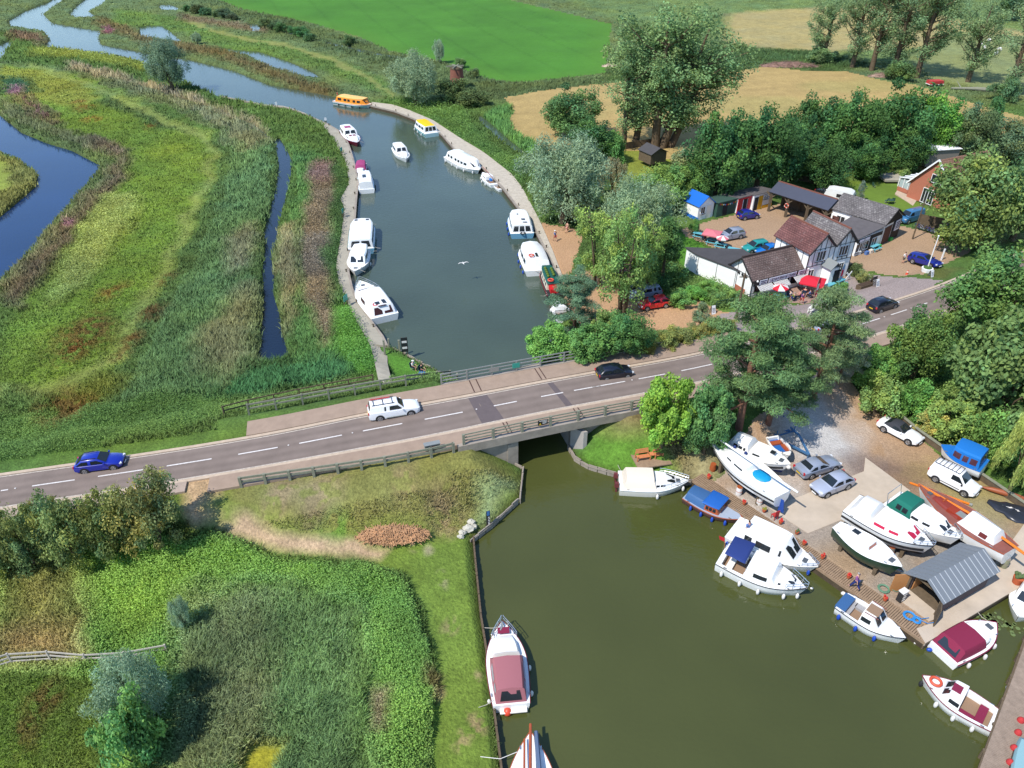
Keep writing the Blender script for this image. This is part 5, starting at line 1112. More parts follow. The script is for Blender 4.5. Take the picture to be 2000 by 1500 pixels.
 for t in (.12, .84):
  for s in (1, -1): MB().box((X(t), s * hb(t) * .95, fz(t) + .03), (.22, .05, .06)).build('cleat', M_CHROME, o)
 if L > 4.5 and not pit: MB().box((X(.87), 0, fz(.87) + .02), (.32, min(.45, hb(.87)), .05)).build('deck_hatch', M_FORE, o)
 if zw == 0 and L > 4.5 and fend:
  for t, dt in ((.92, .04), (.06, -.05)):
   s = 1 if fend and fend[0][1] < 0 else -1; MB().tube([(X(t), s * hb(t) * .9, fz(t) + .04), (X(t + dt * .5), s * (hb(t) + .35), fz(t) - .12), (X(t + dt), s * (hb(t) + .8), .66)], .022, 4).build('mooring_rope', M_ROPE, o)
 if extra: extra(o, L, X, hb, fz)
 return o
def outboard(o, x, y=0, m=None):
 b = MB(); b.box((x - .22, y, .75), (.36, .3, .42), taper=.8); b.box((x - .22, y, .25), (.14, .1, .7)); b.build('outboard_motor', m or colmat('motor_grey', 60, 62, 66, .4), o, 40)
def mast_on_deck(t0, t1, y, z, r=.06, m=None, dy=0.):
 def f(o, L, X, hb, fz): MB().tube([(X(t0), y, z), (X(t1), y + dy, z)], r, 8).build('mast', m or M_GEL, o)
 return f
def flag(o, x, y, z, m):
 MB().tube([(x, y, z), (x - .15, y, z + .9)], .02, 5).build('flagstaff', M_WOOD, o); MB().slab([(x - .1, y, z + .55), (x - .15, y, z + .9), (x - .6, y + .1, z + .8), (x - .5, y + .12, z + .45)], .01).build('flag', m, o)
W_ = lambda *a: tuple(a)
FB = lambda side, ts, m: tuple((t, side, m) for t in ts)
# --- upper basin
boat('cabin_cruiser', 'long orange roofed hire cruiser moored at the far end of the gravel quay', (724, 205), (659, 194), 3.6, .8, hull=M_GEL, rub=M_ORG, stripe=M_TEAL, sw=.95, p=4, deck=M_GEL,
 blocks=[(.06, .93, .86, 1.15, .9, .5, M_ORG, dict(wins=((.05, .2), (.3, .42), (.46, .56), (.68, .78), (.84, .95)), front=3, crown=.12, label='orange cabin with yellow roof')), (.12, .86, .74, .06, .1, .1, colmat('pale_orange_roof', 252, 200, 112, .5, .78), dict(name='roof', z=1.14, crown=.1))], fend=FB(-1, (.2, .4, .6, .8), M_BLACKR))
boat('cabin_cruiser', 'maroon and white sports cruiser with raked windscreen beside the towpath', (698, 280), (674, 253), 3.0, .85, hull=colmat('maroon_hull', 122, 44, 62, .35), rub=M_MAR, pit=(.1, .38, .75, M_FLOOR, M_MAR), p=2.6,
 blocks=[(.02, .5, .9, 1.2, .5, .3, M_GEL, dict(wins=((.1, .45), (.5, .9)), front=2, hatch=((.5, .0, 1.1, 1.1),), hm=M_MAG)), (.48, .9, .72, .45, .9, .1, M_GEL, dict(wins=((.15, .6),), hatch=((.35, .35, .5, .6), (.35, -.35, .5, .6)), hm=M_MAR))], fend=FB(-1, (.3, .6), M_BLACKR), rail=(.7, .4))
boat('cabin_cruiser', 'small white cruiser under way in the middle of the upper basin', (794, 311), (775, 287), 2.6, .75, p=2.6, hull=M_GEL, bottom=M_BLUEH, pit=(.08, .3, .7), blocks=[(.05, .56, .86, 1.15, .45, .3, M_GEL, dict(wins=((.15, .5), (.58, .92)), front=2)), (.55, .88, .7, .4, .7, .05, M_GEL, dict(wins=((.2, .7),)))], rail=(.75, .35))
boat('cabin_cruiser', 'white cruiser with bright yellow roof moored at the gravel quay', (816, 240), (845, 260), 3.4, .8, hull=colmat('pale_aqua_hull', 196, 232, 232, .35, .75), rub=M_TEAL, sw=.95, p=3.2, stripe=M_TEAL,
 blocks=[(.12, .82, .84, 1.15, .5, .12, M_GEL, dict(wins=((.08, .3), (.36, .6), (.68, .92)), rear=3, front=2)), (.14, .78, .7, .06, .1, .1, M_YEL, dict(name='roof', z=1.12, crown=.1))], fend=FB(1, (.2, .45, .7, .88), M_WHITEF))
boat('cabin_cruiser', 'long white cruiser with rounded roof moored at the gravel quay ahead of a small yacht', (936, 333), (882, 303), 3.6, .8, sw=.92, p=3.4, blocks=[(.03, .93, .86, 1.2, 1.3, .6, M_GEL, dict(wins=((.05, .14), (.2, .3), (.42, .52), (.57, .67), (.72, .82), (.86, .97)), front=3, crown=.16, wz=(.4, .82)))], fend=FB(-1, (.1, .35, .55, .75, .92), M_WHITEF))
def yacht_bits(o, L, X, hb, fz): MB().tube([(X(.1), .15, 1.35), (X(1.02), -.1, 1.5)], .05, 6).build('mast', M_WOOD, o); MB().box((X(.2), .3, .95), (.7, .3, .25)).build('sail_cover', M_BLUEC, o)
boat('sailing_boat', 'small white half-decked yacht with lowered mast at the gravel quay', (943, 338), (967, 360), 2.3, .6, sw=.7, p=2., pit=(.1, .4, .7), blocks=[(.4, .8, .7, .55, .6, .1, M_GEL, dict(wins=((.1, .4), (.5, .85))))], fend=FB(1, (.25, .5, .75), M_WHITEF), extra=yacht_bits)
boat('rowing_dinghy', 'tiny white open dinghy tied astern of the small yacht', (968, 361), (978, 369), 1.2, .4, sw=.7, L=2.5, pit=(.1, .85, .82, M_FLOOR, M_GEL2), cat='dinghy')
boat('motor_boat', 'small white boat with magenta canopy beside the towpath', (703, 341), (706, 319), 2.1, .6, hull=M_GEL, rub=M_MAR, p=2.2, blocks=[(.05, .62, .9, .8, .3, .3, M_MAG, dict(name='canopy', crown=.15)), (.6, .9, .7, .35, .7, .05, M_GEL)], fend=((.2, 1, M_WHITEF), (.6, 1, M_WHITEF), (.1, -1, M_REDF)))
boat('cabin_cruiser', 'white cabin boat with roof hatch moored ahead of the magenta canopy boat', (711, 338), (716, 370), 2.7, .75, sw=.95, p=3, rub=M_TEAL, blocks=[(.02, .8, .88, 1.2, .5, .08, M_GEL, dict(wins=((.1, .3), (.4, .6), (.7, .9)), hatch=((.45, .1, .55, 1.3), (.9, 0, .2, .3)), crown=.1)), (.78, .94, .7, .4, .4, .05, M_GEL)], fend=FB(-1, (.3, .7), M_BLACKR))
boat('cabin_cruiser', 'biggest white flat roofed cruiser with blue side at the towpath', (709, 436), (705, 486), 3.7, .85, sw=.97, p=4, tm=.6, hull=M_BLUEH, rub=M_TEAL, blocks=[(.02, .92, .93, 1.25, .4, .12, M_GEL, dict(wins=((.05, .25), (.3, .5), (.55, .75), (.8, .95)), hatch=((.88, .5, .42, .4), (.88, -.5, .42, .4)), rear=2, crown=.08))], fend=FB(1, (.3, .7), M_BLACKR))
boat('cabin_cruiser', 'white cruiser with twin dark windscreens facing down the basin at the towpath', (693, 531), (706, 488), 2.9, .9, p=2.2, sh=.2, hull=M_GEL, bottom=M_BLUEH, blocks=[(.03, .68, .84, 1.1, .55, .1, M_GEL, dict(wins=((.1, .45), (.52, .92)), front=2, crown=.1))], fend=FB(-1, (.3, .6), M_BLACKR) + ((.5, 1, M_WHITEF),))
boat('cabin_cruiser', 'largest white cruiser with open red cockpit nearest the bridge on the towpath', (703, 551), (752, 617), 3.6, .9, sw=.9, p=2.3, hull=M_GEL, rub=M_GEL2, blocks=[(.02, .62, .86, 1.1, .5, .6, M_GEL, dict(wins=((.45, .75),), hatch=((.2, .25, .5, .6), (.22, -.3, .4, .9)), pane=colmat('red_well', 70, 34, 30, .4), crown=.12, front=2, rear=2, fz=(.1, .95))), (.06, .2, .3, .02, .1, .1, colmat('red_well', 92, 40, 34, .7), dict(name='hatch', z=1.12, crown=.01)), (.6, .8, .82, .42, .5, .1, M_GEL, dict(front=2)), (.56, .68, .7, .1, .1, .1, colmat('cockpit_red', 78, 34, 32, .7), dict(name='cockpit_well', z=.5))],
 rail=(.66, .5), belt=(.13, .55, 1.7, colmat('red_lifebelt', 205, 50, 60, .5)))
boat('cabin_cruiser', 'white square sterned cruiser moored by the sandy bank below the grey willow', (1011, 417), (1020, 456), 3.5, .85, sw=.96, p=3.6, hull=M_BLUEH, rub=M_BLUEH, blocks=[(.04, .93, .9, 1.15, .7, .15, M_GEL, dict(wins=((.1, .28), (.36, .54), (.62, .9)), hatch=((.3, -.2, .5, .5), (.6, .2, .25, .3), (.14, -.3, .6, .3)), rear=3, crown=.12))], fend=FB(1, (.15, .4, .65, .85), M_BLUEF), belt=(.01, -.1, .7, M_BLACKR))
boat('cabin_cruiser', 'white rounded cruiser with lifebelt on roof, moored ahead of the green narrow boat', (1031, 478), (1052, 528), 3.7, .85, sw=.94, p=3., hull=M_GEL, blocks=[(.03, .95, .9, 1.15, 1.1, .5, M_GEL, dict(wins=((.1, .3), (.38, .58), (.66, .92)), hatch=((.24, -.05, .3, 1.1), (.9, .3, .5, .25)), crown=.16))], fend=FB(1, (.1, .3, .5, .75), M_BLUEF), belt=(.2, .65, 2.05, colmat('orange_belt', 226, 96, 66, .5)))
def nb_bits(o, L, X, hb, fz):
 b = MB()
 for i in range(9): b.ball((X(.42 + .04 * i), .35 * (-1) ** i, 1.75), (.22, .2, .16), 7, 5)
 b.build('flower_boxes', colmat('roof_flowers', 96, 120, 40, .9), o, 80)
 MB().box((X(.13), .1, 1.05), (1.3, .9, .5)).build('red_cover', colmat('red_cover', 222, 30, 34, .7), o); outboard(o, X(0), -.2)
boat('narrow_boat', 'green and cream narrow boat with red cover at its stern by the sandy bank', (1065, 527), (1085, 577), 2.1, .7, tm=.5, sw=.95, p=5, hull=colmat('dark_green_hull', 28, 52, 46, .4), deck=colmat('narrow_deck', 46, 48, 50, .7), rub=colmat('red_line', 150, 30, 36, .5), blocks=[(.22, .88, .84, .95, .1, .1, colmat('cream_side', 226, 214, 190, .5, .75), dict(wins=((.08, .2), (.3, .42), (.52, .64), (.74, .86)))), (.2, .9, .8, .07, .05, .05, colmat('green_roof', 34, 96, 84, .5), dict(name='roof', z=.95, crown=.06))], belt=(.24, .3, 1.75, M_REDF), extra=nb_bits, fend=FB(-1, (.4, .7), M_BLACKR))
boat('motor_boat', 'small white boat half hidden behind the blue green pine', (1089, 590), (1103, 622), 2.2, .65, p=2.4, rub=M_GEL2, pit=(.1, .5, .75, colmat('brown_floor', 150, 90, 70, .7)), blocks=[(.5, .88, .75, .4, .6, .1, M_GEL, dict(front=2))], fend=((.7, 1, M_WHITEF),))
boat('motor_boat', 'tiny far white boat tied to the bank beyond the lone willow', (296, 128), (308, 127), 2., .6, p=2.4, blocks=[(.15, .7, .8, .8, .4, .3, M_GEL, dict(wins=((.2, .8),)))])
# --- lower basin
def cream_bits(o, L, X, hb, fz):
 for y in (.55, -.55): outboard(o, X(0), y, colmat('motor_red', 120, 60, 62, .4))
boat('cabin_cruiser', 'white motor cruiser with stained cream canvas moored under the garden lawn', (1341, 942), (1209, 938), 2.6, .8, sw=.92, p=2.1, sh=.3, hull=M_GEL2, rub=M_GEL, blocks=[(.05, .54, .88, 1.0, .25, .25, M_CREAM, dict(name='canopy', crown=.05, tum=.3)), (.5, .86, .74, .5, 1., .1, M_GEL, dict(wins=((.1, .4), (.5, .95)), front=2))], rail=(.62, .45), fend=((.55, -1, M_WHITEF), (.95, -1, M_WHITEF)), extra=cream_bits)
def launch_bits(o, L, X, hb, fz): MB().box((X(.12), 0, .75), (.1, 1.4, .15)).build('seat', M_WOOD, o)
boat('day_launch', 'low wooden launch with long blue roof moored at the head of the decking', (1449, 1016), (1343, 962), 2.2, .6, hull=colmat('brown_hull', 104, 76, 70, .5), deck=colmat('grey_blue_deck', 176, 188, 204, .6), sw=.8, p=2.4, sh=.35, rub=M_WOOD, pit=(.06, .6, .8, M_WOOD, M_WOOD), blocks=[(.03, .42, .86, .7, .05, .1, M_STEELB, dict(name='canopy', crown=.1, tum=.2)), (.4, .66, .84, .75, .2, .1, M_WOOD, dict(wins=((.05, .3), (.36, .62), (.68, .95)), front=3, wz=(.3, .85))), (.36, .66, .9, .06, .1, .1, colmat('bright_blue_roof', 36, 104, 190, .6), dict(name='roof', z=.74, crown=.1))], fend=FB(-1, (.2, .4, .6, .8), M_BLUEF), extra=launch_bits)
boat('cabin_cruiser', 'white cruiser with big raked dark windscreen tied alongside the decking', (1594, 1108), (1431, 1028), 3.0, .85, sw=.9, p=2.3, sh=.25, blocks=[(.16, .62, .86, 1.25, .1, .1, M_GEL, dict(wins=((.08, .28), (.4, .8)), crown=.06, rear=2)), (.6, .8, .84, 1.2, 1., .05, M_GEL, dict(wins=((.2, .9),), front=2, crown=.06))], fend=FB(-1, (.05, .95), M_BLUEF), rail=(.86, .3))
def bim_bits(o, L, X, hb, fz): flag(o, X(0), .5, .9, colmat('red_ensign', 200, 40, 48, .8)); MB().tube([(X(.34), -.9, 1.2), (X(.34), .9, 1.2)], .02, 5).build('windscreen_frame', M_CHROME, o)
boat('cabin_cruiser', 'white cruiser with navy blue bimini, outermost of the pair off the decking', (1572, 1152), (1410, 1080), 3.0, .9, sw=.86, p=2.2, sh=.3, rub=M_BLACKR, pit=(.08, .34, .78, M_FLOOR, M_GEL2), blocks=[(.07, .32, .8, .08, .1, .1, M_NAVY, dict(name='bimini', z=1.25, crown=.14)), (.33, .7, .82, .85, .35, .15, M_GEL, dict(wins=((.3, .85),), crown=.1)), (.68, .9, .72, .45, .6, .1, M_GEL, dict(wins=((.2, .5),), front=2, crown=.08))], rail=(.8, .5), fend=((.1, -1, M_WHITEF), (.33, -1, M_WHITEF), (.55, -1, M_WHITEF), (.82, -1, M_WHITEF), (.95, -1, M_WHITEF)), extra=bim_bits)
def sun_bits(o, L, X, hb, fz): MB().box((X(.06), 0, .62), (.7, 1.5, .25)).build('blue_cover', M_STEELB, o)
boat('day_launch', 'white day launch with open rear cockpit and blue stern cover by the decking', (1768, 1248), (1644, 1172), 2.2, .75, sw=.88, p=2.1, sh=.2, rub=M_BLACKR, pit=(.06, .4, .8, M_FLOOR, colmat('grey_seat', 178, 176, 176, .8)), blocks=[(.36, .66, .84, .85, .5, .05, M_GEL, dict(wins=((.05, .9),), front=2, hatch=((.4, .0, .8, .8),), hm=M_FLOOR, crown=.05, wz=(.4, .95), hand=((.1, .8),)))], fend=FB(-1, (.1, .38, .66), M_BLUEF), extra=sun_bits)
boat('motor_boat', 'white boat with deep maroon canopy moored off the shed corner', (1944, 1219), (1842, 1274), 2.4, .7, sw=.92, p=2.4, rub=M_MAR, bottom=M_REDB, blocks=[(.03, .56, .86, .8, .2, .5, M_MAR, dict(name='canopy', crown=.1, rear=1)), (.54, .74, .82, .4, .35, .05, M_GEL, dict(wins=((.1, .8),), front=2))], fend=FB(-1, (.2, .5, .75), M_WHITEF))
boat('day_launch', 'white launch with orange lifebelt on the foredeck and maroon seats by the jetty', (1802, 1322), (1946, 1408), 2.3, .75, sw=.82, p=2.1, sh=.2, rub=M_REDB, bottom=M_REDB, pit=(.08, .5, .8, M_FLOOR, M_MAR), blocks=[(.44, .72, .8, .7, .45, .04, M_GEL, dict(wins=((.05, .9),), front=2, hatch=((.45, .0, .6, .5),), hm=M_MAR, wz=(.35, .95)))], belt=(.83, 0, .86, colmat('orange_belt', 0, 0, 0)), fend=FB(1, (.2, .45, .7), M_WHITEF) + ((.98, 1, M_BLACKR),))
boat('motor_boat', 'white bow of a boat cut by the right edge beyond the quay', (1988, 1206), (2030, 1140), 2.3, .75, sw=.9, p=2.4, bottom=M_BLUEH, blocks=[(.2, .7, .8, .9, .6, .2, M_GEL, dict(wins=((.1, .9),), front=2))], fend=((.7, 1, M_WHITEF), (.4, 1, M_BLUEF)))
def mar_bits(o, L, X, hb, fz):
 MB().ball((X(-.02), .25, .2), (.26, .26, .28), 10, 6).build('mooring_buoy', M_REDF, o, 80); MB().box((X(0) - .15, -.1, .3), (.3, 1.6, .08)).build('bathing_platform', M_GEL2, o); MB().tube([(X(.86), .2, 1.), (X(.93), 0, 1.05), (X(.98), .1, 1.05)], .06, 6).build('anchor', M_STEEL, o); MB().box((X(.86), 0, 1.0), (.45, .75, .05)).build('hatch', M_MAR, o)
boat('cabin_cruiser', 'white cruiser with long faded maroon canopy moored along the grass bank', (981, 1216), (999, 1376), 2.7, .8, sw=.86, p=2.2, sh=.2, rub=M_REDB, bottom=M_REDB, deck=M_GEL, blocks=[(.02, .56, .82, 1.0, .6, .35, M_MAR2, dict(name='canopy', crown=.1, rear=1, front=1, wins=((.05, .3), (.4, .9)), tum=.16)), (.54, .82, .72, .5, .8, .1, M_GEL, dict(wins=((.3, .7),), crown=.08))], rail=(.78, .5), fend=FB(-1, (.15, .45), M_WHITEF) + FB(1, (.1,), M_WHITEF), extra=mar_bits)
def sail_bits(o, L, X, hb, fz):
 MB().tube([(X(1.03), .0, 1.35), (X(.2), .1, 1.5)], .085, 8).build('mast', M_WOOD, o); MB().tube([(X(.8), hb(.8), .8), (X(.8) - .3, 1.7, .62), (X(.78), 2.8, .5)], .02, 4).build('mooring_rope', M_WHITEF, o); MB().tube([(X(.9), .35, 1.1), (X(.4), .4, 1.2)], .06, 6).build('spar', M_WOOD, o); MB().tube([(X(.98), -.3, 1.05), (X(.5), -.45, 1.25)], .13, 6).build('sail_cover', colmat('grey_blue_cover', 100, 120, 150, .8), o)
boat('sailing_yacht', 'white wooden yacht with lowered varnished mast at the bottom edge', (1036, 1432), (1040, 1640), 2.9, .8, sw=.7, p=1.9, tm=.4, rub=M_WOOD, sh=.15, pit=(.1, .3, .6), blocks=[(.3, .62, .62, .5, .4, .1, M_GEL, dict(wins=((.1, .4), (.5, .9))))], extra=sail_bits)
boat('narrow_boat', 'teal topped boat beyond the jetty cut by the bottom right corner', (2016, 1420), (1985, 1640), 2.4, .7, hull=colmat('teal_hull', 40, 96, 110, .4), deck=colmat('light_teal_deck', 150, 190, 196, .6), rub=colmat('red_line', 0, 0, 0), p=3, blocks=[(.1, .85, .75, .6, .5, .2, colmat('light_teal_deck', 0, 0, 0), dict(wins=((.1, .4), (.5, .9))))])
# --- laid up ashore
def yard_boat(*a, h=.95, keel=None, ze=None, **k):
 ex = k.pop('extra', None); fb = k.get('fb', a[5] if len(a) > 5 else .7)
 def f(o, L, X, hb, fz):
  if ex: ex(o, L, X, hb, fz)
  if keel: MB().prism([(X(.3), -.09), (X(.68), -.05), (X(.68), .05), (X(.3), .09)], -h - .02, -.2).build('keel', keel, o)
  for t in (.2, .75):
   for s in (1, -1): MB().box((X(t), s * hb(t) * .45, -h / 2 - .2), (.25, .25, h - .4 + .35)).build('support_block', M_WEATH, o)
 k['bottom'] = k.get('bottom', M_ANTI); k['dr'] = k.get('dr', .5)
 return boat(*a, zw=.7 + h, extra=f, **k)
def y28(o, L, X, hb, fz):
 MB().tube([(X(1.0), .3, 1.55), (X(.45), .1, 1.6), (X(-.12), -.35, 1.5)], .075, 8).build('mast', M_GEL, o); MB().box((X(.0) - .1, 0, -.3), (.5, .06, 1.1), ry=.2).build('rudder', colmat('blue_rudder', 40, 84, 170, .5), o)
 MB().ball((X(.28), 0, .95), (.75, .65, .16), 12, 6).build('cockpit_cover', colmat('cyan_tarp', 20, 160, 214, .5), o, 60)
 for t in (.62, .75, .86): MB().ball((X(t), -hb(t) * .8, fz(t) + .12), (.14, .14, .16), 7, 5).build('winch', M_NAVY, o, 60)
yard_boat('sailing_yacht', 'long white yacht with cyan tarpaulin and lowered mast laid up ashore', (1388, 857), (1529, 965), 2.9, .85, sw=.62, p=2., tm=.42, sh=.15, h=1.25, stripe=M_BLACKR, keel=M_ANTI, blocks=[(.4, .78, .6, .4, .6, .15, M_GEL, dict(wins=((.08, .5), (.66, .9)), wz=(.2, .8), crown=.08)), (.16, .38, .6, .12, .05, .05, M_GEL, dict(name='coaming'))], extra=y28)
def y29(o, L, X, hb, fz): MB().ball((X(1.0), 0, .5), (.2, .16, .2), 8, 6).build('fender', M_WHITEF, o, 60)
yard_boat('cabin_cruiser', 'white cruiser with pale canvas hood laid up behind the long yacht', (1541, 908), (1428, 858), 2.6, .8, sw=.85, p=2.2, h=.9, stripe=M_BLACKR, bottom=M_NAVY, blocks=[(.03, .4, .86, .85, .3, .3, M_WHC, dict(name='canopy', crown=.22, tum=.35, wins=((.1, .4), (.5, .72), (.8, .95)), wz=(.2, .7))), (.38, .82, .7, .45, .9, .1, M_GEL, dict(wins=((.2, .7),), hatch=((.75, .1, .4, .4),)))], extra=y29)
yard_boat('motor_cruiser', 'white cruiser with red window covers laid up beside the concrete slab', (1821, 1068), (1663, 982), 3.1, .95, sw=.9, p=2.2, sh=.2, h=.95, stripe=M_BLACKR, bottom=M_ANTI, rub=M_BLACKR, blocks=[(.03, .36, .84, .9, .4, .5, M_WHC, dict(name='canopy', crown=.16, tum=.3)), (.33, .84, .74, .6, .8, .1, M_GEL, dict(wins=((.05, .42), (.56, .86)), pane=colmat('red_window_cover', 204, 30, 74, .5), front=2, wz=(.3, .85)))], rail=(.82, .35))
def y32(o, L, X, hb, fz): MB().tube([(X(.04), -.9, .8), (X(.0), -.9, 1.7), (X(.0), .9, 1.7), (X(.04), .9, .8)], .03, 6).build('stern_gantry', M_CHROME, o)
yard_boat('motor_cruiser', 'white cruiser with dark green canvas hood laid up beside the wooden boat', (1873, 1052), (1741, 972), 2.8, .9, sw=.9, p=2.1, sh=.2, h=.9, blocks=[(.04, .4, .86, .95, .2, .4, M_GRNC, dict(name='canopy', crown=.1, tum=.26, wins=((.2, .5), (.58, .88)), wz=(.35, .85))), (.36, .86, .74, .55, .7, .1, M_GEL, dict(wins=((.05, .35), (.52, .8)), front=2))], rail=(.84, .4), extra=y32)
def y33(o, L, X, hb, fz):
 MB().tube([(X(1.02), -.1, .95), (X(.5), -.35, 1.15), (X(-.12), -.1, 1.1)], .1, 8).build('mast', mat('orange_spar', C(236, 128, 30, .75), .4, coat=.3), o); MB().box((X(.72), -.1, .9), (.12, .5, .6)).build('mast_crutch', M_WOOD, o)
 MB().box((X(.55), .25, 1.02), (1.2, .7, .25)).build('cabin_top', colmat('red_brown', 168, 62, 40, .5), o); MB().box((X(.5), .25, 1.16), (.7, .55, .04)).build('hatch', M_STEEL, o)
yard_boat('wooden_yacht', 'brown decked wooden yacht under white tent cover with orange spar', (1795, 951), (1976, 1074), 2.9, .95, sw=.6, p=2., tm=.42, h=1.1, hull=M_GEL, deck=M_BROWN, rub=M_WOOD, keel=M_ANTI, blocks=[(.12, .48, .68, .75, .25, .25, M_WHC, dict(name='cover', crown=.3, tum=.3, wins=((.15, .4),), wz=(.15, .75), pane=colmat('red_gap', 110, 34, 30, .7))), (.5, .82, .5, .2, .3, .1, colmat('mahogany_top', 150, 62, 50, .4), dict(name='cabin'))], extra=y33)
def y34(o, L, X, hb, fz):
 for s in (1,): pass
yard_boat('keel_yacht', 'small dark green hulled yacht with white deck standing on a trailer', (1758, 1108), (1634, 1024), 2.3, .85, sw=.4, p=2., tm=.5, h=.85, hull=M_GREENH, bottom=M_GREENH, keel=M_GREENH, rub=M_GEL, blocks=[(.2, .58, .6, .42, .1, .2, M_GEL, dict(crown=.08, front=1, fz=(.2, .9), pane=M_WOOD, hatch=((.25, .1, .4, .5),)))], extra=y34)
yard_boat('day_boat', 'open boat with bright blue canopy and side windows by the retaining wall', (1839, 872), (1924, 910), 2.4, .75, sw=.88, p=2.2, h=.75, hull=M_GEL, rub=M_BLUEC, deck=M_BLUEC, blocks=[(.06, .74, .9, 1.25, .15, .15, M_BLUEC, dict(name='canopy', crown=.12, tum=.06, wins=((.05, .3), (.38, .58), (.66, .95)), wz=(.25, .8), rear=1, pane=colmat('tinted_vinyl', 92, 56, 66, .2)))])
yard_boat('rowing_dinghy', 'small round blue lined tender on a trailer behind the white cruiser', (1541, 890), (1508, 852), 1.6, .5, sw=.7, p=2.2, h=.7, hull=M_GEL, deck=M_GEL, bottom=M_GEL, pit=(.08, .85, .84, colmat('blue_lining', 40, 110, 190, .6), M_WOOD), cat='dinghy')
# boat trailers and yard frames
def trailer(label, p0, p1, w, m, wheels=1, frame=True, group=None):
 a, b = at(*p0, .7), at(*p1, .7); v = b - a; o = thing('boat_trailer', label, 'trailer', (a.x, a.y, .7), math.atan2(v.y, v.x), group); L = v.length; q = MB()
 for s in (1, -1): q.bar((0, s * w / 2, .5), (L * .6, s * w / 2, .5), .15); q.bar((L * .6, s * w / 2, .5), (L, 0, .45), .15)
 for x in (0, .25, .5): q.bar((L * x, -w / 2, .5), (L * x, w / 2, .5), .09); q.bar((L * x, -w / 2, .5), (L * x, -w / 2, 1.1), .07); q.bar((L * x, w / 2, .5), (L * x, w / 2, 1.1), .07)
 q.bar((L, 0, .45), (L - .1, 0, .02), .07); q.build('frame', m, o)
 for i in range(wheels):
  for s in (1, -1):
   x = L * .3 + i * .75; wv = MB().cyl((x, s * (w / 2 + .12), .3), .3, .18, 14, 'Y').build('wheel', M_BLACKR, o, 40); MB().cyl((x, s * (w / 2 + .215), .3), .17, .03, 12, 'Y').build('rim', M_STEEL, wv)
 return o
M_BLUEF2 = colmat('blue_steel', 74, 122, 168, .6)
trailer('twin axle trailer carrying the green keel yacht', (1635, 1045), (1768, 1130), 1.7, M_STEEL, 2)
trailer('empty blue boat trailer with long drawbar pointing at the silver saloon', (1488, 818), (1578, 896), 1.9, M_BLUEF2, 1)
trailer('blue boat trailer frame lying behind the pale canvas cruiser', (1430, 822), (1540, 850), 1.8, M_BLUEF2, 1)
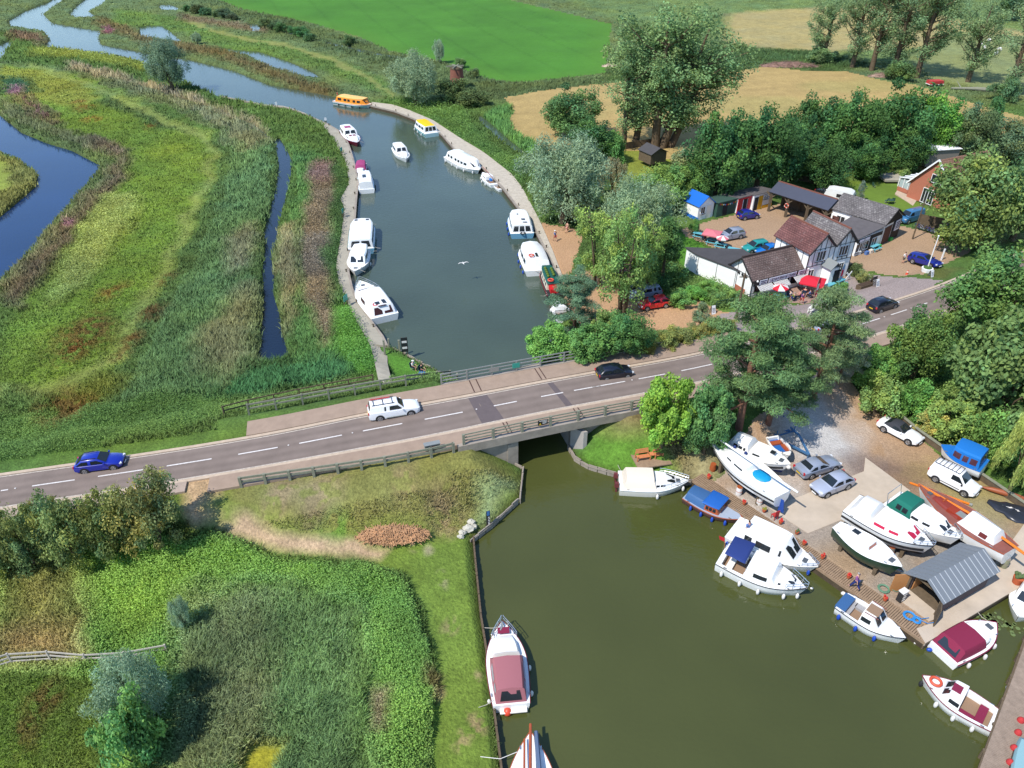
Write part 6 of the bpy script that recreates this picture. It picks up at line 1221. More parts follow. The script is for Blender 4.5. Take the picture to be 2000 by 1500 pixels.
# ================================================================ vehicles
M_TYRE = mat('tyre', (.02, .02, .021), .85); M_RIM = mat('alloy_rim', (.45, .46, .48), .3, .5, .7); M_GLASS = mat('car_glass', (.015, .02, .024), .05, .7); M_TRIM = mat('black_trim', (.018, .018, .02), .6)
M_LAMP = mat('clear_lamp', (.6, .62, .64), .1, .7); M_TAIL = mat('red_lamp', (.45, .02, .03), .2, .6); M_PLY = mat('yellow_plate', C(240, 200, 40, .7), .5); M_PLW = mat('white_plate', (.75, .75, .74), .5)
def paint_mat(n, r, g, b, k=.7, metal=.0): return mat(n, C(r, g, b, k), .28, .5, metal, coat=.8)
def car(name, label, rear, front, kind, m, Wd=1.78, H=None, L=None, z=None, group=None, cat='car', roof=None, rails=False, scale=.835):
 pr, pf = (ag(*rear), ag(*front)) if z is None else (at(*rear, z), at(*front, z)); v = pf - pr; c = (pr + pf) / 2
 S = {  # L H hood belt, screen base, screen top, roof end, tail base, tail height
  'hatch': (4.3, 1.47, .93, .98, .22, -.0, -.3, -.48, 1.0), 'suv': (4.5, 1.68, 1.05, 1.1, .22, .03, -.35, -.485, 1.12), 'saloon': (4.75, 1.43, .92, .98, .17, -.04, -.24, -.40, 1.0), 'estate': (4.75, 1.5, .93, .98, .2, 0, -.42, -.49, 1.0),
  'cabrio': (4.45, 1.4, .9, .95, .16, -.02, -.2, -.36, .98), 'mpv': (4.2, 1.62, 1.0, 1.02, .27, .06, -.38, -.48, 1.05), 'van': (4.4, 1.85, 1.08, 1.12, .27, .1, -.46, -.5, 1.2), 'pickup': (5.2, 1.8, 1.12, 1.16, .2, .07, -.44, -.485, 1.2), 'small': (3.7, 1.5, .95, .98, .25, .04, -.33, -.485, 1.0), 'bigvan': (5.2, 2.3, 1.2, 1.3, .36, .2, -.47, -.5, 1.4)}[kind]
 L = L or S[0]; H = H or S[1]; o = thing(name, label, cat, c, math.atan2(v.y, v.x), group); sl = math.asin(max(-.2, min(.2, v.z / max(.1, v.length)))); o.rotation_euler = (0, -sl, math.atan2(v.y, v.x)); o.scale = (scale,) * 3
 hood, belt, xa, xb, xc, xd, tb = S[2:]; w = Wd / 2; zs = .32
 X = lambda f: f * L
 # lower body
 st = [(-.5, .80, tb * .62, tb - .3), (-.49, .93, zs, tb - .1), (-.44, .97, .24, tb), (-.3, 1., .22, belt + .02), (0, 1., .22, belt), (xa, 1., .22, belt - .01), (.33, .99, .22, hood - .03), (.42, .95, .24, hood - .12), (.48, .84, zs, hood - .24), (.5, .68, .4, hood - .36)]
 rr = []
 for x, kw, z0, z1 in st:
  a = w * kw; rr.append([(X(x), -a * .82, z0), (X(x), -a * .98, z0 + .1), (X(x), -a, (z0 + z1) / 2), (X(x), -a * .96, z1 - .07), (X(x), -a * .84, z1), (X(x), 0, z1 + .035), (X(x), a * .84, z1), (X(x), a * .96, z1 - .07), (X(x), a, (z0 + z1) / 2), (X(x), a * .98, z0 + .1), (X(x), a * .82, z0)])
 q = MB(); q.loft(rr); body = q.build('body', m, o, 38)
 # cabin
 wr = w * .74; wb = w * .93; zb = belt - .02; H1 = H; ring = []
 for x, hgt, ww in ((xa + .005, 0, wb * .9), (xb, 1, wr * .97), ((xb * .6 + xc * .4), 1.02, wr), (xc, .97, wr * .96), (xd, .0, wb * .93)):
  zt = zb + (H1 - zb) * hgt + .01; k = .25 if hgt == 0 else 1; e = .09 * k
  bw = wb if hgt else ww
  ring.append([(X(x), -bw, zb - .04), (X(x), -(bw + (ww - bw) * .85), zt - e), (X(x), -ww * .86, zt), (X(x), 0, zt + .03 * k), (X(x), ww * .86, zt), (X(x), (bw + (ww - bw) * .85), zt - e), (X(x), bw, zb - .04)])
 q = MB(); q.loft(ring, closed=False, cap=False); q.build('roof', roof or m, o, 38)
 def pane(nm, P, mt=M_GLASS): MB().poly(P).build(nm, mt, o)
 zt = H1 - .07; f = lambda a, b, t: a + (b - a) * t
 e = .016
 for nm, x0, x1, w0, w1 in (('windscreen', xa, xb, wb * .88, wr * .84), ('rear_window', xd, xc, wb * .88, wr * .82)):
  s = 1 if x0 > x1 else -1; fa, fb_ = (.14, .9) if nm == 'windscreen' else (.3, .9); A = lambda t, u: (X(f(x0, x1, t)) + s * e * 1.5, f(w0, w1, t) * u, f(zb, H1 * (1 if nm == 'windscreen' else .985), t) + e * 2.2)
  if not (kind == 'van' and nm == 'rear_window'): pane(nm, [A(fa, -1), A(fa, 1), A(fb_, .97), A(fb_, -.97)][::s])
 # side windows on the straight part between pillars
 lo, hi = .12, .84
 def side(xs, xe, s):
  def pt(x, t):
   yo = f(wb, f(wb, wr, .85), t) ; return (X(x), s * (yo + e), f(zb, zt, t))
  a0 = f(xd, xc, lo) if xs == 'r' else xs; a1 = f(xd, xc, hi) if xs == 'r' else xs; b0 = f(xa, xb, lo) if xe == 'f' else xe; b1 = f(xa, xb, hi) if xe == 'f' else xe
  P = [pt(a0 + .025, lo), pt(b0 - .025, lo), pt(b1 - .02, hi), pt(a1 + .03, hi)]; pane('side_window', P if s < 0 else P[::-1])
 mid = f(xc, xb, .5)
 for s in (1, -1):
  if kind == 'van': side(f(xc, xb, .72), 'f', s)
  elif kind == 'cabrio': side(f(xc, xb, .3), 'f', s)
  elif kind in ('pickup',): side(mid - .03, f(xc, xb, .6), s); side(f(xc, xb, .64), 'f', s)
  elif kind == 'bigvan': side(f(xc, xb, .8), 'f', s)
  else:
   side(mid + .008, 'f', s); side('r' if kind != 'estate' else f(xc, xb, .22), mid - .008, s)
   if kind == 'estate': side('r', f(xc, xb, .18), s)
  MB().box((X(xa) - .25, s * (w + .06), belt + .07), (.16, .16, .13), taper=.8).build('mirror', m if kind != 'van' else M_TRIM, o)
  MB().box((X(.462), s * w * .68, hood - .26), (.22, .34, .13), rz=-s * .5).build('headlight', M_LAMP, o); MB().box((X(-.488), s * w * .78, tb - .16), (.1, .22, .26), rz=s * .25).build('tail_light', M_TAIL, o)
  for xw in (.31, -.29):
   r = .33 if kind not in ('suv', 'pickup', 'bigvan') else .37; arch = MB().cyl((X(xw), s * (w - .085), r + .02), r + .085, .18, 20, 'Y').build('wheel_arch', M_TRIM, o)
   tw = MB().cyl((X(xw), s * (w - .09), r), r, .2, 20, 'Y').build('wheel', M_TYRE, o, 40); rm = MB(); rm.cyl((X(xw), s * (w + .012), r), r * .36, .02, 8, 'Y')
   for k in range(5): a = k * 1.2566; rm.bar((X(xw), s * (w + .013), r), (X(xw) + math.cos(a) * r * .66, s * (w + .013), r + math.sin(a) * r * .66), .05, .1)
   rm.tube([(X(xw) + math.cos(a) * r * .66, s * (w + .013), r + math.sin(a) * r * .66) for a in [i * .3927 for i in range(16)]], .025, 5, closed=True); rm.build('rim', M_RIM, tw, 40)
 MB().box((X(.497), 0, .5), (.06, Wd * .6, .16)).build('grille', M_TRIM, o); MB().box((X(-.502), 0, tb - .42), (.03, .52, .12)).build('number_plate', M_PLY, o); MB().box((X(.512), 0, .36), (.03, .52, .11)).build('number_plate', M_PLW, o)
 MB().box((0, 0, .22), (L * .86, Wd * .86, .14)).build('underbody_shadow_box', M_TRIM, o)  # dark box added low under the body as contact shadow
 if rails:
  for s in (1, -1): MB().bar((X(xc), s * wr * .86, H + .06), (X(xb), s * wr * .86, H + .06), .05).build('roof_rail', M_TRIM, o)
 if kind == 'van':
  q = MB()
  for s in (1, -1): q.bar((X(-.44), s * .6, H + .12), (X(.08), s * .6, H + .12), .04)
  for i in range(7): q.bar((X(-.44 + .52 * i / 6), -.6, H + .12), (X(-.44 + .52 * i / 6), .6, H + .12), .04)
  for s in (1, -1):
   for x in (-.4, -.15, .06): q.bar((X(x), s * .6, H), (X(x), s * .6, H + .12), .03)
  q.build('roof_rack', M_TRIM, o)
  for s in (1, -1): MB().bar((X(-.2), s * (w + .005), .52), (X(.2), s * (w + .005), .52), .02, .06).build('side_moulding', M_TRIM, o)
 if kind == 'pickup':
  for s in (1, -1): MB().bar((X(-.42), s * .55, H + .1), (X(.02), s * .55, H + .1), .05).build('roof_bar', M_TRIM, o)
  for x in (-.38, -.2, -.02): MB().bar((X(x), -.6, H + .12), (X(x), .6, H + .12), .05).build('roof_bar', M_TRIM, o)
  MB().box((X(-.24), .42, H + .16), (2.0, .16, .05)).build('ladder', colmat('red_ladder', 190, 60, 66, .6), o)
  MB().bar((X(-.16), -w - .02, .42), (X(.2), -w - .02, .42), .08).build('side_step', M_STEEL, o); MB().bar((X(-.16), w + .02, .42), (X(.2), w + .02, .42), .08).build('side_step', M_STEEL, o)
 return o
P_BLUE = paint_mat('metallic_blue', 20, 44, 172); P_WHITE = mat('white_paint', (.8, .8, .8), .25, .5, coat=.6); P_BLACK = paint_mat('blue_black', 26, 30, 46, .6); P_SILV = paint_mat('silver_paint', 186, 194, 214, .7, .1); P_RED = paint_mat('bright_red', 236, 24, 40); P_GREY = paint_mat('silver_grey', 164, 174, 192, .68, .1); P_TEAL = paint_mat('teal_paint', 44, 156, 152); P_NAVY = paint_mat('deep_blue', 26, 40, 140); P_BLUEV = paint_mat('mid_blue_van', 64, 124, 172)
car('hatchback', 'metallic blue hatchback with roof bars driving at the left end of the road', (154, 918), (246, 906), 'hatch', P_BLUE, rails=True)
car('pickup_truck', 'white double cab pickup with canopy and ladder approaching the bridge', (722, 818), (818, 802), 'pickup', P_WHITE, cat='truck')
car('hatchback', 'blue black hatchback driving over the bridge', (1164, 741), (1234, 731), 'small', P_BLACK, L=4.0)
car('suv_car', 'black sports utility car driving past the shop forecourt', (1696, 612), (1746, 596), 'suv', P_BLACK)
car('estate_car', 'deep blue estate car parked on gravel by the white flagpole', (1780, 510), (1832, 524), 'estate', P_NAVY)
car('convertible_car', 'white convertible with black soft top parked by the timber wall', (1718, 830), (1794, 870), 'cabrio', P_WHITE, z=.72, roof=mat('black_soft_top', (.03, .032, .04), .85))
car('panel_van', 'white panel van with black roof rack parked in the boatyard', (1816, 925), (1904, 970), 'van', P_WHITE, z=.72, cat='van')
car('saloon_car', 'silver grey saloon seen from behind on the pale gravel', (1554, 932), (1634, 906), 'saloon', P_GREY, z=.72)
car('hatchback', 'silver hatchback facing the water at the corner of the concrete slab', (1657, 940), (1586, 968), 'hatch', P_SILV, z=.73)
car('hatchback', 'bright red hatchback in the sandy car park', (1310, 594), (1248, 604), 'hatch', P_RED)
car('suv_car', 'pale blue grey estate car beside the red hatchback', (1286, 574), (1230, 584), 'estate', P_GREY, H=1.6)
car('saloon_car', 'dark car mostly hidden behind the pale blue grey estate', (1262, 562), (1216, 572), 'hatch', P_BLACK)
car('hatchback', 'dark red car half hidden by the yellow green ash tree', (1250, 532), (1214, 536), 'hatch', paint_mat('dark_red', 150, 44, 50))
car('hatchback', 'small dark blue hatchback with open door in front of the red shed', (1444, 428), (1476, 424), 'small', P_NAVY)
car('suv_car', 'silver sports utility car with glass roof parked by the garden tables', (1448, 462), (1404, 470), 'suv', P_GREY)
car('mpv_car', 'teal people carrier parked behind the white shop', (1494, 486), (1454, 494), 'mpv', P_TEAL)
car('hatchback', 'bright blue car behind the shop roof next to the teal people carrier', (1514, 492), (1480, 501), 'small', paint_mat('bright_blue', 20, 120, 210))
car('panel_van', 'mid blue van parked beyond the black boarded end of the long building', (1790, 428), (1762, 436), 'bigvan', P_BLUEV, cat='van', H=2.0, L=4.8)
car('hatchback', 'car hidden behind the pale open pine on the road', (1590, 650), (1630, 638), 'hatch', P_SILV)
car('saloon_car', 'dark car in the shade behind the open barn', (1604, 380), (1628, 386), 'hatch', P_BLACK, z=1.2)
def caravan():
 p = at(1637, 396, 1.2); o = thing('caravan', 'white touring caravan with curved roof behind the long slate building', 'caravan', p, math.atan2(-.6, 1.)); b = MB()
 prof = [(-2.4, .5), (-2.5, 1.4), (-2.2, 2.3), (-1.5, 2.5), (1.4, 2.5), (2.1, 2.2), (2.5, 1.2), (2.4, .5)]
 b.loft([[(x, y * (1 if abs(y) < 1 else .98), z) for x, z in prof] for y in (-1.1, -1.05, 1.05, 1.1)]); b.build('body', M_GEL, o, 40)
 for s in (1, -1): MB().box((.2, s * 1.12, 1.6), (1.3, .03, .55)).build('window', M_PANE, o); MB().cyl((0, s * 1., .32), .32, .18, 14, 'Y').build('wheel', M_TYRE, o)
 MB().box((2.42, 0, 1.5), (.06, 1.5, .5), ry=-.25).build('window', M_PANE, o)
caravan()
# ================================================================ buildings
M_WHITEW = mat('white_render', (.8, .8, .78), .8, .2, noise=.06, nscale=1.2); M_BLACKW = mat('black_timber', (.022, .02, .02), .7); M_DARKIN = mat('dark_interior', (.02, .02, .022), .9)
def tile_mat(name, col, col2, lich=.3, scale=(3.3, 5.)):
 m = bpy.data.materials.new(name); m.use_nodes = True; t = m.node_tree; N = t.nodes; L = t.links; b = N['Principled BSDF']; b.inputs['Roughness'].default_value = .9; b.inputs['Specular IOR Level'].default_value = .2
 uv = N.new('ShaderNodeAttribute'); uv.attribute_name = 'roofuv'
 br = N.new('ShaderNodeTexBrick'); br.inputs['Color1'].default_value = (*col, 1); br.inputs['Color2'].default_value = (*col2, 1); br.inputs['Mortar'].default_value = (*[c * .35 for c in col], 1); br.inputs['Scale'].default_value = 1.; br.inputs['Brick Width'].default_value = .34; br.inputs['Row Height'].default_value = .26; br.inputs['Mortar Size'].default_value = .022
 L.new(uv.outputs['Vector'], br.inputs['Vector'])
 n = N.new('ShaderNodeTexNoise'); n.inputs['Scale'].default_value = 2.2; n.inputs['Detail'].default_value = 8; n.inputs['Roughness'].default_value = .75; L.new(uv.outputs['Vector'], n.inputs['Vector'])
 mr = N.new('ShaderNodeMapRange'); mr.inputs[1].default_value = .58; mr.inputs[2].default_value = .68; mr.inputs[4].default_value = lich; L.new(n.outputs[0], mr.inputs[0])
 mx = N.new('ShaderNodeMix'); mx.data_type = 'RGBA'; mx.inputs[7].default_value = (.5, .48, .44, 1); L.new(mr.outputs[0], mx.inputs[0]); L.new(br.outputs[0], mx.inputs[6])
 n2 = N.new('ShaderNodeTexNoise'); n2.inputs['Scale'].default_value = .5; n2.inputs['Detail'].default_value = 5; L.new(uv.outputs['Vector'], n2.inputs['Vector']); m2 = N.new('ShaderNodeMapRange'); m2.inputs[1].default_value = .3; m2.inputs[2].default_value = .7; m2.inputs[3].default_value = .72; m2.inputs[4].default_value = 1.25; L.new(n2.outputs[0], m2.inputs[0])
 m3 = N.new('ShaderNodeMix'); m3.data_type = 'RGBA'; m3.blend_type = 'MULTIPLY'; m3.inputs[0].default_value = 1; L.new(mx.outputs[2], m3.inputs[6]); L.new(m2.outputs[0], m3.inputs[7]); L.new(m3.outputs[2], b.inputs['Base Color'])
 bp = N.new('ShaderNodeBump'); bp.inputs['Strength'].default_value = .6; bp.inputs['Distance'].default_value = .03; L.new(br.outputs['Fac'], bp.inputs['Height']); bp.invert = True; L.new(bp.outputs[0], b.inputs['Normal'])
 return m
T_BROWN = tile_mat('brown_tiles', C(142, 122, 116), C(122, 102, 96), .55); T_RED = tile_mat('red_tiles', C(142, 98, 94), C(120, 82, 80), .3); T_GREY = tile_mat('grey_tiles', C(148, 142, 140), C(120, 114, 114), .8); T_ORANGE = tile_mat('orange_tiles', C(176, 136, 112), C(160, 118, 96), .2)
M_FELT = mat('roof_felt', C(92, 90, 92), .9, .2, noise=.15, nscale=1); M_SLATE = mat('dark_metal_roof', C(84, 88, 104), .6, .3, noise=.06, nscale=1); M_RUSTR = mat('old_sheet_roof', C(112, 106, 106), .8, noise=.2, nscale=1.5); M_BRICK = mat('red_brick', C(206, 128, 100), .9, noise=.12, nscale=6); M_BRICKD = mat('old_brick', C(150, 96, 80), .9, noise=.2, nscale=6)
def roof_slope(name, a, b, c, d, m, parent, org, t=.12):
 """a-b along the eave, d-c along the ridge"""
 P = [Vector(p) - org for p in (a, b, c, d)]; n = (P[1] - P[0]).cross(P[3] - P[0]).normalized()
 if n.z < 0: n = -n
 lo = [p - n * t for p in P]; me = bpy.data.meshes.new(name); me.from_pydata(P + lo, [], [(0, 1, 2, 3), (7, 6, 5, 4), (0, 4, 5, 1), (1, 5, 6, 2), (2, 6, 7, 3), (3, 7, 4, 0)]); me.materials.append(m)
 u = (P[1] - P[0]).normalized(); v = (P[3] - P[0]); v = (v - u * v.dot(u)).normalized(); at_ = me.attributes.new('roofuv', 'FLOAT_VECTOR', 'POINT')
 for i, p in enumerate(P + lo): at_.data[i].vector = (p.dot(u), p.dot(v), 0)
 me.update(); return link(name, me, parent)
class Frame:
 """local axes of a building: u along the front, v to the back, origin at a front corner"""
 def __init__(s, o, u, z): s.o = Vector((o.x, o.y, z)); s.u = Vector((u.x, u.y, 0)).normalized(); s.v = Vector((-s.u.y, s.u.x, 0))
 def __call__(s, a, b, c=0.): return s.o + s.u * a + s.v * b + Vector((0, 0, c))
 @property
 def ang(s): return math.atan2(s.u.y, s.u.x)
def wallp(name, pts, m, parent, org, t=.12):
 return MB().slab([Vector(p) - org for p in pts], -t).build(name, m, parent)
def window(parent, org, F, a, b0, z0, w, h, side='front', frame=M_WHITEW, bars=1, glass=M_PANE, depth=None, d=.02):
 """window with frame, sill and glass on a wall of frame F; side front/back faces -v/+v, left/right faces -u/+u; a = centre along that wall"""
 if side in ('front', 'back'): s = -1 if side == 'front' else 1; P = lambda x, y, o_: F(a + x, b0 + s * o_, z0 + y) - org
 else: s = -1 if side == 'left' else 1; P = lambda x, y, o_: F(b0 + s * o_, a + x, z0 + y) - org
 def bx(x0, x1, y0, y1, o0, o1): return [P(x0, y0, o0), P(x1, y0, o0), P(x1, y0, o1), P(x0, y0, o1), P(x0, y1, o0), P(x1, y1, o0), P(x1, y1, o1), P(x0, y1, o1)]
 FC = [(3, 2, 1, 0), (4, 5, 6, 7), (0, 1, 5, 4), (1, 2, 6, 5), (2, 3, 7, 6), (3, 0, 4, 7)]
 g = MB().add(bx(-w / 2, w / 2, 0, h, d, d + .02), FC).build('window', glass, parent); f = MB(); e = .07
 for x0, x1, y0, y1 in ((-w / 2 - e, w / 2 + e, -e, 0), (-w / 2 - e, w / 2 + e, h, h + e), (-w / 2 - e, -w / 2, 0, h), (w / 2, w / 2 + e, 0, h)): f.add(bx(x0, x1, y0, y1, d, d + .06), FC)
 for i in range(bars): x = -w / 2 + w * (i + 1) / (bars + 1); f.add(bx(x - .03, x + .03, 0, h, d + .021, d + .05), FC)
 f.build('frame', frame, g); MB().add(bx(-w / 2 - .12, w / 2 + .12, -e - .05, -e, d, d + .14), FC).build('sill', M_BLACKW, g); return g
def strips(name, parent, org, segs, m, w=.08):
 b = MB()
 for a, c in segs: b.bar(Vector(a) - org, Vector(c) - org, w)
 return b.build(name, m, parent)
G = 1.2
# ---- the house with two front gables
def house():
 e = 4.6; fl, fr = at(1583.5, 493, G + e), at(1678, 470.5, G + e); F = Frame(fl, fr - fl, G); F.o += F.u * .25 + F.v * .3; Wf = (fr - fl).length - .5
 o = thing('white_house', 'white half-timbered house with two front gables and red brown roof', 'house', F.o); org = F.o
 D = 5.4; rise = 1.75; m = Wf * .52
 wl = MB()
 prof = [(0, 0), (Wf, 0), (Wf, e), (Wf - (Wf - m) / 2, e + rise), (m, e), (m / 2, e + rise), (0, e)]
 for b_ in (0, D): pass
 n = len(prof); V = [F(a, 0, c) - org for a, c in prof] + [F(a, D, c) - org for a, c in prof]; wl.add(V, [tuple(range(n)), tuple(range(n, 2 * n))[::-1]] + [(i, (i + 1) % n, n + (i + 1) % n, n + i)[::-1] for i in range(n)]); wl.build('wall', M_WHITEW, o)
 ov = .35
 def gable(a0, a1, mt, lim0=True, lim1=True):
  c = (a0 + a1) / 2; s = rise / ((a1 - a0) / 2); x0 = a0 - (ov if lim0 else 0); x1 = a1 + (ov if lim1 else 0)
  z = lambda x: e + rise - s * abs(x - c) + .1
  r = roof_slope('roof', F(x0, D + .2, z(x0)), F(x0, -ov, z(x0)), F(c, -ov, z(c)), F(c, D + .2, z(c)), mt, o, org); roof_slope('roof', F(x1, -ov, z(x1)), F(x1, D + .2, z(x1)), F(c, D + .2, z(c)), F(c, -ov, z(c)), mt, o, org)
  strips('bargeboard', o, org, [(F(x0, -ov - .03, z(x0) - .1), F(c, -ov - .03, z(c) - .1)), (F(c, -ov - .03, z(c) - .1), F(x1, -ov - .03, z(x1) - .1))], M_BLACKW, .14); strips('ridge', o, org, [(F(c, -ov, z(c) + .02), F(c, D + .2, z(c) + .02))], M_BRICKD, .16)
 gable(0, m, T_RED, True, False); gable(m, Wf, T_GREY, False, True)
 sg = [(F(0, -.03, 2.55), F(Wf, -.03, 2.55)), (F(0, -.03, e - .1), F(Wf, -.03, e - .1)), (F(.03, -.03, 0), F(.03, -.03, e)), (F(Wf - .03, -.03, 0), F(Wf - .03, -.03, e))]
 for i in range(1, 9):
  x = Wf * i / 9; top = e + (rise - rise / (m / 2) * abs(x - m / 2) if x < m else rise - rise / ((Wf - m) / 2) * abs(x - (m + Wf) / 2)) - .1
  sg.append((F(x, -.03, 2.55), F(x, -.03, top)))
 for i in range(0, 7): y = D * i / 6; sg.append((F(-.03, y, .2), F(-.03, y, e - .1))); sg.append((F(Wf + .03, y, .2), F(Wf + .03, y, e - .1)))
 strips('timber_frame', o, org, sg, M_BLACKW, .045)
 window(o, org, F, m * .5, 0, 3.1, 1.25, 1.15, bars=2, d=.05); window(o, org, F, (m + Wf) / 2, 0, 3.1, 1.25, 1.15, bars=2, d=.05); window(o, org, F, Wf * .76, 0, .85, 1.3, 1.2, bars=3, d=.05); window(o, org, F, Wf * .12, 0, 1., .8, 1.1, bars=1, d=.05)
 # porch
 b = MB(); b.box(tuple(F(Wf * .46, -.7, 1.2) - org), (1.3, 1.3, 2.4), rz=F.ang); pc = b.build('porch', M_WHITEW, o); MB().box(tuple(F(Wf * .52, -1.37, 1.05) - org), (.9, .05, 2.1), rz=F.ang).build('door', M_DARKIN, pc)
 c = Wf * .46
 for s in (1, -1): MB().slab([F(c, -1.6, 3.15) - org, F(c, .0, 3.15) - org, F(c + s * .9, 0, 2.35) - org, F(c + s * .9, -1.6, 2.35) - org], .08).build('porch_roof', mat('lead_grey', C(150, 156, 156), .7), o)
 return F, Wf, e
HF, HW, HE = house()
# ---- the shop
def shop():
 e = 2.45; ov = .3; fl, fr = at(1471, 548, G + e), at(1579, 521, G + e); F = Frame(fl, fr - fl, G); F.o += F.u * .3 + F.v * ov; L = (fr - fl).length - .35; o = thing('shop_building', 'single storey white shop with brown tiled roof and striped awnings', 'shop', F.o); org = F.o
 D = 4.0; rise = 1.75
 prof = [(0, 0), (D, 0), (D, e), (D / 2, e + rise), (0, e)]; V = [F(0, b, c) - org for b, c in prof] + [F(L, b, c) - org for b, c in prof]; n = 5
 MB().add(V, [tuple(range(n))[::-1], tuple(range(n, 2 * n))] + [(i, (i + 1) % n, n + (i + 1) % n, n + i) for i in range(n)]).build('wall', M_WHITEW, o)
 s = rise / (D / 2); zz = lambda b: e + rise - s * abs(b - D / 2) + .1
 roof_slope('roof', F(-.3, -ov, zz(-ov)), F(L + .1, -ov, zz(-ov)), F(L + .1, D / 2, zz(D / 2)), F(-.3, D / 2, zz(D / 2)), T_BROWN, o, org); roof_slope('roof', F(L + .1, D + ov, zz(D + ov)), F(-.3, D + ov, zz(D + ov)), F(-.3, D / 2, zz(D / 2)), F(L + .1, D / 2, zz(D / 2)), T_BROWN, o, org)
 strips('bargeboard', o, org, [(F(-.33, -ov, zz(-ov) - .1), F(-.33, D / 2, zz(D / 2) - .1)), (F(-.33, D / 2, zz(D / 2) - .1), F(-.33, D + ov, zz(D + ov) - .1)), (F(-.3, -ov - .04, zz(-ov) - .08), F(L, -ov - .04, zz(-ov) - .08))], M_BLACKW, .15)
 strips('ridge', o, org, [(F(-.3, D / 2, zz(D / 2) + .03), F(L + .1, D / 2, zz(D / 2) + .03))], T_BROWN, .2)
 sg = [(F(-.02, y, .1), F(-.02, y, e + (rise - s * abs(y - D / 2)) * .98)) for y in (.05, D * .33, D * .66, D - .05)] + [(F(-.02, 0, e), F(-.02, D, e)), (F(-.02, .0, .02), F(-.02, 0, e))]; strips('timber_frame', o, org, sg, M_BLACKW, .045)
 # round portholes in the gable wall
 for y in (1.1, 1.7, 2.3, 2.9):
  b = MB(); c = F(-.06, y, 2.25) - org; b.tube([c, c - F.u * .04], [.17, .17], 12); b.build('porthole', M_BLACKW, o)
 # fascia with signs
 b = MB(); b.slab([F(-.2, -.4, e - .72) - org, F(L, -.4, e - .72) - org, F(L, -.46, e - .02) - org, F(-.2, -.46, e - .02) - org], .05); fa = b.build('fascia', M_BLACKW, o)
 M3 = Matrix(((F.u.x, 0, 0, 0), (F.u.y, 0, 0, 0), (0, 0, 1, 0), (0, 0, 0, 1)))
 def board(x0, x1, txt, sz, nm):
  q = lambda x, t, d: F(x, -.4 - .06 * t - d, (e - .72) + .7 * t) - org
  sb = MB().slab([q(x0, .12, .06), q(x1, .12, .06), q(x1, .9, .06), q(x0, .9, .06)], .03).build(nm, mat('sign_white', (.74, .73, .8), .6), o)
  up = (q(0, 1, 0) - q(0, 0, 0)).normalized(); nn = F.u.cross(up); c = q((x0 + x1) / 2, .5, .115)
  Mx = Matrix(((F.u.x, up.x, nn.x, c.x), (F.u.y, up.y, nn.y, c.y), (F.u.z, up.z, nn.z, c.z), (0, 0, 0, 1)))
  ink = mat('sign_ink', C(44, 44, 92, .6), .6)
  if txt: text_mesh('lettering', txt, sz, ink, sb, Mx, .008, (x1 - x0) * .95)
  else:
   b = MB(); [b.box((0, .11 - .22 * k, 0), ((x1 - x0) * (.8 - .2 * k), .1, .016)) for k in (0, 1)]; b.build('lines', ink, sb).matrix_local = Mx
 board(L * .24, L * .76, 'LUDHAM BRIDGE STORES', .5, 'shop_sign'); board(L * .07, L * .21, '', .45, 'shop_sign'); board(L * .8, L * .93, '', .45, 'shop_sign')
 M_AW = bpy.data.materials.new('striped_awning'); M_AW.use_nodes = True; t = M_AW.node_tree; tc = t.nodes.new('ShaderNodeTexCoord'); mp = t.nodes.new('ShaderNodeMapping'); mp.inputs['Rotation'].default_value = (0, 0, -F.ang); w = t.nodes.new('ShaderNodeTexWave'); w.inputs['Scale'].default_value = 1.9; w.inputs['Distortion'].default_value = 0; w.bands_direction = 'X'
 cr = t.nodes.new('ShaderNodeValToRGB'); cr.color_ramp.interpolation = 'CONSTANT'; cr.color_ramp.elements[0].color = (.72, .7, .66, 1); cr.color_ramp.elements[1].position = .55; cr.color_ramp.elements[1].color = (.06, .055, .055, 1)
 t.links.new(tc.outputs['Object'], mp.inputs[0]); t.links.new(mp.outputs[0], w.inputs[0]); t.links.new(w.outputs[0], cr.inputs[0]); t.links.new(cr.outputs[0], t.nodes['Principled BSDF'].inputs['Base Color'])
 for x0, x1 in ((.04, .31), (.33, .6), (.72, .98)):
  q = MB(); q.slab([F(L * x0, -1.2, 1.3) - org, F(L * x1, -1.2, 1.3) - org, F(L * x1, -.38, 1.74) - org, F(L * x0, -.38, 1.74) - org], .03); a = q.build('awning', M_AW, o)
  q = MB(); k = 18
  for i in range(k): u0, u1 = L * (x0 + (x1 - x0) * i / k), L * (x0 + (x1 - x0) * (i + 1) / k); q.poly([F(u0, -1.21, 1.33) - org, F((u0 * .85 + u1 * .15), -1.21, 1.19) - org, F((u0 + u1) / 2, -1.21, 1.15) - org, F(u0 * .15 + u1 * .85, -1.21, 1.19) - org, F(u1, -1.21, 1.33) - org])
  q.build('valance', M_AW, a)
 for x0, x1 in ((.05, .3), (.34, .5), (.74, .96)): window(o, org, F, L * (x0 + x1) / 2, 0, .75, L * (x1 - x0) * .9, 1., bars=2, frame=M_BLACKW)
 MB().box(tuple(F(L * .62, -.03, 1.) - org), (1.3, .06, 2.), rz=F.ang).build('door', M_DARKIN, o)
 MB().prism([(F(-.06, .9) - org).xy, (F(-.06, 2.6) - org).xy, (F(-.02, 2.6) - org).xy, (F(-.02, .9) - org).xy], 0, .7).build('brick_plinth', M_BRICK, o)
 for x in (.02, .98): MB().ball(F(L * x, -.55, e - .1) - org, .13, 8, 6).build('globe_lamp', mat('globe_white', (.75, .75, .72), .4), o, 80)
 # flat roofed annexe
 a = thing('shop_annexe', 'low white annexe with dark flat felt roof behind the shop', 'building', F(-.6, D, 0)); og = a.location
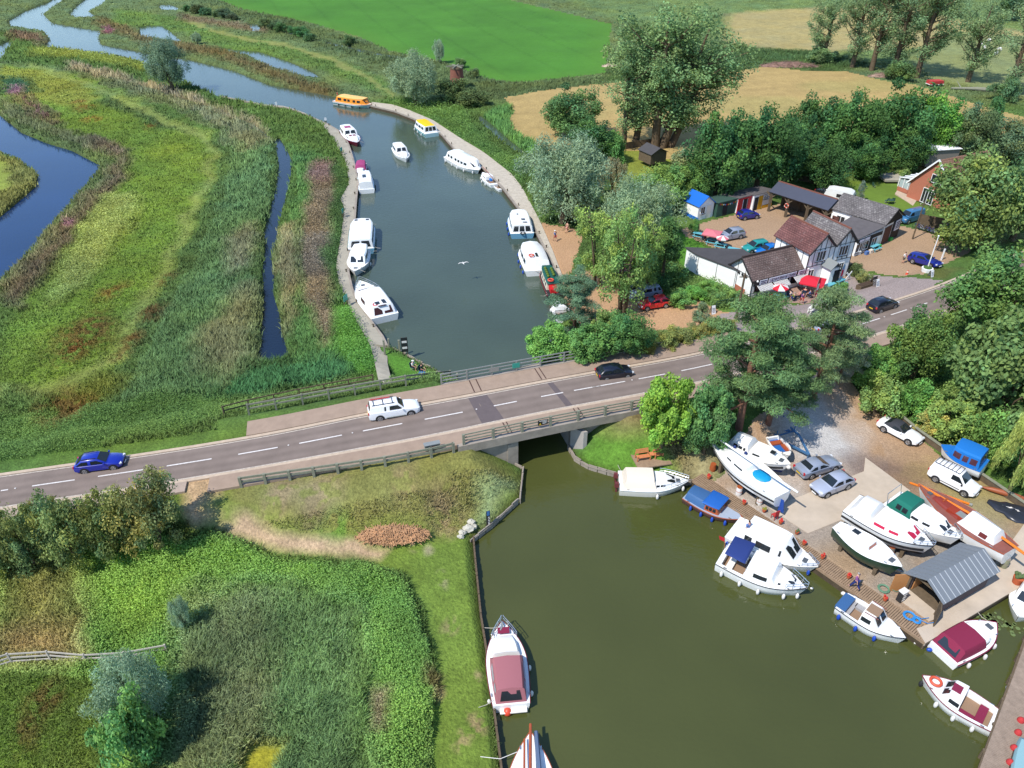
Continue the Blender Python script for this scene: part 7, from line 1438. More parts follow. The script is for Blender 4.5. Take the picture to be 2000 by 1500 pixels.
 P = [at(1357, 534, G), at(1412, 552, G)]; aw = F(-1.8, 4.2, 0); pts = [at(1358, 534, G), F(.0, 4.6, 0), F(0, D + .4, 0), F(L * .62, D + .4, 0), F(L * .62, D + 3.4, 0), at(1372, 512, G) + F.v * 2]
 q0 = at(1358, 535, G); q1 = q0 + (F(0, 0) - F(0, 1)) * -0 ; poly = [q0, F(-.15, 2.5), F(-.15, D + .35), F(L * .5, D + .35), F(L * .5, D + 2.6), q0 + F.v * 2.2]
 MB().prism([(p - og).xy for p in poly], 0, 2.35).build('wall', M_WHITEW, a)
 cen = sum((p for p in poly), Vector()) / 6; MB().prism([((p + (p - cen).normalized() * .2) - og).xy for p in poly], 2.37, 2.55).build('roof', M_FELT, a)
 strips('timber_frame', a, og, [(poly[0].lerp(poly[1], t) + Vector((0, 0, z0)) - F.v * .03, poly[0].lerp(poly[1], t) + Vector((0, 0, 2.3)) - F.v * .03) for t in (.02, .5, .97) for z0 in (.1,)], M_BLACKW, .045)
 return F, L
SF, SL = shop()
# ---- long grey building with lean-to shop front
def long_building():
 r1, r0 = at(1759, 413, 0), at(1643, 376, 0); ze = 2.9
 er, el = at(1730, 440, G + ze), at(1622, 407, G + ze); F = Frame(el, er - el, G); L = (er - el).length; o = thing('long_building', 'long white building with lichen spotted grey roof and black boarded end', 'building', F.o); org = F.o; D = 5.; rise = 1.55
 prof = [(.3, 0), (D, 0), (D, ze), (D / 2 + .15, ze + rise - .15), (.3, ze)]; n = 5
 V = [F(.2, b, c) - org for b, c in prof] + [F(L - .2, b, c) - org for b, c in prof]; MB().add(V, [tuple(range(n))[::-1], tuple(range(n, 2 * n))] + [(i, (i + 1) % n, n + (i + 1) % n, n + i) for i in range(n)]).build('wall', M_WHITEW, o)
 ridge = D / 2 + .15; zr = ze + rise; roof_slope('roof', F(0, 0, ze), F(L, 0, ze), F(L, ridge, zr), F(0, ridge, zr), T_GREY, o, org); roof_slope('roof', F(L, D + .3, ze), F(0, D + .3, ze), F(0, ridge, zr), F(L, ridge, zr), T_GREY, o, org)
 q = [F(L - .15, .3, ze - .2), F(L - .15, D, ze - .2), F(L - .15, ridge, zr - .25)]; MB().slab([p - org for p in q], .06).build('gable_boards', M_BLACKW, o)
 strips('bargeboard', o, org, [(F(L, 0, ze - .1), F(L, ridge, zr - .1)), (F(L, ridge, zr - .1), F(L, D + .3, ze - .1))], M_BLACKW, .16)
 MB().box(tuple(F(L - .17, 1.6, 1.15) - org), (.06, 1.9, 2.3), rz=F.ang).build('door', colmat('brown_door', 104, 66, 58, .7), o); MB().box(tuple(F(L - .15, 3.9, 1.3) - org), (.08, 2.2, 2.6), rz=F.ang).build('black_boards', M_BLACKW, o)
 sb = MB().box(tuple(F(L - .06, 3.9, 1.9) - org), (.06, 1.3, 1.4), rz=F.ang).build('notice_board', mat('sign_white', 0), o)
 b = MB(); [b.box(tuple(F(L - .02, 3.9, 2.3 - .25 * k) - org), (.03, 1. - .15 * (k % 2), .1), rz=F.ang) for k in range(4)]; b.build('lines', mat('sign_ink', 0), sb)
 window(o, org, F, 1.6, .3, .9, 1.1, 1.3, bars=1); MB().box(tuple(F(.9, .25, 1.) - org), (.9, .06, 2.), rz=F.ang).build('door', colmat('brown_door', 0, 0, 0), o)
 # lean-to
 Rt = [at(1664, 422, G + 2.85), at(1731, 441, G + 2.85), at(1677, 467, G + 2.45), at(1637, 438, G + 2.45)]; a = thing('lean_to_shop', 'lean-to shop with dark sheet roof between the house and the long building', 'building', Vector((Rt[3].x, Rt[3].y, G))); og = a.location
 roof_slope('roof', Rt[3], Rt[2], Rt[1], Rt[0], M_RUSTR, a, og, .08); ce = sum(Rt, Vector()) / 4; Wl = [p.lerp(ce, .07) for p in Rt]
 MB().prism([(p - og).xy for p in Wl[::-1]], 0, 2.3).build('wall', M_WHITEW, a)
 A, B = Wl[2], Wl[1]; d = (B - A); d.z = 0; Wn = d.length; d.normalize(); nn = Vector((d.y, -d.x, 0)); F2 = Frame(A, d, G)
 MB().box(tuple(F2(Wn / 2, -.02, 1.95) - og), (Wn, .06, .5), rz=F2.ang).build('fascia', M_BLACKW, a)
 for x, w_ in ((.14, 1.5), (.36, 1.3), (.72, 1.)): window(a, og, F2, Wn * x, 0, .5, w_, 1.1, bars=1)
 MB().box(tuple(F2(Wn * .54, -.04, 1.) - og), (.9, .06, 2.), rz=F2.ang).build('door', M_DARKIN, a)
 for x in (.16, .38): MB().box(tuple(F2(Wn * x, -.08, 1.95) - og), (1., .04, .34), rz=F2.ang).build('shop_sign', mat('sign_white', 0), a)
 return F, L
LF, LL = long_building()
# ---- open barn
def barn():
 ze = 2.9; el, er = at(1502, 374, G + ze), at(1617, 411, G + ze); F = Frame(el, er - el, G); L = (er - el).length; o = thing('open_barn', 'open sided barn with dark slate blue roof on timber posts', 'barn', F.o); org = F.o; D = 3.9; rise = 1.05
 roof_slope('roof', F(0, 0, ze), F(L, 0, ze), F(L, D / 2, ze + rise), F(0, D / 2, ze + rise), M_SLATE, o, org, .1); roof_slope('roof', F(L, D, ze), F(0, D, ze), F(0, D / 2, ze + rise), F(L, D / 2, ze + rise), M_SLATE, o, org, .1)
 strips('ridge', o, org, [(F(0, D / 2, ze + rise + .03), F(L, D / 2, ze + rise + .03))], M_BRICKD, .14)
 for x in (.3, L / 3, 2 * L / 3, L - .3):
  for y in (.35, D - .35):
   p = F(x, y, 0) - org; MB().box((p.x, p.y, ze / 2), (.3, .3, ze)).build('post', M_WEATH, o)
   for s in (1, -1): MB().bar(F(x, y, ze - .9) - org, F(x + s * .8, y, ze - .15) - org, .14).build('brace', M_WEATH, o)
 for y in (.35, D - .35): MB().bar(F(0, y, ze - .12) - org, F(L, y, ze - .12) - org, .18).build('beam', M_WEATH, o)
 MB().prism([(F(.1, D - .2) - org).xy, (F(L - .1, D - .2) - org).xy, (F(L - .1, D - .1) - org).xy, (F(.1, D - .1) - org).xy], 0, 1.9).build('back_boards', M_WEATH, o)
 for x, y, lab, m in ((L / 3 * 1.0, .12, 'orange lifebuoy hanging on a barn post', colmat('orange_belt', 0, 0, 0)), (L - .4, .12, 'pale lifebuoy hanging at the right end of the barn', M_CREAM)):
  p = F(x, y, 1.7); t = thing('lifebuoy', lab, 'lifebuoy', p, F.ang); MB().tube([(.34 * math.cos(a), 0, .34 * math.sin(a)) for a in [i * math.pi / 8 for i in range(16)]], .09, 8, closed=True).build('ring', m, t, 60)
  b = MB()
  for k in range(4): a = k * math.pi / 2 + .4; b.box((.34 * math.cos(a), 0, .34 * math.sin(a)), (.1, .2, .2), ry=-a)
  b.build('band', M_WHITEF, t)
barn()
# ---- the little huts
def hut(name, label, p0, p1, D, h, rise, wm, rm, cat='hut', door=None, mono=False, trim=None, win=None, extra=None):
 a, b = at(*p0, G), at(*p1, G); F = Frame(a, b - a, G); L = (b - a).length; o = thing(name, label, cat, F.o); org = F.o
 if mono:
  V = [F(x, y, z) - org for x, y, z in ((0, 0, 0), (L, 0, 0), (L, D, 0), (0, D, 0), (0, 0, h), (L, 0, h), (L, D, h - rise), (0, D, h - rise))]; MB().add(V, [(3, 2, 1, 0), (4, 5, 6, 7), (0, 1, 5, 4), (1, 2, 6, 5), (2, 3, 7, 6), (3, 0, 4, 7)]).build('wall', wm, o)
  roof_slope('roof', F(-.15, -.25, h + .14), F(L + .15, -.25, h + .14), F(L + .15, D + .15, h - rise + .1), F(-.15, D + .15, h - rise + .1), rm, o, org, .08)
 else:
  c = L / 2; prof = [(0, 0), (L, 0), (L, h), (c, h + rise), (0, h)]; V = [F(x, 0, z) - org for x, z in prof] + [F(x, D, z) - org for x, z in prof]; MB().add(V, [tuple(range(5)), tuple(range(5, 10))[::-1]] + [(i, (i + 1) % 5, 5 + (i + 1) % 5, 5 + i)[::-1] for i in range(5)]).build('wall', wm, o)
  s = rise / c
  for sg in (1, -1): xx = c + sg * (c + .22); zz = h + rise + .1 - s * (c + .22); P = [F(xx, -.25, zz), F(xx, D + .2, zz), F(c, D + .2, h + rise + .1), F(c, -.25, h + rise + .1)]; roof_slope('roof', *(P if sg > 0 else [P[1], P[0], P[3], P[2]]), rm, o, org, .08)
 for x, w_, hh, m in door or (): MB().box(tuple(F(L * x, -.03, hh / 2) - org), (w_, .06, hh), rz=F.ang).build('door', m, o)
 for x, z, w_, hh in win or (): window(o, org, F, L * x, 0, z, w_, hh, bars=1, d=.03)
 if trim: strips('trim', o, org, [(F(x, -.03, 0), F(x, -.03, h)) for x in (0, L)], trim, .1)
 if extra: extra(o, F, L, org)
 return F
RB = colmat('bright_red_paint', 216, 34, 52, .5); YB = colmat('amber_paint', 240, 180, 40, .5); GB = colmat('green_boards', 56, 92, 78, .7); BR = colmat('bright_blue_roof2', 20, 112, 214, .5)
hut('beach_hut', 'white beach hut with bright blue pitched roof', (1361, 431), (1391, 423), 3.6, 2.1, 1.1, M_WHITEW, BR, door=((.68, .8, 1.9, M_GEL2),), win=((.28, .9, .7, .9),), extra=lambda o, F, L, org: MB().prism([(F(-.04, -.2) - org).xy, (F(-.04, 3.6) - org).xy, (F(-.01, 3.6) - org).xy, (F(-.01, -.2) - org).xy], 0, .45).build('blue_plinth', BR, o))
def bunting(o, F, L, org):
 cols = [RB, YB, M_WHITEF, colmat('sky_flag', 90, 160, 210, .7)]; nb_ = 12
 for k, m in enumerate(cols):
  b = MB()
  for i in range(k, nb_, 4): t = (i + .5) / nb_; z = 2.15 - .35 * math.sin(math.pi * t); b.poly([F(L * t - .12, -.34, z) - org, F(L * t + .12, -.34, z) - org, F(L * t, -.34, z - .26) - org])
  b.build('bunting', m, o)
hut('garden_shed', 'dark green shed with bunting between the blue roofed hut and red shed', (1398, 425), (1437, 415), 3., 2.1, .5, GB, mat('green_felt', C(64, 96, 84), .9), door=((.4, .8, 1.8, M_DARKIN),), mono=True, extra=bunting)
hut('beach_hut', 'red and white hut with open red door', (1438, 417), (1466, 409), 3., 2.2, .4, M_WHITEW, M_RUSTR, mono=True, door=((.15, .9, 2., RB), (.5, .7, 1.9, M_DARKIN), (.83, .9, 2., RB)), trim=RB, extra=lambda o, F, L, org: MB().box(tuple(F(L * .5, -.06, 2.05) - org), (L, .05, .3), rz=F.ang).build('fascia', RB, o))
hut('beach_hut', 'white hut with amber door and amber plinth beside the barn', (1468, 412), (1506, 402), 3., 2.3, .4, M_WHITEW, M_RUSTR, mono=True, door=((.14, .7, 1.9, M_DARKIN), (.36, .8, 2., YB)), win=((.55, 1.4, .3, .4), (.68, 1.4, .3, .4)), extra=lambda o, F, L, org: (MB().box(tuple(F(L * .74, -.04, .22) - org), (L * .5, .06, .44), rz=F.ang).build('plinth', YB, o), MB().box(tuple(F(L * .86, -.04, 1.7) - org), (.8, .05, .5), rz=F.ang).build('poster', BR, o)))
hut('garden_shed', 'dark roofed shed on the small lawn below the tall poplars', (1270, 322), (1300, 316), 3.2, 1.7, .8, M_WEATH, M_FELT, cat='shed')
# ---- brick house and its flat roofed neighbour
def brick_house():
 a, b = at(1768, 384, G), at(1822, 378 + 6, G); fl, fr = at(1770, 384, G), at(1822, 404, G); F = Frame(fl, fr - fl, G); L = 7.; o = thing('brick_house', 'red brick chalet house with steep gable and white conservatory', 'house', F.o); org = F.o; D = 10; h = 2.4; rise = 4.
 c = L / 2; prof = [(0, 0), (L, 0), (L, h), (c, h + rise), (0, h)]; V = [F(x, 0, z) - org for x, z in prof] + [F(x, D, z) - org for x, z in prof]; MB().add(V, [tuple(range(5)), tuple(range(5, 10))[::-1]] + [(i, (i + 1) % 5, 5 + (i + 1) % 5, 5 + i)[::-1] for i in range(5)]).build('wall', M_BRICK, o)
 s = rise / c
 for sg in (1, -1): xx = c + sg * (c + .4); zz = h + rise + .12 - s * (c + .4); P = [F(xx, -.3, zz), F(xx, D + .2, zz), F(c, D + .2, h + rise + .12), F(c, -.3, h + rise + .12)]; roof_slope('roof', *(P if sg > 0 else [P[1], P[0], P[3], P[2]]), T_ORANGE, o, org, .12); strips('bargeboard', o, org, [(F(xx, -.33, zz), F(c, -.33, h + rise + .12))], M_WHITEW, .2)
 window(o, org, F, c + .4, 0, 3.3, 1.7, 1.05, bars=1); window(o, org, F, c - .2, 0, .15, 1.8, 2., bars=3); MB().box(tuple(F(.4, 4, h + 1.4) - org), (.5, .5, 1.), rz=F.ang).build('chimney', M_WHITEW, o)
 q = MB().prism([(F(-2.6, 1.) - org).xy, (F(0, 1.) - org).xy, (F(0, 4.5) - org).xy, (F(-2.6, 4.5) - org).xy], 0, .6).build('conservatory', M_BRICK, o)
 MB().prism([(F(-2.5, 1.1) - org).xy, (F(0, 1.1) - org).xy, (F(0, 4.4) - org).xy, (F(-2.5, 4.4) - org).xy], .6, 1.9).build('glazing', mat('pale_glass', (.35, .42, .42), .1, .6), q)
 roof_slope('roof', F(-2.75, 4.6, 1.95), F(-2.75, .9, 1.95), F(0, .9, 2.5), F(0, 4.6, 2.5), mat('grey_panel', C(196, 200, 200), .4), q, org, .06); strips('frame', q, org, [(F(x, .98, .6), F(x, .98, 2.)) for x in (-2.6, -1.75, -.9, -.05)] + [(F(-2.62, y, .6), F(-2.62, y, 1.95)) for y in (1., 2.2, 3.4, 4.5)] + [(F(-2.7, y, 2.), F(0, y, 2.55)) for y in (1., 2.2, 3.4, 4.5)], M_WHITEW, .1)
brick_house()
hut('flat_roofed_building', 'grey walled building with flat white roof behind the brick house', (1806, 326), (1866, 322), 7., 2.6, .05, mat('grey_wall', C(150, 140, 130), .9), mat('white_roof_sheet', (.8, .8, .8), .6), cat='building', mono=True)
# ---- boatyard shed
def yard_shed():
 z = .72; h = 1.75; fl, fr = at(1768, 1118, z + h), at(1843, 1178, z + h); br_ = at(1954, 1113, z + h); F = Frame(fl, fr - fl, z); F.o += F.u * .3 + F.v * .7; L = (fr - fl).length - .6; D = (br_ - fr).length - 1.; o = thing('boat_shed', 'grey ribbed metal roofed shed with open front on the quay', 'shed', F.o); org = F.o; rise = .62; c = L / 2
 for nm, P in (('wall', [(0, 0), (0, D)]), ('wall', [(L, 0), (L, D)]), ('wall', [(0, D), (L, D)])):
  (x0, y0), (x1, y1) = P; MB().bar(F(x0, y0, h / 2) - org, F(x1, y1, h / 2) - org, .1, h).build(nm, mat('tarred_boards', C(110, 96, 96), .9, noise=.15, nscale=3), o)
 MB().box(tuple(F(L / 2, D / 2, .04) - org), (L, D, .06), rz=F.ang).build('floor', M_WEATH, o); MB().slab([F(0, D, h) - org, F(L, D, h) - org, F(c, D, h + rise) - org], .06).build('gable', M_WEATH, o)
 s = rise / c; ov = .35; R_ = mat('ribbed_grey_roof', C(140, 146, 152), .5, .4)
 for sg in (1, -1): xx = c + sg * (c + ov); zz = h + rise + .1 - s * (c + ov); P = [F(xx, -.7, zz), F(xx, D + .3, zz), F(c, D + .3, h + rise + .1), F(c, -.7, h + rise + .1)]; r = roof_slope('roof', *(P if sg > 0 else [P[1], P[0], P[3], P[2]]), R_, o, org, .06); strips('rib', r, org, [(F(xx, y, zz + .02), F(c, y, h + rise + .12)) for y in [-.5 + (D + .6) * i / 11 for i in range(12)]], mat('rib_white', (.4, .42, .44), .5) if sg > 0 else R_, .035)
 for x in (0, L): MB().box(tuple(F(x, -.3, h / 2) - org), (.14, .14, h), rz=F.ang).build('post', M_WEATH, o)
 MB().bar(F(0, -.3, h) - org, F(L, -.3, h) - org, .12).build('beam', M_WEATH, o); strips('truss', o, org, [(F(0, -.3, h), F(c, -.3, h + rise)), (F(c, -.3, h + rise), F(L, -.3, h)), (F(c, -.3, h), F(c, -.3, h + rise)), (F(c * .5, -.3, h), F(c * .5, -.3, h + rise * .5)), (F(c * 1.5, -.3, h), F(c * 1.5, -.3, h + rise * .5))], M_WEATH, .08)
 MB().slab([F(-.02, -.3, 0) - org, F(-.5, -1.3, 0) - org, F(-.5, -1.3, 1.6) - org, F(-.02, -.3, 1.6) - org], .06).build('door', mat('ply_door', C(214, 150, 92), .7), o); MB().slab([F(L + .02, -.3, 0) - org, F(L + .6, -1.2, 0) - org, F(L + .6, -1.2, 1.6) - org, F(L + .02, -.3, 1.6) - org], .06).build('door', M_WEATH, o); MB().box(tuple(F(.14, 1., .85) - org), (.06, 1.8, 1.5), rz=F.ang).build('ply_lining', mat('ply_door', 0), o)
 return F, L, D
YF, YL, YD = yard_shed()
def mill():
 p = ag(893, 172); o = thing('mill_stump', 'ruined round brick mill stump with rotting timber beams on top', 'ruin', p); MB().tube([(0, 0, -.5), (0, 0, 4.2)], [1.75, 1.4], 18).build('tower', M_BRICKD, o, 40); MB().tube([(0, 0, 4.2), (0, 0, 4.5)], [1.5, 1.45], 18).build('rim', M_WEATH, o)
 for a in (.2, 1.3, 2.2): MB().bar((-2.3 * math.cos(a), -2.3 * math.sin(a), 4.7), (1.7 * math.cos(a), 1.7 * math.sin(a), 4.75), .22).build('beam', M_TIMB, o)
mill()
# ================================================================ people
M_SKIN = colmat('skin', 226, 172, 146, .6, .72); M_HAIRD = colmat('dark_hair', 60, 44, 34, .8); M_HAIRG = colmat('grey_hair', 170, 164, 156, .8)
def skin_mesh(name, verts, edges, m, root=0, sub=1):
 me = bpy.data.meshes.new(name + '_cage'); me.from_pydata([v[:3] for v in verts], edges, []); o = bpy.data.objects.new(name + '_cage', me); COL.objects.link(o)
 o.modifiers.new('s', 'SKIN'); sub_ = o.modifiers.new('u', 'SUBSURF'); sub_.levels = sub; sub_.render_levels = sub
 for i, v in enumerate(verts):
  d = me.skin_vertices[0].data[i]; r = v[3]; d.radius = r if isinstance(r, tuple) else (r, r); d.use_root = i == root
 bpy.context.view_layer.update(); out = bpy.data.meshes.new_from_object(o.evaluated_get(bpy.context.evaluated_depsgraph_get())); bpy.data.objects.remove(o); bpy.data.meshes.remove(me)
 out.name = name; out.materials.clear(); out.materials.append(m); out.polygons.foreach_set('use_smooth', [True] * len(out.polygons)); return out
def person(label, p, ang, pose='stand', top=None, legs=None, hair=None, hat=None, short=True, z=None, shirt=True, group=None):
 o = thing('person', label, 'person', p, ang, group); V = []; E = []
 def add(x, y, z_, r, par=None):
  V.append((x, y, z_, r)); i = len(V) - 1
  if par is not None: E.append((par, i))
  return i
 hz = .92; lean = 0.
 if pose == 'sit': hz = .46
 sway = .03 if pose == 'walk' else 0
 pel = add(0, 0, hz, (.15, .11)); wa = add(sway, 0, hz + .2, (.135, .095), pel); ch = add(sway * 2, 0, hz + .42, (.165, .105), wa); nk = add(sway * 2, 0, hz + .58, .055, ch); hd = add(sway * 2 + .02, 0, hz + .7, (.075, .09), nk); tp = add(sway * 2 + .02, 0, hz + .83, (.06, .07), hd)
 add(sway * 2 + .115, 0, hz + .71, .014, hd)
 legs_i = []; arms_i = []
 for s in (1, -1):
  if pose == 'sit': hp = add(.02, s * .09, hz - .02, .085, pel); kn = add(.42, s * .11, hz + .02, .062, hp); an = add(.46, s * .12, .08, .042, kn); toe = add(.6, s * .13, .04, .035, an)
  else:
   k = s * (.26 if pose == 'walk' else .02); hp = add(0, s * .09, hz - .06, .09, pel); kn = add(k * .6 + .03, s * .1, .5, .062, hp); an = add(k * 1.25 - (.04 if k < 0 else 0), s * .1, .08 + (.05 if k < -.1 else 0), .042, kn); toe = add(k * 1.25 + .16, s * .12, .04, .036, an)
  legs_i.append((hp, kn, an, toe)); sh = add(sway * 2, s * .19, hz + .5, .06, ch)
  if pose == 'sit': el = add(.14, s * .25, hz + .26, .045, sh); wr = add(.36, s * .17, hz + .16, .03, el); dv = Vector((.9, -s * .1, -.2))
  else: k = -s * (.2 if pose == 'walk' else .03); el = add(k * .6, s * .25, hz + .22, .045, sh); wr = add(k * 1.3 + .06, s * .24, hz - .02, .03, el); dv = Vector((.25 + k, 0, -1))
  dv.normalize(); pw = Vector(V[wr][:3]); pm = pw + dv * .07; hnd = add(*pm, (.032, .018), wr); side = Vector((.0, 1, 0)).cross(dv).normalized()
  for q in range(4): f0 = pm + dv * .045 + side * (.024 * (q - 1.5)); f1 = f0 + dv * (.05 + .01 * (1 - abs(q - 1.5))) ; a_ = add(*f0, .009, hnd); add(*f1, .007, a_)
  t0 = pw + dv * .035 + side * .035; a_ = add(*t0, .011, hnd); add(*(t0 + dv * .04 + side * .02), .008, a_); arms_i.append((sh, el, wr))
 link('body', skin_mesh('person_body', V, E, M_SKIN), o)
 def cloth(nm, idx, eds, m, k=1.18):
  mp = {v: i for i, v in enumerate(idx)}; vs = [(*V[i][:3], tuple(c * k + .008 for c in V[i][3]) if isinstance(V[i][3], tuple) else V[i][3] * k + .008) for i in idx]
  link(nm, skin_mesh('person_' + nm, vs, [(mp[a], mp[b]) for a, b in eds], m), o)
 if top: cloth('shirt', [pel, wa, ch] + [i for a in arms_i for i in a[:2]], [(pel, wa), (wa, ch)] + [e for a in arms_i for e in ((ch, a[0]), (a[0], a[1]))], top)
 if legs:
  n = 2 if short else 3; cloth('shorts' if short else 'trousers', [pel] + [i for a in legs_i for i in a[:n]], [e for a in legs_i for e in [(pel, a[0])] + [(a[j], a[j + 1]) for j in range(n - 1)]], legs)
 hx, hzv = V[hd][0], V[hd][2]; MB().ball((hx - .012, 0, hzv + .055), (.098, .088, .095), 10, 6).build('hair', hair or M_HAIRD, o, 80)
 if hat: b = MB(); b.ball((hx, 0, hzv + .1), (.11, .1, .08), 10, 6); b.cyl((hx + .02, 0, hzv + .09), .16, .015, 14); b.build('hat', hat, o, 60)
 e = MB()
 for s in (1, -1): e.ball((hx + .088, s * .032, hzv + .03), .012, 6, 4)
 e.build('eyes', M_DARKIN, o); MB().box((hx + .088, 0, hzv - .035), (.012, .045, .01)).build('mouth', colmat('lips', 190, 90, 86), o)
 for i, a in enumerate(legs_i): MB().ball((V[a[2]][0] + .07, V[a[2]][1], .045), (.13, .05, .045), 8, 5).build('shoe', M_BLACKR, o, 80)
 return o
TB = colmat('blue_shirt', 96, 130, 190, .9); TW = colmat('white_shirt', 238, 236, 232, .9, .76); TP = colmat('purple_top', 150, 90, 150, .9); TR = colmat('red_shorts', 190, 50, 56, .9); TG = colmat('grey_shorts', 130, 132, 120, .9); TN = colmat('navy_trousers', 44, 60, 130, .9); TK = colmat('black_trousers', 34, 34, 38, .9); TPK = colmat('pink_top', 220, 150, 140, .9); TGR = colmat('green_top', 130, 160, 60, .9); TRD = colmat('red_top', 200, 60, 60, .9)
HW_ = colmat('white_hat', 240, 238, 232, .9, .76)
person('person in white shirt and grey shorts standing on the gravel by the blue estate', ag(1763, 514), 1.9, 'stand', TW, TG, M_HAIRD)
person('person in blue shirt, red shorts and white hat walking on the sandy bank', ag(1084, 471), 2.2, 'walk', TB, TR, hat=HW_)
person('bare backed person standing at the edge of the grass under the grey willow', ag(1107, 454), .6, 'walk', None, TPK, M_HAIRD)
person('person in purple top and blue trousers walking along the decking', at(1668, 1149, .8), math.atan2(DKd.y, DKd.x) + 3.1, 'walk', TP, TN, M_HAIRG, short=False)
person('person in blue shirt standing at the stern of the outer white cruisers', at(1457, 1046, 1.0), -1., 'stand', TB, TK, M_HAIRD, short=False)
person('person in bright blue top in the shade by the bicycles', ag(1871, 473), 2.5, 'walk', colmat('bright_blue_top', 40, 90, 200, .9), TK, short=False)
person('person in orange top standing at the bow end of the orange roofed cruiser', at(660, 193, .9), 0., 'stand', TRD, TG)
def folding_chair(p, a, lab, m, grp=None):
 o = thing('folding_chair', lab, 'chair', p, a, grp); MB().box((0, 0, .4), (.48, .5, .04)).build('seat', m, o); MB().box((-.27, 0, .7), (.04, .5, .55), ry=-.2).build('backrest', m, o)
 for s in (1, -1): MB().bar((-.25, s * .25, 0), (.25, s * .25, .42), .03).build('leg', M_STEEL, o); MB().bar((.25, s * .25, 0), (-.25, s * .25, .42), .03).build('leg', M_STEEL, o)
c1, c2 = ag(807, 722), ag(824, 729); M_DKB = colmat('dark_blue_fabric', 34, 62, 92, .9)
folding_chair(c1, -.5, 'folding chair nearest the towpath on the small riverside lawn', M_DKB); folding_chair(c2, -.5, 'folding chair further along the small riverside lawn', M_DKB)
person('person in white hooded top sitting in a folding chair on the small riverside lawn', c1, -.5, 'sit', TW, TK, hat=HW_); person('person in dark top sitting beside the one in white on the small riverside lawn', c2, -.5, 'sit', colmat('dark_green_top', 40, 66, 60, .9), TK)
o = thing('blue_bag', 'bright blue bag lying on the grass beside the two seated people', 'bag', ag(826, 733)); MB().ball((0, 0, .14), (.5, .28, .18), 10, 6).build('body', BR, o, 60); MB().tube([(-.2, 0, .3), (0, 0, .42), (.2, 0, .3)], .02, 5).build('strap', M_NAVY, o)
# ================================================================ garden furniture, parasols, signs
M_TEALT = colmat('teal_table', 110, 190, 204, .6, .74)
def picnic(p, a, lab, grp='teal picnic tables'):
 o = thing('picnic_table', lab, 'table', p, a, grp); MB().box((0, 0, .74), (1.8, .75, .05)).build('tabletop', M_TEALT, o)
 for s in (1, -1): MB().box((0, s * .68, .44), (1.8, .26, .05)).build('bench', M_TEALT, o)
 for x in (.65, -.65):
  for s in (1, -1): MB().bar((x, s * .72, 0), (x, s * .22, .74), .09).build('leg', M_TEALT, o)
  MB().bar((x, -.7, .4), (x, .7, .4), .08).build('crossbar', M_TEALT, o)
 return o
for i, (a, b, ang, lab) in enumerate(((1521, 583, .5, 'teal picnic table on the terrace under the round red and white parasol'), (1638, 556, .6, 'teal picnic table beside the blue feather flag in front of the house'), (1620, 564, .6, 'teal picnic table behind the red feather flag'), (1364, 464, -.5, 'teal picnic table at the far end of the garden row'), (1390, 476, -.5, 'teal picnic table under the square faded parasol'), (1407, 484, -.5, 'teal picnic table under the round pale pink parasol'), (1432, 494, -.5, 'teal picnic table nearest the annexe in the garden row'), (1706, 488, .6, 'pale blue table of goods in front of the lean-to shop'))): picnic(ag(a, b), ang, lab)
def parasol(p, lab, mats_, r, n=8, h=2.3, grp=None):
 o = thing('parasol', lab, 'parasol', p, .3, grp); MB().tube([(0, 0, 0), (0, 0, h)], .025, 6).build('pole', M_STEEL, o); MB().cyl((0, 0, .06), .28, .12, 12).build('base', M_CONC, o)
 for i in range(n):
  a, c = 2 * math.pi * i / n, 2 * math.pi * (i + 1) / n; rr = r if n != 4 else r * 1.3; P = [(0, 0, h), (rr * math.cos(a), rr * math.sin(a), h - .45), (rr * math.cos(c), rr * math.sin(c), h - .45)]; MB().slab(P, .01).build('canopy', mats_[i % len(mats_)], o); MB().poly([P[1], P[2], (P[2][0], P[2][1], h - .62), (P[1][0], P[1][1], h - .62)]).build('valance', mats_[i % len(mats_)], o)
PR = colmat('parasol_red', 232, 40, 62, .8); PP = colmat('parasol_faded', 236, 130, 140, .8)
parasol(ag(1520, 584) + Vector((.0, .3, 0)), 'round red and white striped parasol by the shop window', [PR, TW], 1.35)
parasol(ag(1582, 572), 'large square red parasol over the seated customers', [PR], 1.9, 4, 2.5); parasol(ag(1388, 474), 'square faded pink parasol in the garden beside the silver car', [PP], 1.6, 4); parasol(ag(1408, 484), 'small round pale pink parasol beyond the lawn', [PP, TW], 1.1)
for i, (a, b, an, t, lab) in enumerate(((1541, 583, .3, TW, 'person in white top seated nearest the shop door'), (1549, 588, 2., TGR, 'person in yellow green top seated by the striped parasol'), (1560, 584, 3., TPK, 'person in pink top seated at a table on the terrace'), (1570, 578, 1., TRD, 'person in red top seated under the square red parasol'), (1580, 582, 2.6, TB, 'person in blue top seated under the square red parasol'), (1594, 580, 4., TK, 'person in black top seated by the red feather flag'), (1374, 470, .5, TR, 'person in red seated at the garden tables'), (1402, 482, 2., TW, 'person in white seated under the pale pink parasol'))):
 p = ag(a, b); person(lab, p, an, 'sit', t, TN if i % 2 else TK, [M_HAIRD, M_HAIRG][i % 2]); folding_chair(p, an, ('dark chair under the ' + lab)[:80], M_DKB, 'chairs of the seated customers')
person('person in striped dark top walking across the terrace', ag(1564, 594), -1.2, 'walk', TP, TRD)
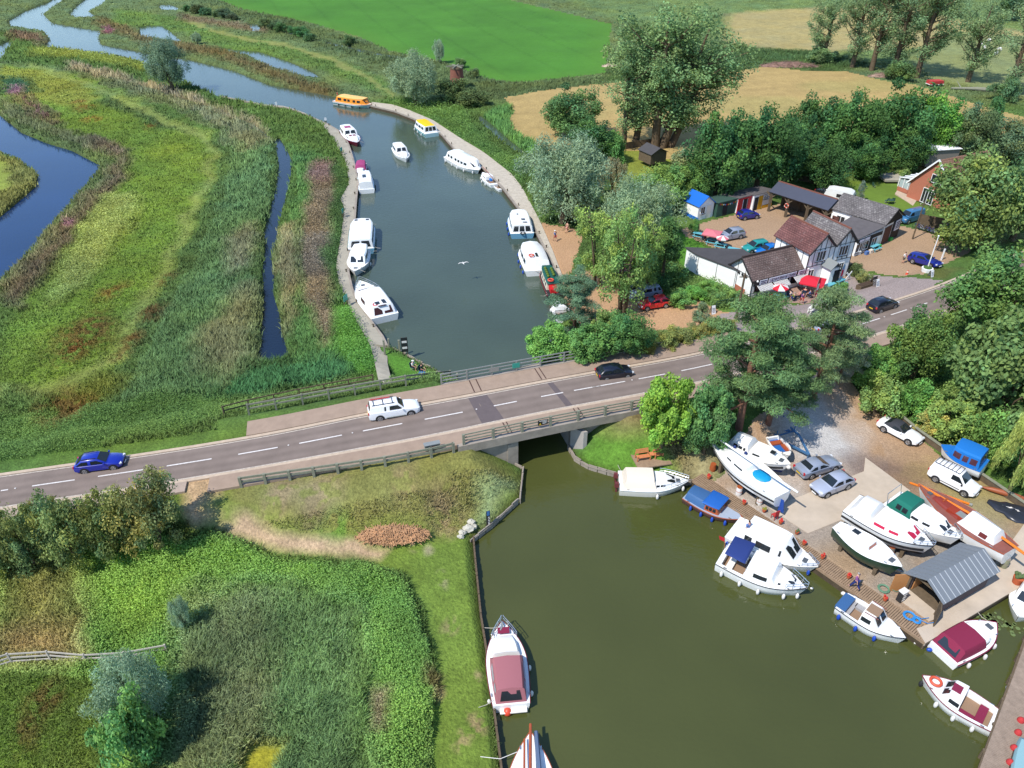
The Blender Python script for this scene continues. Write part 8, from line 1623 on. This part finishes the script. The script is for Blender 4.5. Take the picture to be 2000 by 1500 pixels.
def board_sign(p, a, lab, m, w=.6, h=1.05, txt=None):
 o = thing('pavement_sign', lab, 'sign', p, a)
 for s in (1, -1):
  q = MB().box((0, s * .16, h / 2), (w, .03, h), rx=s * .28).build('panel', m, o); b = MB()
  for k in range(4): b.box((0, s * (.02) , .22 - .16 * k + 0), (w * (.7 - .12 * (k % 2)), .03, .04))
  f = b.build('lines', M_WHITEF if m is M_BLACKW else mat('sign_ink', 0), q); f.matrix_local = Matrix.Translation((0, s * .16 - s * -.005, h / 2)) @ Matrix.Rotation(s * .28, 4, 'X')
  MB().bar((-w / 2, s * .3, 0), (-w / 2, s * .02, h), .04).build('leg', M_WEATH, o); MB().bar((w / 2, s * .3, 0), (w / 2, s * .02, h), .04).build('leg', M_WEATH, o)
M_BOARDW = mat('sign_board_white', (.78, .78, .77), .6)
board_sign(ag(1704, 558), .5, 'black chalkboard pavement sign by the low timber planter', M_BLACKW, .9, 1.3); board_sign(ag(1710, 561), .5, 'white pavement sign beside the black chalkboard', M_BOARDW, .65, 1.1); board_sign(ag(1391, 612), .4, 'white pavement sign at the car park entrance by the green railing', M_BOARDW, .6, 1.1); board_sign(ag(1502, 588), .4, 'red and white pavement sign on the terrace', PR, .6, 1.0); board_sign(ag(1817, 540), .4, 'small white pavement sign near the flagpole', M_BOARDW, .55, .9)
def feather(p, lab, m, m2, h=3.4):
 o = thing('feather_flag', lab, 'flag', p, .6); MB().tube([(0, 0, 0), (0, 0, h * .75), (.12, 0, h * .93), (.4, 0, h)], .025, 6).build('pole', M_STEEL, o); P = [(0, 0, .8), (0, 0, h * .75), (.12, 0, h * .93), (.4, 0, h), (.62, 0, h * .9), (.66, 0, h * .7), (.5, 0, .9)]; s = MB().slab([Vector(p_) for p_ in P], .015).build('sail', m, o); MB().slab([Vector((.12, -.02, h * .45)), Vector((.12, -.02, h * .72)), Vector((.5, -.02, h * .72)), Vector((.46, -.02, h * .45))], .01).build('emblem', m2, s); MB().cyl((0, 0, .04), .25, .08, 10).build('base', M_BLACKR, o)
feather(ag(1588, 588), 'red feather flag beside the terrace', PR, TW); feather(ag(1635, 560), 'pale blue and red feather flag in front of the house', colmat('flag_blue', 150, 186, 220, .8), PR)
def bench_set():
 p = ag(1266, 896); o = thing('bench', 'orange brown double garden seat with middle table on the small lawn', 'bench', p, .22); m = colmat('orange_wood', 226, 142, 92, .7, noise=.15, nscale=5)
 for x, w in ((-.55, 1.25), (.95, .75)):
  for k in range(4): MB().box((x, -.12 + .12 * k - .1, .45), (w, .1, .04)).build('seat_slat', m, o)
  for k in range(3): MB().box((x, .34 + .04 * k, .62 + .16 * k), (w, .03, .12), rx=-.2).build('back_slat', m, o)
  for s in (1, -1):
   for y in (-.25, .35): MB().box((x + s * w / 2, y, .33), (.08, .08, .66)).build('leg', m, o)
 MB().box((.3, 0, .55), (.4, .5, .04)).build('table', m, o)
 q = MB().box((.2, -.1, -.06), (2.9, 1.9, .1)); d = q.build('deck_boards', M_DECK, None, loc=(p.x, p.y, p.z + .06), rz=.22); d['kind'] = 'structure'
bench_set()
# ================================================================ poles and posts
def upole(px, py, top, lab, r=.14, arm=True, m=None, name='utility_pole', cat='pole'):
 p = ag(px, py); h = z_top(p.y, top) - p.z; o = thing(name, lab, cat, p); MB().tube([(0, 0, -.4), (0, 0, h)], [r, r * .7], 8).build('pole', m or M_WEATH, o)
 if arm: MB().bar((-.5, 0, h - .4), (.5, 0, h - .4), .09).build('crossarm', M_WEATH, o); [MB().cyl((x, 0, h - .3), .04, .14, 6).build('insulator', M_WHITEF, o) for x in (-.4, .4)]
 return o, h
upole(1437, 628, 534, 'brown timber utility pole standing between the lane and the car park hedge', .15); upole(1910, 487, 414, 'tall timber utility pole under the oak at the right', .14); upole(1782, 467, 394, 'slim grey pole in front of the bicycles', .1, True)
o, h = upole(1809, 531, 461, 'white flagpole rising from a planter by the blue estate car', .07, False, M_GEL, 'flagpole', 'flagpole'); MB().ball((0, 0, h), .1, 8, 6).build('finial', M_GEL, o); MB().cyl((0, 0, .2), .55, .5, 12, r2=.65).build('planter', M_WHITEW, o); MB().ball((0, 0, .5), (.5, .5, .2), 9, 5).build('planting', colmat('planter_green', 80, 110, 50, .9), o)
o = thing('white_post', 'short white post at the edge of the gravel court behind the blue estate', 'post', ag(1838, 508)); MB().box((0, 0, .7), (.14, .14, 1.5)).build('shaft', M_GEL, o); MB().box((0, 0, 1.47), (.18, .18, .06)).build('cap', M_GEL, o)
def moorings(A, B, n, grp, lab, skip=(), off=.35):
 o_ = ('first', 'second', 'third', 'fourth', 'fifth', 'sixth', 'seventh', 'eighth', 'ninth', 'tenth', 'eleventh', 'twelfth', 'thirteenth', 'fourteenth', 'fifteenth', 'sixteenth', 'seventeenth', 'eighteenth')
 for i in range(n):
  t = (i + .5) / n; k = int(t * (len(A) - 1)); d = (B[k] - A[k]).normalized(); p = A[k] + d * off; o = thing('mooring_post', f'{o_[i]} {lab}', 'mooring post', p, random.uniform(0, 3), grp); MB().box((0, 0, .2), (.13, .13, .5)).build('post', M_WEATH, o); MB().bar((-.2, 0, .36), (.2, 0, .36), .06).build('crossbar', M_WEATH, o)
moorings(QL, QLi, 18, 'mooring posts along the towpath', 'dark mooring post from the far end along the towpath edge'); moorings(QR, QRi, 17, 'mooring posts along the gravel quay', 'dark mooring post from the far end along the gravel quay')
def plain_sign(px, py, w, h, z0, m, lab, ang=0, m2=None, legs=2, cat='sign', zz=None, bars_=0, name='notice_sign', dz=0):
 p = ag(px, py); p.z += dz; o = thing(name, lab, cat, p, ang); b = MB().box((0, 0, z0 + h / 2), (w, .05, h)).build('panel', m, o)
 for x in ((-w * .35, w * .35) if legs == 2 else (0,)): MB().box((x, .06, (z0 + h) / 2 - .2), (.09, .09, z0 + h + .4)).build('post', M_WEATH, o)
 for k in range(bars_): MB().box((0, -.035, z0 + h * (k + .7) / (bars_ + .4)), (w * .75, .02, h * .28 / bars_)).build('line', m2 or M_WHITEF, o)
 return o
SGN = colmat('teal_sign', 60, 170, 150, .5); SBL = colmat('dark_board', 40, 44, 48, .6)
plain_sign(677, 598, .9, .8, .8, SGN, 'pair of teal notice boards on the towpath beside the largest cruiser', 1.2); plain_sign(671, 425, .7, .7, .8, SGN, 'teal notice board where the towpath widens', 1.4); plain_sign(668, 303, .7, .7, .8, SGN, 'teal notice board beside the maroon cruiser', 1.3); plain_sign(637, 243, .5, .6, .9, M_BOARDW, 'pale notice at the bend of the towpath', .4); plain_sign(541, 213, .5, .7, .9, M_BOARDW, 'small white notice on the upstream bank', .4)
plain_sign(792, 695, .75, 1.9, .6, SBL, 'tall dark navigation board on the corner of the small riverside lawn', .2, M_WHITEF, 2, bars_=2)
for i, (a, b, hh, lab) in enumerate(((752, 693, 1.7, 'tall grey post at the end of the towpath'), (760, 680, 1.1, 'short grey post beside the tall one at the end of the towpath'), (781, 689, 1.5, 'pale post left of the dark navigation board'), (893, 738, 1.2, 'pale post in the water just behind the bridge railing'))): o = thing('timber_post', lab, 'post', ag(a, b)); MB().box((0, 0, hh / 2 - .3), (.16, .16, hh + .6)).build('shaft', M_TIMB, o); MB().box((0, 0, hh + .02), (.19, .19, .05)).build('cap', M_TIMB, o)
def gauge():
 p = at(954, 1032, .1); o = thing('depth_gauge', 'black and white height gauge board at the corner of the cut', 'sign', p, .3); MB().box((0, 0, .9), (.34, .06, 2.3)).build('board', M_BLACKW, o)
 for k in range(7): MB().box((.06, -.035, .2 + .19 * k), (.16, .02, .07)).build('mark', M_WHITEF, o)
 MB().box((0, -.035, 1.8), (.24, .02, .5)).build('label', colmat('gauge_blue', 80, 130, 190, .5), o); MB().box((0, .08, .5), (.12, .1, 2.4)).build('post', M_WEATH, o)
gauge()
def bridge_signs():
 i = min(range(len(nb)), key=lambda k: abs(unproj(nb[k])[0] - 1061)); p = nb[i]; o = thing('warning_sign', 'black warning sign with yellow triangle on the near bridge railing', 'sign', p - RPER * .08, math.atan2(RDIR.y, RDIR.x)); MB().box((0, 0, .72), (.95, .04, .6)).build('panel', M_BLACKW, o); MB().slab([(-.38, -.04, .52), (-.14, -.04, .52), (-.26, -.04, .74)], .01).build('triangle', M_PLY, o)
 for k, (x, w) in enumerate(((.02, .76), (.16, .4), (.16, .4))): MB().box((x, -.03, .93 - .15 * k), (w, .01, .06)).build('line', M_WHITEF, o)
 for x, m, lab, w in ((1005, SGN, 'teal sign on the far bridge railing', .8), (965, M_STEEL, 'grey metal plate on the far bridge railing', 1.)): j = min(range(len(fl1)), key=lambda k: abs(unproj(fl1[k])[0] - x)); p = fl1[j]; o = thing('railing_sign', lab, 'sign', p + RPER * .02 - RPER * .1, math.atan2(RDIR.y, RDIR.x)); MB().box((0, 0, .72), (w, .03, .55)).build('panel', m, o); MB().box((0, .04, .72), (.06, .05, .6)).build('bracket', M_STEEL, o)
 p = ag(845, 886); o = thing('metal_cabinet', 'grey metal cabinet fixed to the timber rail fence left of the bridge', 'cabinet', p, math.atan2(RDIR.y, RDIR.x)); MB().box((0, 0, .75), (1.2, .35, .5)).build('body', M_STEEL, o); MB().box((0, -.19, .7), (.5, .02, .3)).build('plate', colmat('rust_plate', 110, 60, 44, .7), o); MB().box((0, 0, 1.03), (1.3, .45, .05)).build('lid', M_STEEL, o)
bridge_signs()
# ================================================================ boatyard clutter
def barrel(px, py, lab, m, m2, h=.9, r=.3): p = at(px, py, .72); o = thing('barrel', lab, 'barrel', p); MB().tube([(0, 0, 0), (0, 0, h * .3), (0, 0, h * .7), (0, 0, h)], [r * .92, r, r, r * .92], 14).build('drum', m, o, 40); MB().tube([(r * math.cos(a), r * math.sin(a), h * .5) for a in [i * math.pi / 8 for i in range(16)]], .025, 5, closed=True).build('hoop', m2, o); MB().cyl((0, 0, h + .02), r * .9, .04, 14).build('lid', m2, o)
RU = colmat('rust_orange', 176, 88, 40, .85); MG = colmat('steel_drum', 150, 140, 128, .7)
barrel(1391, 920, 'rusty orange drum beside the bow of the long yacht', RU, RU); barrel(1442, 965, 'white drum with rusty lid under the long yacht', M_WHITEF, RU); barrel(1482, 984, 'white and rust drum near the stern of the long yacht', M_WHITEF, RU); barrel(1737, 1082, 'grey drum propping the cruiser with red window covers', MG, RU); barrel(1959, 1107, 'pale green drum under the stern of the wooden yacht', colmat('pale_green_drum', 150, 150, 120, .7), MG, 1.); barrel(1669, 1024, 'pale drum under the stern of the red windowed cruiser', M_WHITEF, RU)
def pot(px, py, lab, flowers, r=.22, grp=None, zz=.8): p = at(px, py, zz); o = thing('plant_pot', lab, 'plant pot', p, 0, grp); MB().tube([(0, 0, 0), (0, 0, r * 1.5)], [r * .75, r], 12).build('pot', colmat('terracotta', 206, 104, 64, .8), o, 40); b = MB(); [b.ball((random.uniform(-r, r) * .7, random.uniform(-r, r) * .7, r * 1.5 + random.uniform(0, r)), r * .45, 6, 4) for _ in range(7)]; b.build('plant', flowers, o)
FR = colmat('red_flowers', 214, 60, 50, .8); FG = colmat('pot_green', 96, 116, 70, .9); FY = colmat('yellow_green_flowers', 150, 150, 60, .9)
for a, b, m, lab in ((1384, 934, FR, 'pot of red flowers at the head of the decking'), (1453, 984, FR, 'pot of red flowers on the decking below the long yacht'), (1492, 999, FY, 'long yellow green planter pot at the corner of the concrete slab'), (1524, 1022, FR, 'pot of red flowers in front of the concrete slab'), (1556, 1042, FG, 'pot beside the timber stakes by the cruiser bow'), (1570, 1063, FR, 'pot of red flowers where the decking passes the outer cruisers'), (1606, 1090, FR, 'pot of red flowers halfway along the decking'), (1657, 1128, FR, 'pot of red flowers behind the walking person'), (1728, 1172, FR, 'pot of red flowers near the day launch')): pot(a, b, lab, m)
pot(1985, 1138, 'large terracotta pot with cactus like plant on the quay', FG, .5, None, .75)
def coil(px, py, r, m, lab): p = at(px, py, .82); o = thing('hose_coil', lab, 'hose', p); MB().tube([((r - .02 * (i / 12)) * math.cos(i * .5236), (r - .02 * (i / 12)) * math.sin(i * .5236), .03 + .012 * (i % 24) / 12) for i in range(96)], .035, 5).build('hose', m, o); MB().tube([(r, 0, .04), (r + .4, -.3, .03), (r + 1., -.2, .03)], .03, 5).build('tail', m, o)
coil(1776, 1203, .5, colmat('hose_blue', 60, 150, 220, .5), 'larger blue hose coil on the decking near the shed'); coil(1790, 1212, .35, colmat('hose_blue', 0, 0, 0), 'smaller blue hose coil beside the larger one'); coil(1726, 1150, .5, colmat('hose_green', 110, 150, 120, .6), 'pale green hose coil on the gravel by the shed door')
o = thing('storage_rack', 'dark crate rack with white top standing beside the shed door', 'rack', at(1758, 1172, .74), .5); MB().box((0, 0, .55), (.6, .45, 1.1)).build('crate', M_BLACKW, o); MB().box((0, 0, 1.15), (.7, .5, .12)).build('top', M_WHITEF, o); [MB().box((0, -.235, .25 + .32 * k), (.4, .02, .16)).build('drawer', M_WHITEF, o) for k in range(3)]
o = thing('red_chair', 'small red plastic chair at the edge of the concrete slab', 'chair', at(1512, 1012, .76), 2.); MB().box((0, 0, .42), (.45, .45, .05)).build('seat', TRD, o); MB().box((-.22, 0, .75), (.05, .45, .6)).build('backrest', TRD, o); [MB().box((x, y, .2), (.05, .05, .42)).build('leg', TRD, o) for x in (.2, -.2) for y in (.2, -.2)]
def tarp(px, py, lab, m, s, ang=0, h=.6):
 p = at(px, py, .72); o = thing('tarpaulin_heap', lab, 'tarpaulin', p, ang); b = MB(); n, k = 18, 7; V = []
 for j in range(k + 1):
  for i in range(n): a = 2 * math.pi * i / n; q = j / k; rr = s * math.sin(math.pi / 2 * q) * (1 + .18 * math.sin(3 * a + px) + .1 * math.sin(7 * a)); V.append((rr * math.cos(a) * 1.2, rr * math.sin(a) * .8, h * (1 - q ** 2) * (1 + .25 * math.sin(5 * a + j)) + .02))
 b.add(V, [(j * n + i, j * n + (i + 1) % n, (j + 1) * n + (i + 1) % n, (j + 1) * n + i) for j in range(k) for i in range(n)]); b.build('sheet', m, o, 50); MB().tube([(-s * .9, .1, .2), (0, 0, h + .06), (s * .9, -.1, .2)], .02, 5).build('rope', M_WHITEF, o)
tarp(1554, 806, 'pale grey blue tarpaulin heap at the edge of the yard drive', colmat('grey_tarp', 150, 176, 204, .5), .8); tarp(1569, 798, 'deep blue tarpaulin heap beside the pale one', colmat('deep_blue_tarp', 30, 56, 170, .4), .7); tarp(1978, 1000, 'crumpled black plastic sheet by the retaining wall at the right', colmat('black_plastic', 50, 54, 64, .3), 1.5, -.6, .35); tarp(1868, 965 - 70, 'red and grey bundle beside the trailer of the blue boat', TRD, .45)
o = thing('orange_kayak', 'orange brown upturned hull leaning against the retaining wall at the right edge', 'canoe', at(1962, 968, .75), -.5); MB().tube([(-1.7, 0, .2), (-1., 0, .24), (0, 0, .26), (1., 0, .24), (1.7, 0, .2)], [.03, .2, .25, .2, .03], 10).build('hull', colmat('orange_hull', 168, 92, 56, .5), o, 60); MB().tube([(-1.6, 0, .26), (0, 0, .52), (1.6, 0, .26)], .03, 5).build('keel_strip', M_BROWN, o)
o = thing('orange_spar', 'long orange spar lying on the gravel beside the white van', 'spar', at(1835, 964, .78), -.62); MB().tube([(-2.2, 0, 0), (2.2, 0, .05)], .09, 8).build('spar', mat('orange_spar', 0), o); MB().cyl((2.2, 0, .05), .11, .2, 8, 'X').build('ferrule', M_STEEL, o)
# ================================================================ bits around the shop
def bicycle(p, a, m, lab, grp):
 o = thing('bicycle', lab, 'bicycle', p, a, grp)
 for x in (-.52, .52): w = MB().tube([(x + .33 * math.cos(t), 0, .34 + .33 * math.sin(t)) for t in [i * math.pi / 9 for i in range(18)]], .025, 5, closed=True).build('wheel', M_TYRE, o); MB().cyl((x, 0, .34), .05, .1, 8, 'Y').build('hub', M_STEEL, w)
 b = MB(); [b.bar(u, v, .04) for u, v in (((-.52, 0, .34), (-.1, 0, .34)), ((-.1, 0, .34), (-.2, 0, .85)), ((-.2, 0, .8), (.38, 0, .82)), ((.38, 0, .88), (.52, 0, .34)), ((-.1, 0, .34), (.38, 0, .72)), ((-.52, 0, .34), (-.2, 0, .75)))]; b.build('frame', m, o); MB().box((-.22, 0, .92), (.26, .14, .06)).build('saddle', M_BLACKR, o); MB().tube([(.36, -.28, 1.02), (.4, 0, .96), (.36, .28, 1.02)], .02, 5).build('handlebar', M_STEEL, o)
ords = ('first', 'second', 'third', 'fourth', 'fifth', 'sixth', 'seventh', 'eighth', 'ninth', 'tenth')
for i in range(9): bicycle(ag(1790 + 6.8 * i, 447 + 2.2 * i) , 2.2 + random.uniform(-.15, .15), [P_NAVY, P_SILV, mat('dark_frame', (.03, .03, .04), .4), P_BLUE][i % 4], f'{ords[i]} bicycle from the left in the row against the brown board fence', 'hire bicycles in a row')
bicycle(at(1864, 893, .72), -.4, M_BLACKW, 'bicycle leaning by the trailer of the blue canopied boat', None)
o = thing('solar_lamp', 'blue post with tilted solar panel beside the bicycles', 'lamp post', ag(1843, 462)); MB().tube([(0, 0, 0), (0, 0, 2.6)], .07, 8).build('post', P_NAVY, o); MB().box((0, 0, 2.75), (.8, .55, .05), ry=.4).build('panel', M_NAVY, o)
def xsign():
 p = ag(1655, 548); o = thing('crossed_sign', 'white crossed board sign standing in front of the house', 'sign', p, .55)
 for s in (1, -1): MB().bar((-.5, 0, .25), (.5, 0, 1.25), .05, .2).build('board', M_BOARDW, o) if s > 0 else MB().bar((.5, .03, .25), (-.5, .03, 1.25), .05, .2).build('board', M_BOARDW, o)
 MB().box((0, .08, .5), (.07, .07, 1.)).build('post', M_BOARDW, o)
xsign()
o = thing('timber_planter', 'low timber planter box beside the black chalkboard', 'planter', ag(1688, 562), .5); MB().box((0, 0, .25), (2.2, .7, .5)).build('box', M_WEATH, o); MB().box((0, 0, .52), (2.0, .55, .04)).build('soil', colmat('soil', 80, 62, 48, .95), o)
o = thing('traffic_cone', 'small orange cone at the edge of the gravel court', 'cone', ag(1771, 536)); MB().cyl((0, 0, .02), .2, .04, 8).build('base', M_REDF, o); MB().cyl((0, 0, .3), .14, .55, 10, r2=.03).build('cone', M_REDF, o); MB().cyl((0, 0, .34), .105, .12, 10, r2=.08).build('band', M_WHITEF, o)
def cow():
 p = ag(1586, 612); o = thing('cow_figure', 'black and white model cow at the edge of the forecourt', 'statue', p, .5); V = []; E = []
 def add(x, y, z, r, q=None):
  V.append((x, y, z, r)); i = len(V) - 1
  if q is not None: E.append((q, i))
  return i
 a = add(0, 0, .95, (.3, .34)); b = add(.5, 0, .95, (.3, .36), a); c = add(-.55, 0, 1., (.26, .28), a); n = add(.85, 0, 1.2, (.17, .2), b); h = add(1.15, 0, 1.3, (.14, .16), n); mz = add(1.42, 0, 1.12, .1, h)
 for s in (1, -1): add(1.12, s * .26, 1.38, .05, h); f = add(.5, s * .2, .6, .1, b); k = add(.52, s * .2, .35, .065, f); add(.5, s * .2, .04, .06, k); q = add(-.58, s * .2, .7, .15, c); w = add(-.5, s * .2, .45, .09, q); v = add(-.66, s * .2, .36, .07, w); add(-.62, s * .2, .04, .06, v)
 t = add(-.82, 0, 1.05, .05, c); add(-.92, 0, .6, .03, t); link('body', skin_mesh('cow_body', V, E, M_WHITEF), o); b = MB(); b.ball((.25, .3, 1.1), (.25, .1, .2), 10, 6); b.ball((.25, -.33, 1.1), (.25, .06, .2), 10, 6); b.ball((-.4, -.25, 1.1), (.2, .08, .2), 10, 6); b.ball((1.25, 0, 1.35), (.12, .13, .12), 8, 6); b.ball((0, 0, 1.32), (.3, .18, .06), 8, 6); b.build('patches', M_BLACKW, o, 80)
cow()
def heap(name, px, py, lab, m, rx, ry, h, n, cat, ln=.9, seed=3):
 p = ag(px, py); rg = random.Random(seed); b = MB()
 for _ in range(n):
  a = rg.uniform(0, 6.28); q = rg.random() ** .6; x, y = rx * q * math.cos(a), ry * q * math.sin(a); z = h * (1 - q * q) * rg.uniform(.5, 1); d = Vector((rg.gauss(0, 1), rg.gauss(0, 1), rg.gauss(0, .25))).normalized() * ln * rg.uniform(.4, 1); b.bar(Vector((x, y, z + .05)) - d / 2, Vector((x, y, z + .05)) + d / 2, .035)
 V = [(rx * .95 * q * math.cos(t), ry * .95 * q * math.sin(t), h * .8 * (1 - q * q)) for q in (.01, .3, .6, .85, 1.) for t in [i * .3927 for i in range(16)]]; b.add(V, [(j * 16 + i, j * 16 + (i + 1) % 16, (j + 1) * 16 + (i + 1) % 16, (j + 1) * 16 + i) for j in range(4) for i in range(16)]); o = b.build(name, m); o.location = p; tag(o, lab, cat)
heap('cut_reed_heap', 766, 1046, 'long heap of cut brown reed on the bank below the dry slope', colmat('cut_reed', 196, 152, 112, .95, .85, noise=.4, nscale=2), 2.7, .9, .6, 1100, 'heap')
heap('brushwood_heap', 1540, 130, 'far heap of grey and reddish brushwood at the top of the stubble field', colmat('brushwood', 150, 118, 104, .95, noise=.3, nscale=1), 8.5, 1.8, 1.4, 300, 'heap', 2.)
heap('brushwood_heap', 1200, 130, 'pale heap seen through the tall poplars', colmat('pale_brush', 206, 184, 160, .95, noise=.2, nscale=1), 3.5, 1., .9, 120, 'heap', 1.4); heap('log_pile', 1725, 150, 'pale log pile under the far poplar row', colmat('pale_logs', 170, 140, 124, .95, noise=.3, nscale=1), 4., 1.2, 1., 120, 'heap', 2.)
for i, (a, b, s) in enumerate(((921, 1022, .35), (915, 1034, .45), (925, 1030, .3), (903, 1042, .3), (900, 1050, .28))):
 b_ = MB(); b_.ball((0, 0, .12), (s, s * .75, s * .6), 9, 6); b_.v = [(x + random.uniform(-.05, .05), y + random.uniform(-.05, .05), z + random.uniform(-.05, .05)) for x, y, z in b_.v]; o = b_.build('stone', colmat('pale_stone', 210, 204, 186, .9, noise=.15, nscale=5), None, loc=ag(a, b)); tag(o, 'pale rough stone lying on the grass near the height gauge', 'stone', 'pale stones near the height gauge')
def trunk():
 p = ag(1905, 178); o = thing('fallen_trunk', 'bleached fallen tree trunk in the far field at the right', 'log', p, -.3); MB().tube([(-5, 0, .3), (0, .3, .45), (5, 0, .4)], [.2, .4, .5], 8).build('trunk', M_TIMB, o); MB().tube([(-3, 0, .4), (-4, 1.2, 1.6)], [.15, .05], 6).build('branch', M_TIMB, o); MB().tube([(4.5, 0, .5), (5.2, .3, 1.9)], [.3, .1], 6).build('branch', M_TIMB, o)
 p = ag(1824, 168); o = thing('farm_trailer', 'small red and white farm cart in the field below the far poplars', 'cart', p, .2); MB().box((0, 0, .9), (3.2, 1.8, .7)).build('body', TRD, o); MB().box((0, 0, .5), (3.4, 1.9, .15)).build('chassis', M_WHITEF, o); [MB().cyl((x, y, .4), .4, .25, 12, 'Y').build('wheel', M_TYRE, o) for x in (-.9, .9) for y in (-.9, .9)]
trunk()
def gull(px, py, z, lab, s=1.):
 p = at(px, py, z); o = thing('gull', lab, 'bird', p, 1.9); V = [(0, 0, 0, (.07, .06)), (.14, 0, .01, .05), (.26, 0, .03, .045), (.33, 0, .02, .012), (-.16, 0, 0, .045), (-.34, 0, 0, (.05, .012))]; E = [(0, 1), (1, 2), (2, 3), (0, 4), (4, 5)]
 for sg in (1, -1): n = len(V); V += [(.05, sg * .2, .07, (.09, .02)), (.03, sg * .42, .1, (.07, .015)), (-.08, sg * .66, .04, (.03, .01))]; E += [(0, n), (n, n + 1), (n + 1, n + 2)]
 link('body', skin_mesh('gull_body', V, E, M_WHITEF), o); MB().tube([(.31, 0, .02), (.38, 0, .0)], [.016, .003], 6).build('beak', M_PLY, o); o.scale = (s,) * 3
gull(905, 514, 2.5, 'white gull gliding over the middle of the upper basin')
for i, (a, b) in enumerate(((1915, 88), (1930, 82), (1922, 96), (1952, 99), (1945, 107), (1869, 22))):
 p = ag(a, b); o = thing('sheep', 'small white sheep grazing in the far pasture at the top right', 'sheep', p, random.uniform(0, 6), 'sheep in the far pasture'); V = [(0, 0, .62, (.3, .3)), (.4, 0, .62, (.27, .27)), (-.35, 0, .62, (.27, .27)), (.68, 0, .5, .11), (.82, 0, .34, .07)]; E = [(0, 1), (0, 2), (1, 3), (3, 4)]
 for x, q in ((.4, 1), (-.35, 2)):
  for s in (1, -1): n = len(V); V += [(x, s * .16, .3, .07), (x, s * .16, .03, .05)]; E += [(q, n), (n, n + 1)]
 link('body', skin_mesh('sheep_body', V, E, M_WHITEF), o)
def lily():
 b = MB()
 for _ in range(46):
  t = random.random(); p = at(1905 + 75 * t + random.gauss(0, 9), 1196 + 32 * t + random.gauss(0, 6), .03); b.cyl((p.x, p.y, .03), random.uniform(.06, .17), .012, 9)
 o = b.build('lily_pads', colmat('lily_green', 120, 138, 84, .5)); tag(o, 'scattered lily pads floating beside the maroon canopied boat', 'lily pads', None, 'stuff')
lily()
for i in range(7): p = at([1999, 1993, 1981, 1975, 1969, 1960, 1956][i], [1262, 1280, 1316, 1330, 1343, 1370, 1384][i], .35); o = MB().ball((0, 0, 0), (.13, .13, .26), 8, 6).build('jetty_fender', M_WHITEF, None, 80, loc=p); tag(o, 'pale fender hanging on the left side of the jetty', 'fender', 'pale fenders on the jetty')
for i, (a, b) in enumerate(((1993, 1408), (1988, 1432), (1980, 1462), (1972, 1490))): o = MB().ball((0, 0, 0), (.2, .2, .32), 9, 6).build('red_fender', TRD, None, 80, loc=at(a, b, .8)); tag(o, 'red fender lying on the right side of the jetty', 'fender', 'red fenders on the jetty')
for a, b, r, m, lab in ((1648, 1160, .22, M_WHITEF, 'white round buoy floating by the decking before the day launch'), (1585, 1150, .12, M_WHITEF, 'tiny white float in the water off the outer cruiser bow'), (1800, 1262, .2, M_BLUEF, 'blue float in the water at the shed corner of the quay'), (1815, 1270, .2, M_BLUEF, 'second blue float off the shed corner of the quay'), (1790, 1256, .22, M_WHITEF, 'white float at the shed corner of the quay')): o = MB().ball((0, 0, .06), (r, r * .7, r * .7), 9, 6).build('buoy', m, None, 80, loc=at(a, b, 0)); tag(o, lab, 'buoy')
# shrubs about the shop front
for kd, bx, by, tp, w, col, lab in (('bush1', 1580, 543, 508, 26, (110, 156, 48), 'bright green shrub between shop and house'), ('bush2', 1668, 538, 514, 30, (84, 100, 52), 'dark shrub at the right corner of the house'), ('bush1', 1686, 550, 528, 34, (120, 126, 66), 'olive shrub behind the timber planter'), ('bush2', 1640, 572, 550, 30, (100, 138, 62), 'low shrub on the kerb in front of the feather flag'), ('bush1', 1354, 458, 428, 24, (84, 124, 48), 'bright bush at the end of the garden table row'), ('spire1', 1676, 394, 354, 20, (104, 120, 100), 'small grey conifer on the garden lawn'), ('bush1', 1760, 348, 326, 30, (120, 138, 64), 'spiky pale shrub by the garden patio'), ('bush2', 1478, 603, 576, 26, (84, 128, 48), 'bush at the corner of the shop by the utility pole')): tree(kd, bx, by, tp, w, col, lab)
for a, b, an, lab in ((1690, 368, .3, 'left dark garden lounger on the lawn'), (1706, 366, .3, 'right dark garden lounger on the lawn'), (1744, 396, 1., 'green garden chair near the brick house steps'), (1730, 396, 2.4, 'green garden chair left of the garden table')): folding_chair(ag(a, b), an, lab, GB)
o = thing('garden_table', 'green garden table between the green chairs', 'table', ag(1737, 398)); MB().cyl((0, 0, .72), .6, .05, 14).build('tabletop', GB, o); [MB().box((x, y, .35), (.05, .05, .7)).build('leg', GB, o) for x in (.35, -.35) for y in (.35, -.35)]
for i, (a, b, m, lab) in enumerate(((1676, 497, TW, 'white crate of goods by the lean-to shop'), (1684, 492, TRD, 'red crate of goods by the lean-to shop'), (1692, 497, TB, 'blue crate of goods by the lean-to shop'), (1700, 494, M_CREAM, 'cream crate of goods by the lean-to shop'), (1716, 484, colmat('bright_green_tub', 60, 190, 90, .5), 'bright green tub by the boarded end'), (1738, 470, colmat('bright_green_tub', 0, 0, 0), 'second bright green tub nearer the notice board'))): o = thing('crate', lab, 'crate', ag(a, b), .5); MB().box((0, 0, .25), (.6, .45, .5)).build('box', m, o); MB().box((0, 0, .52), (.64, .49, .04)).build('lid', m, o)
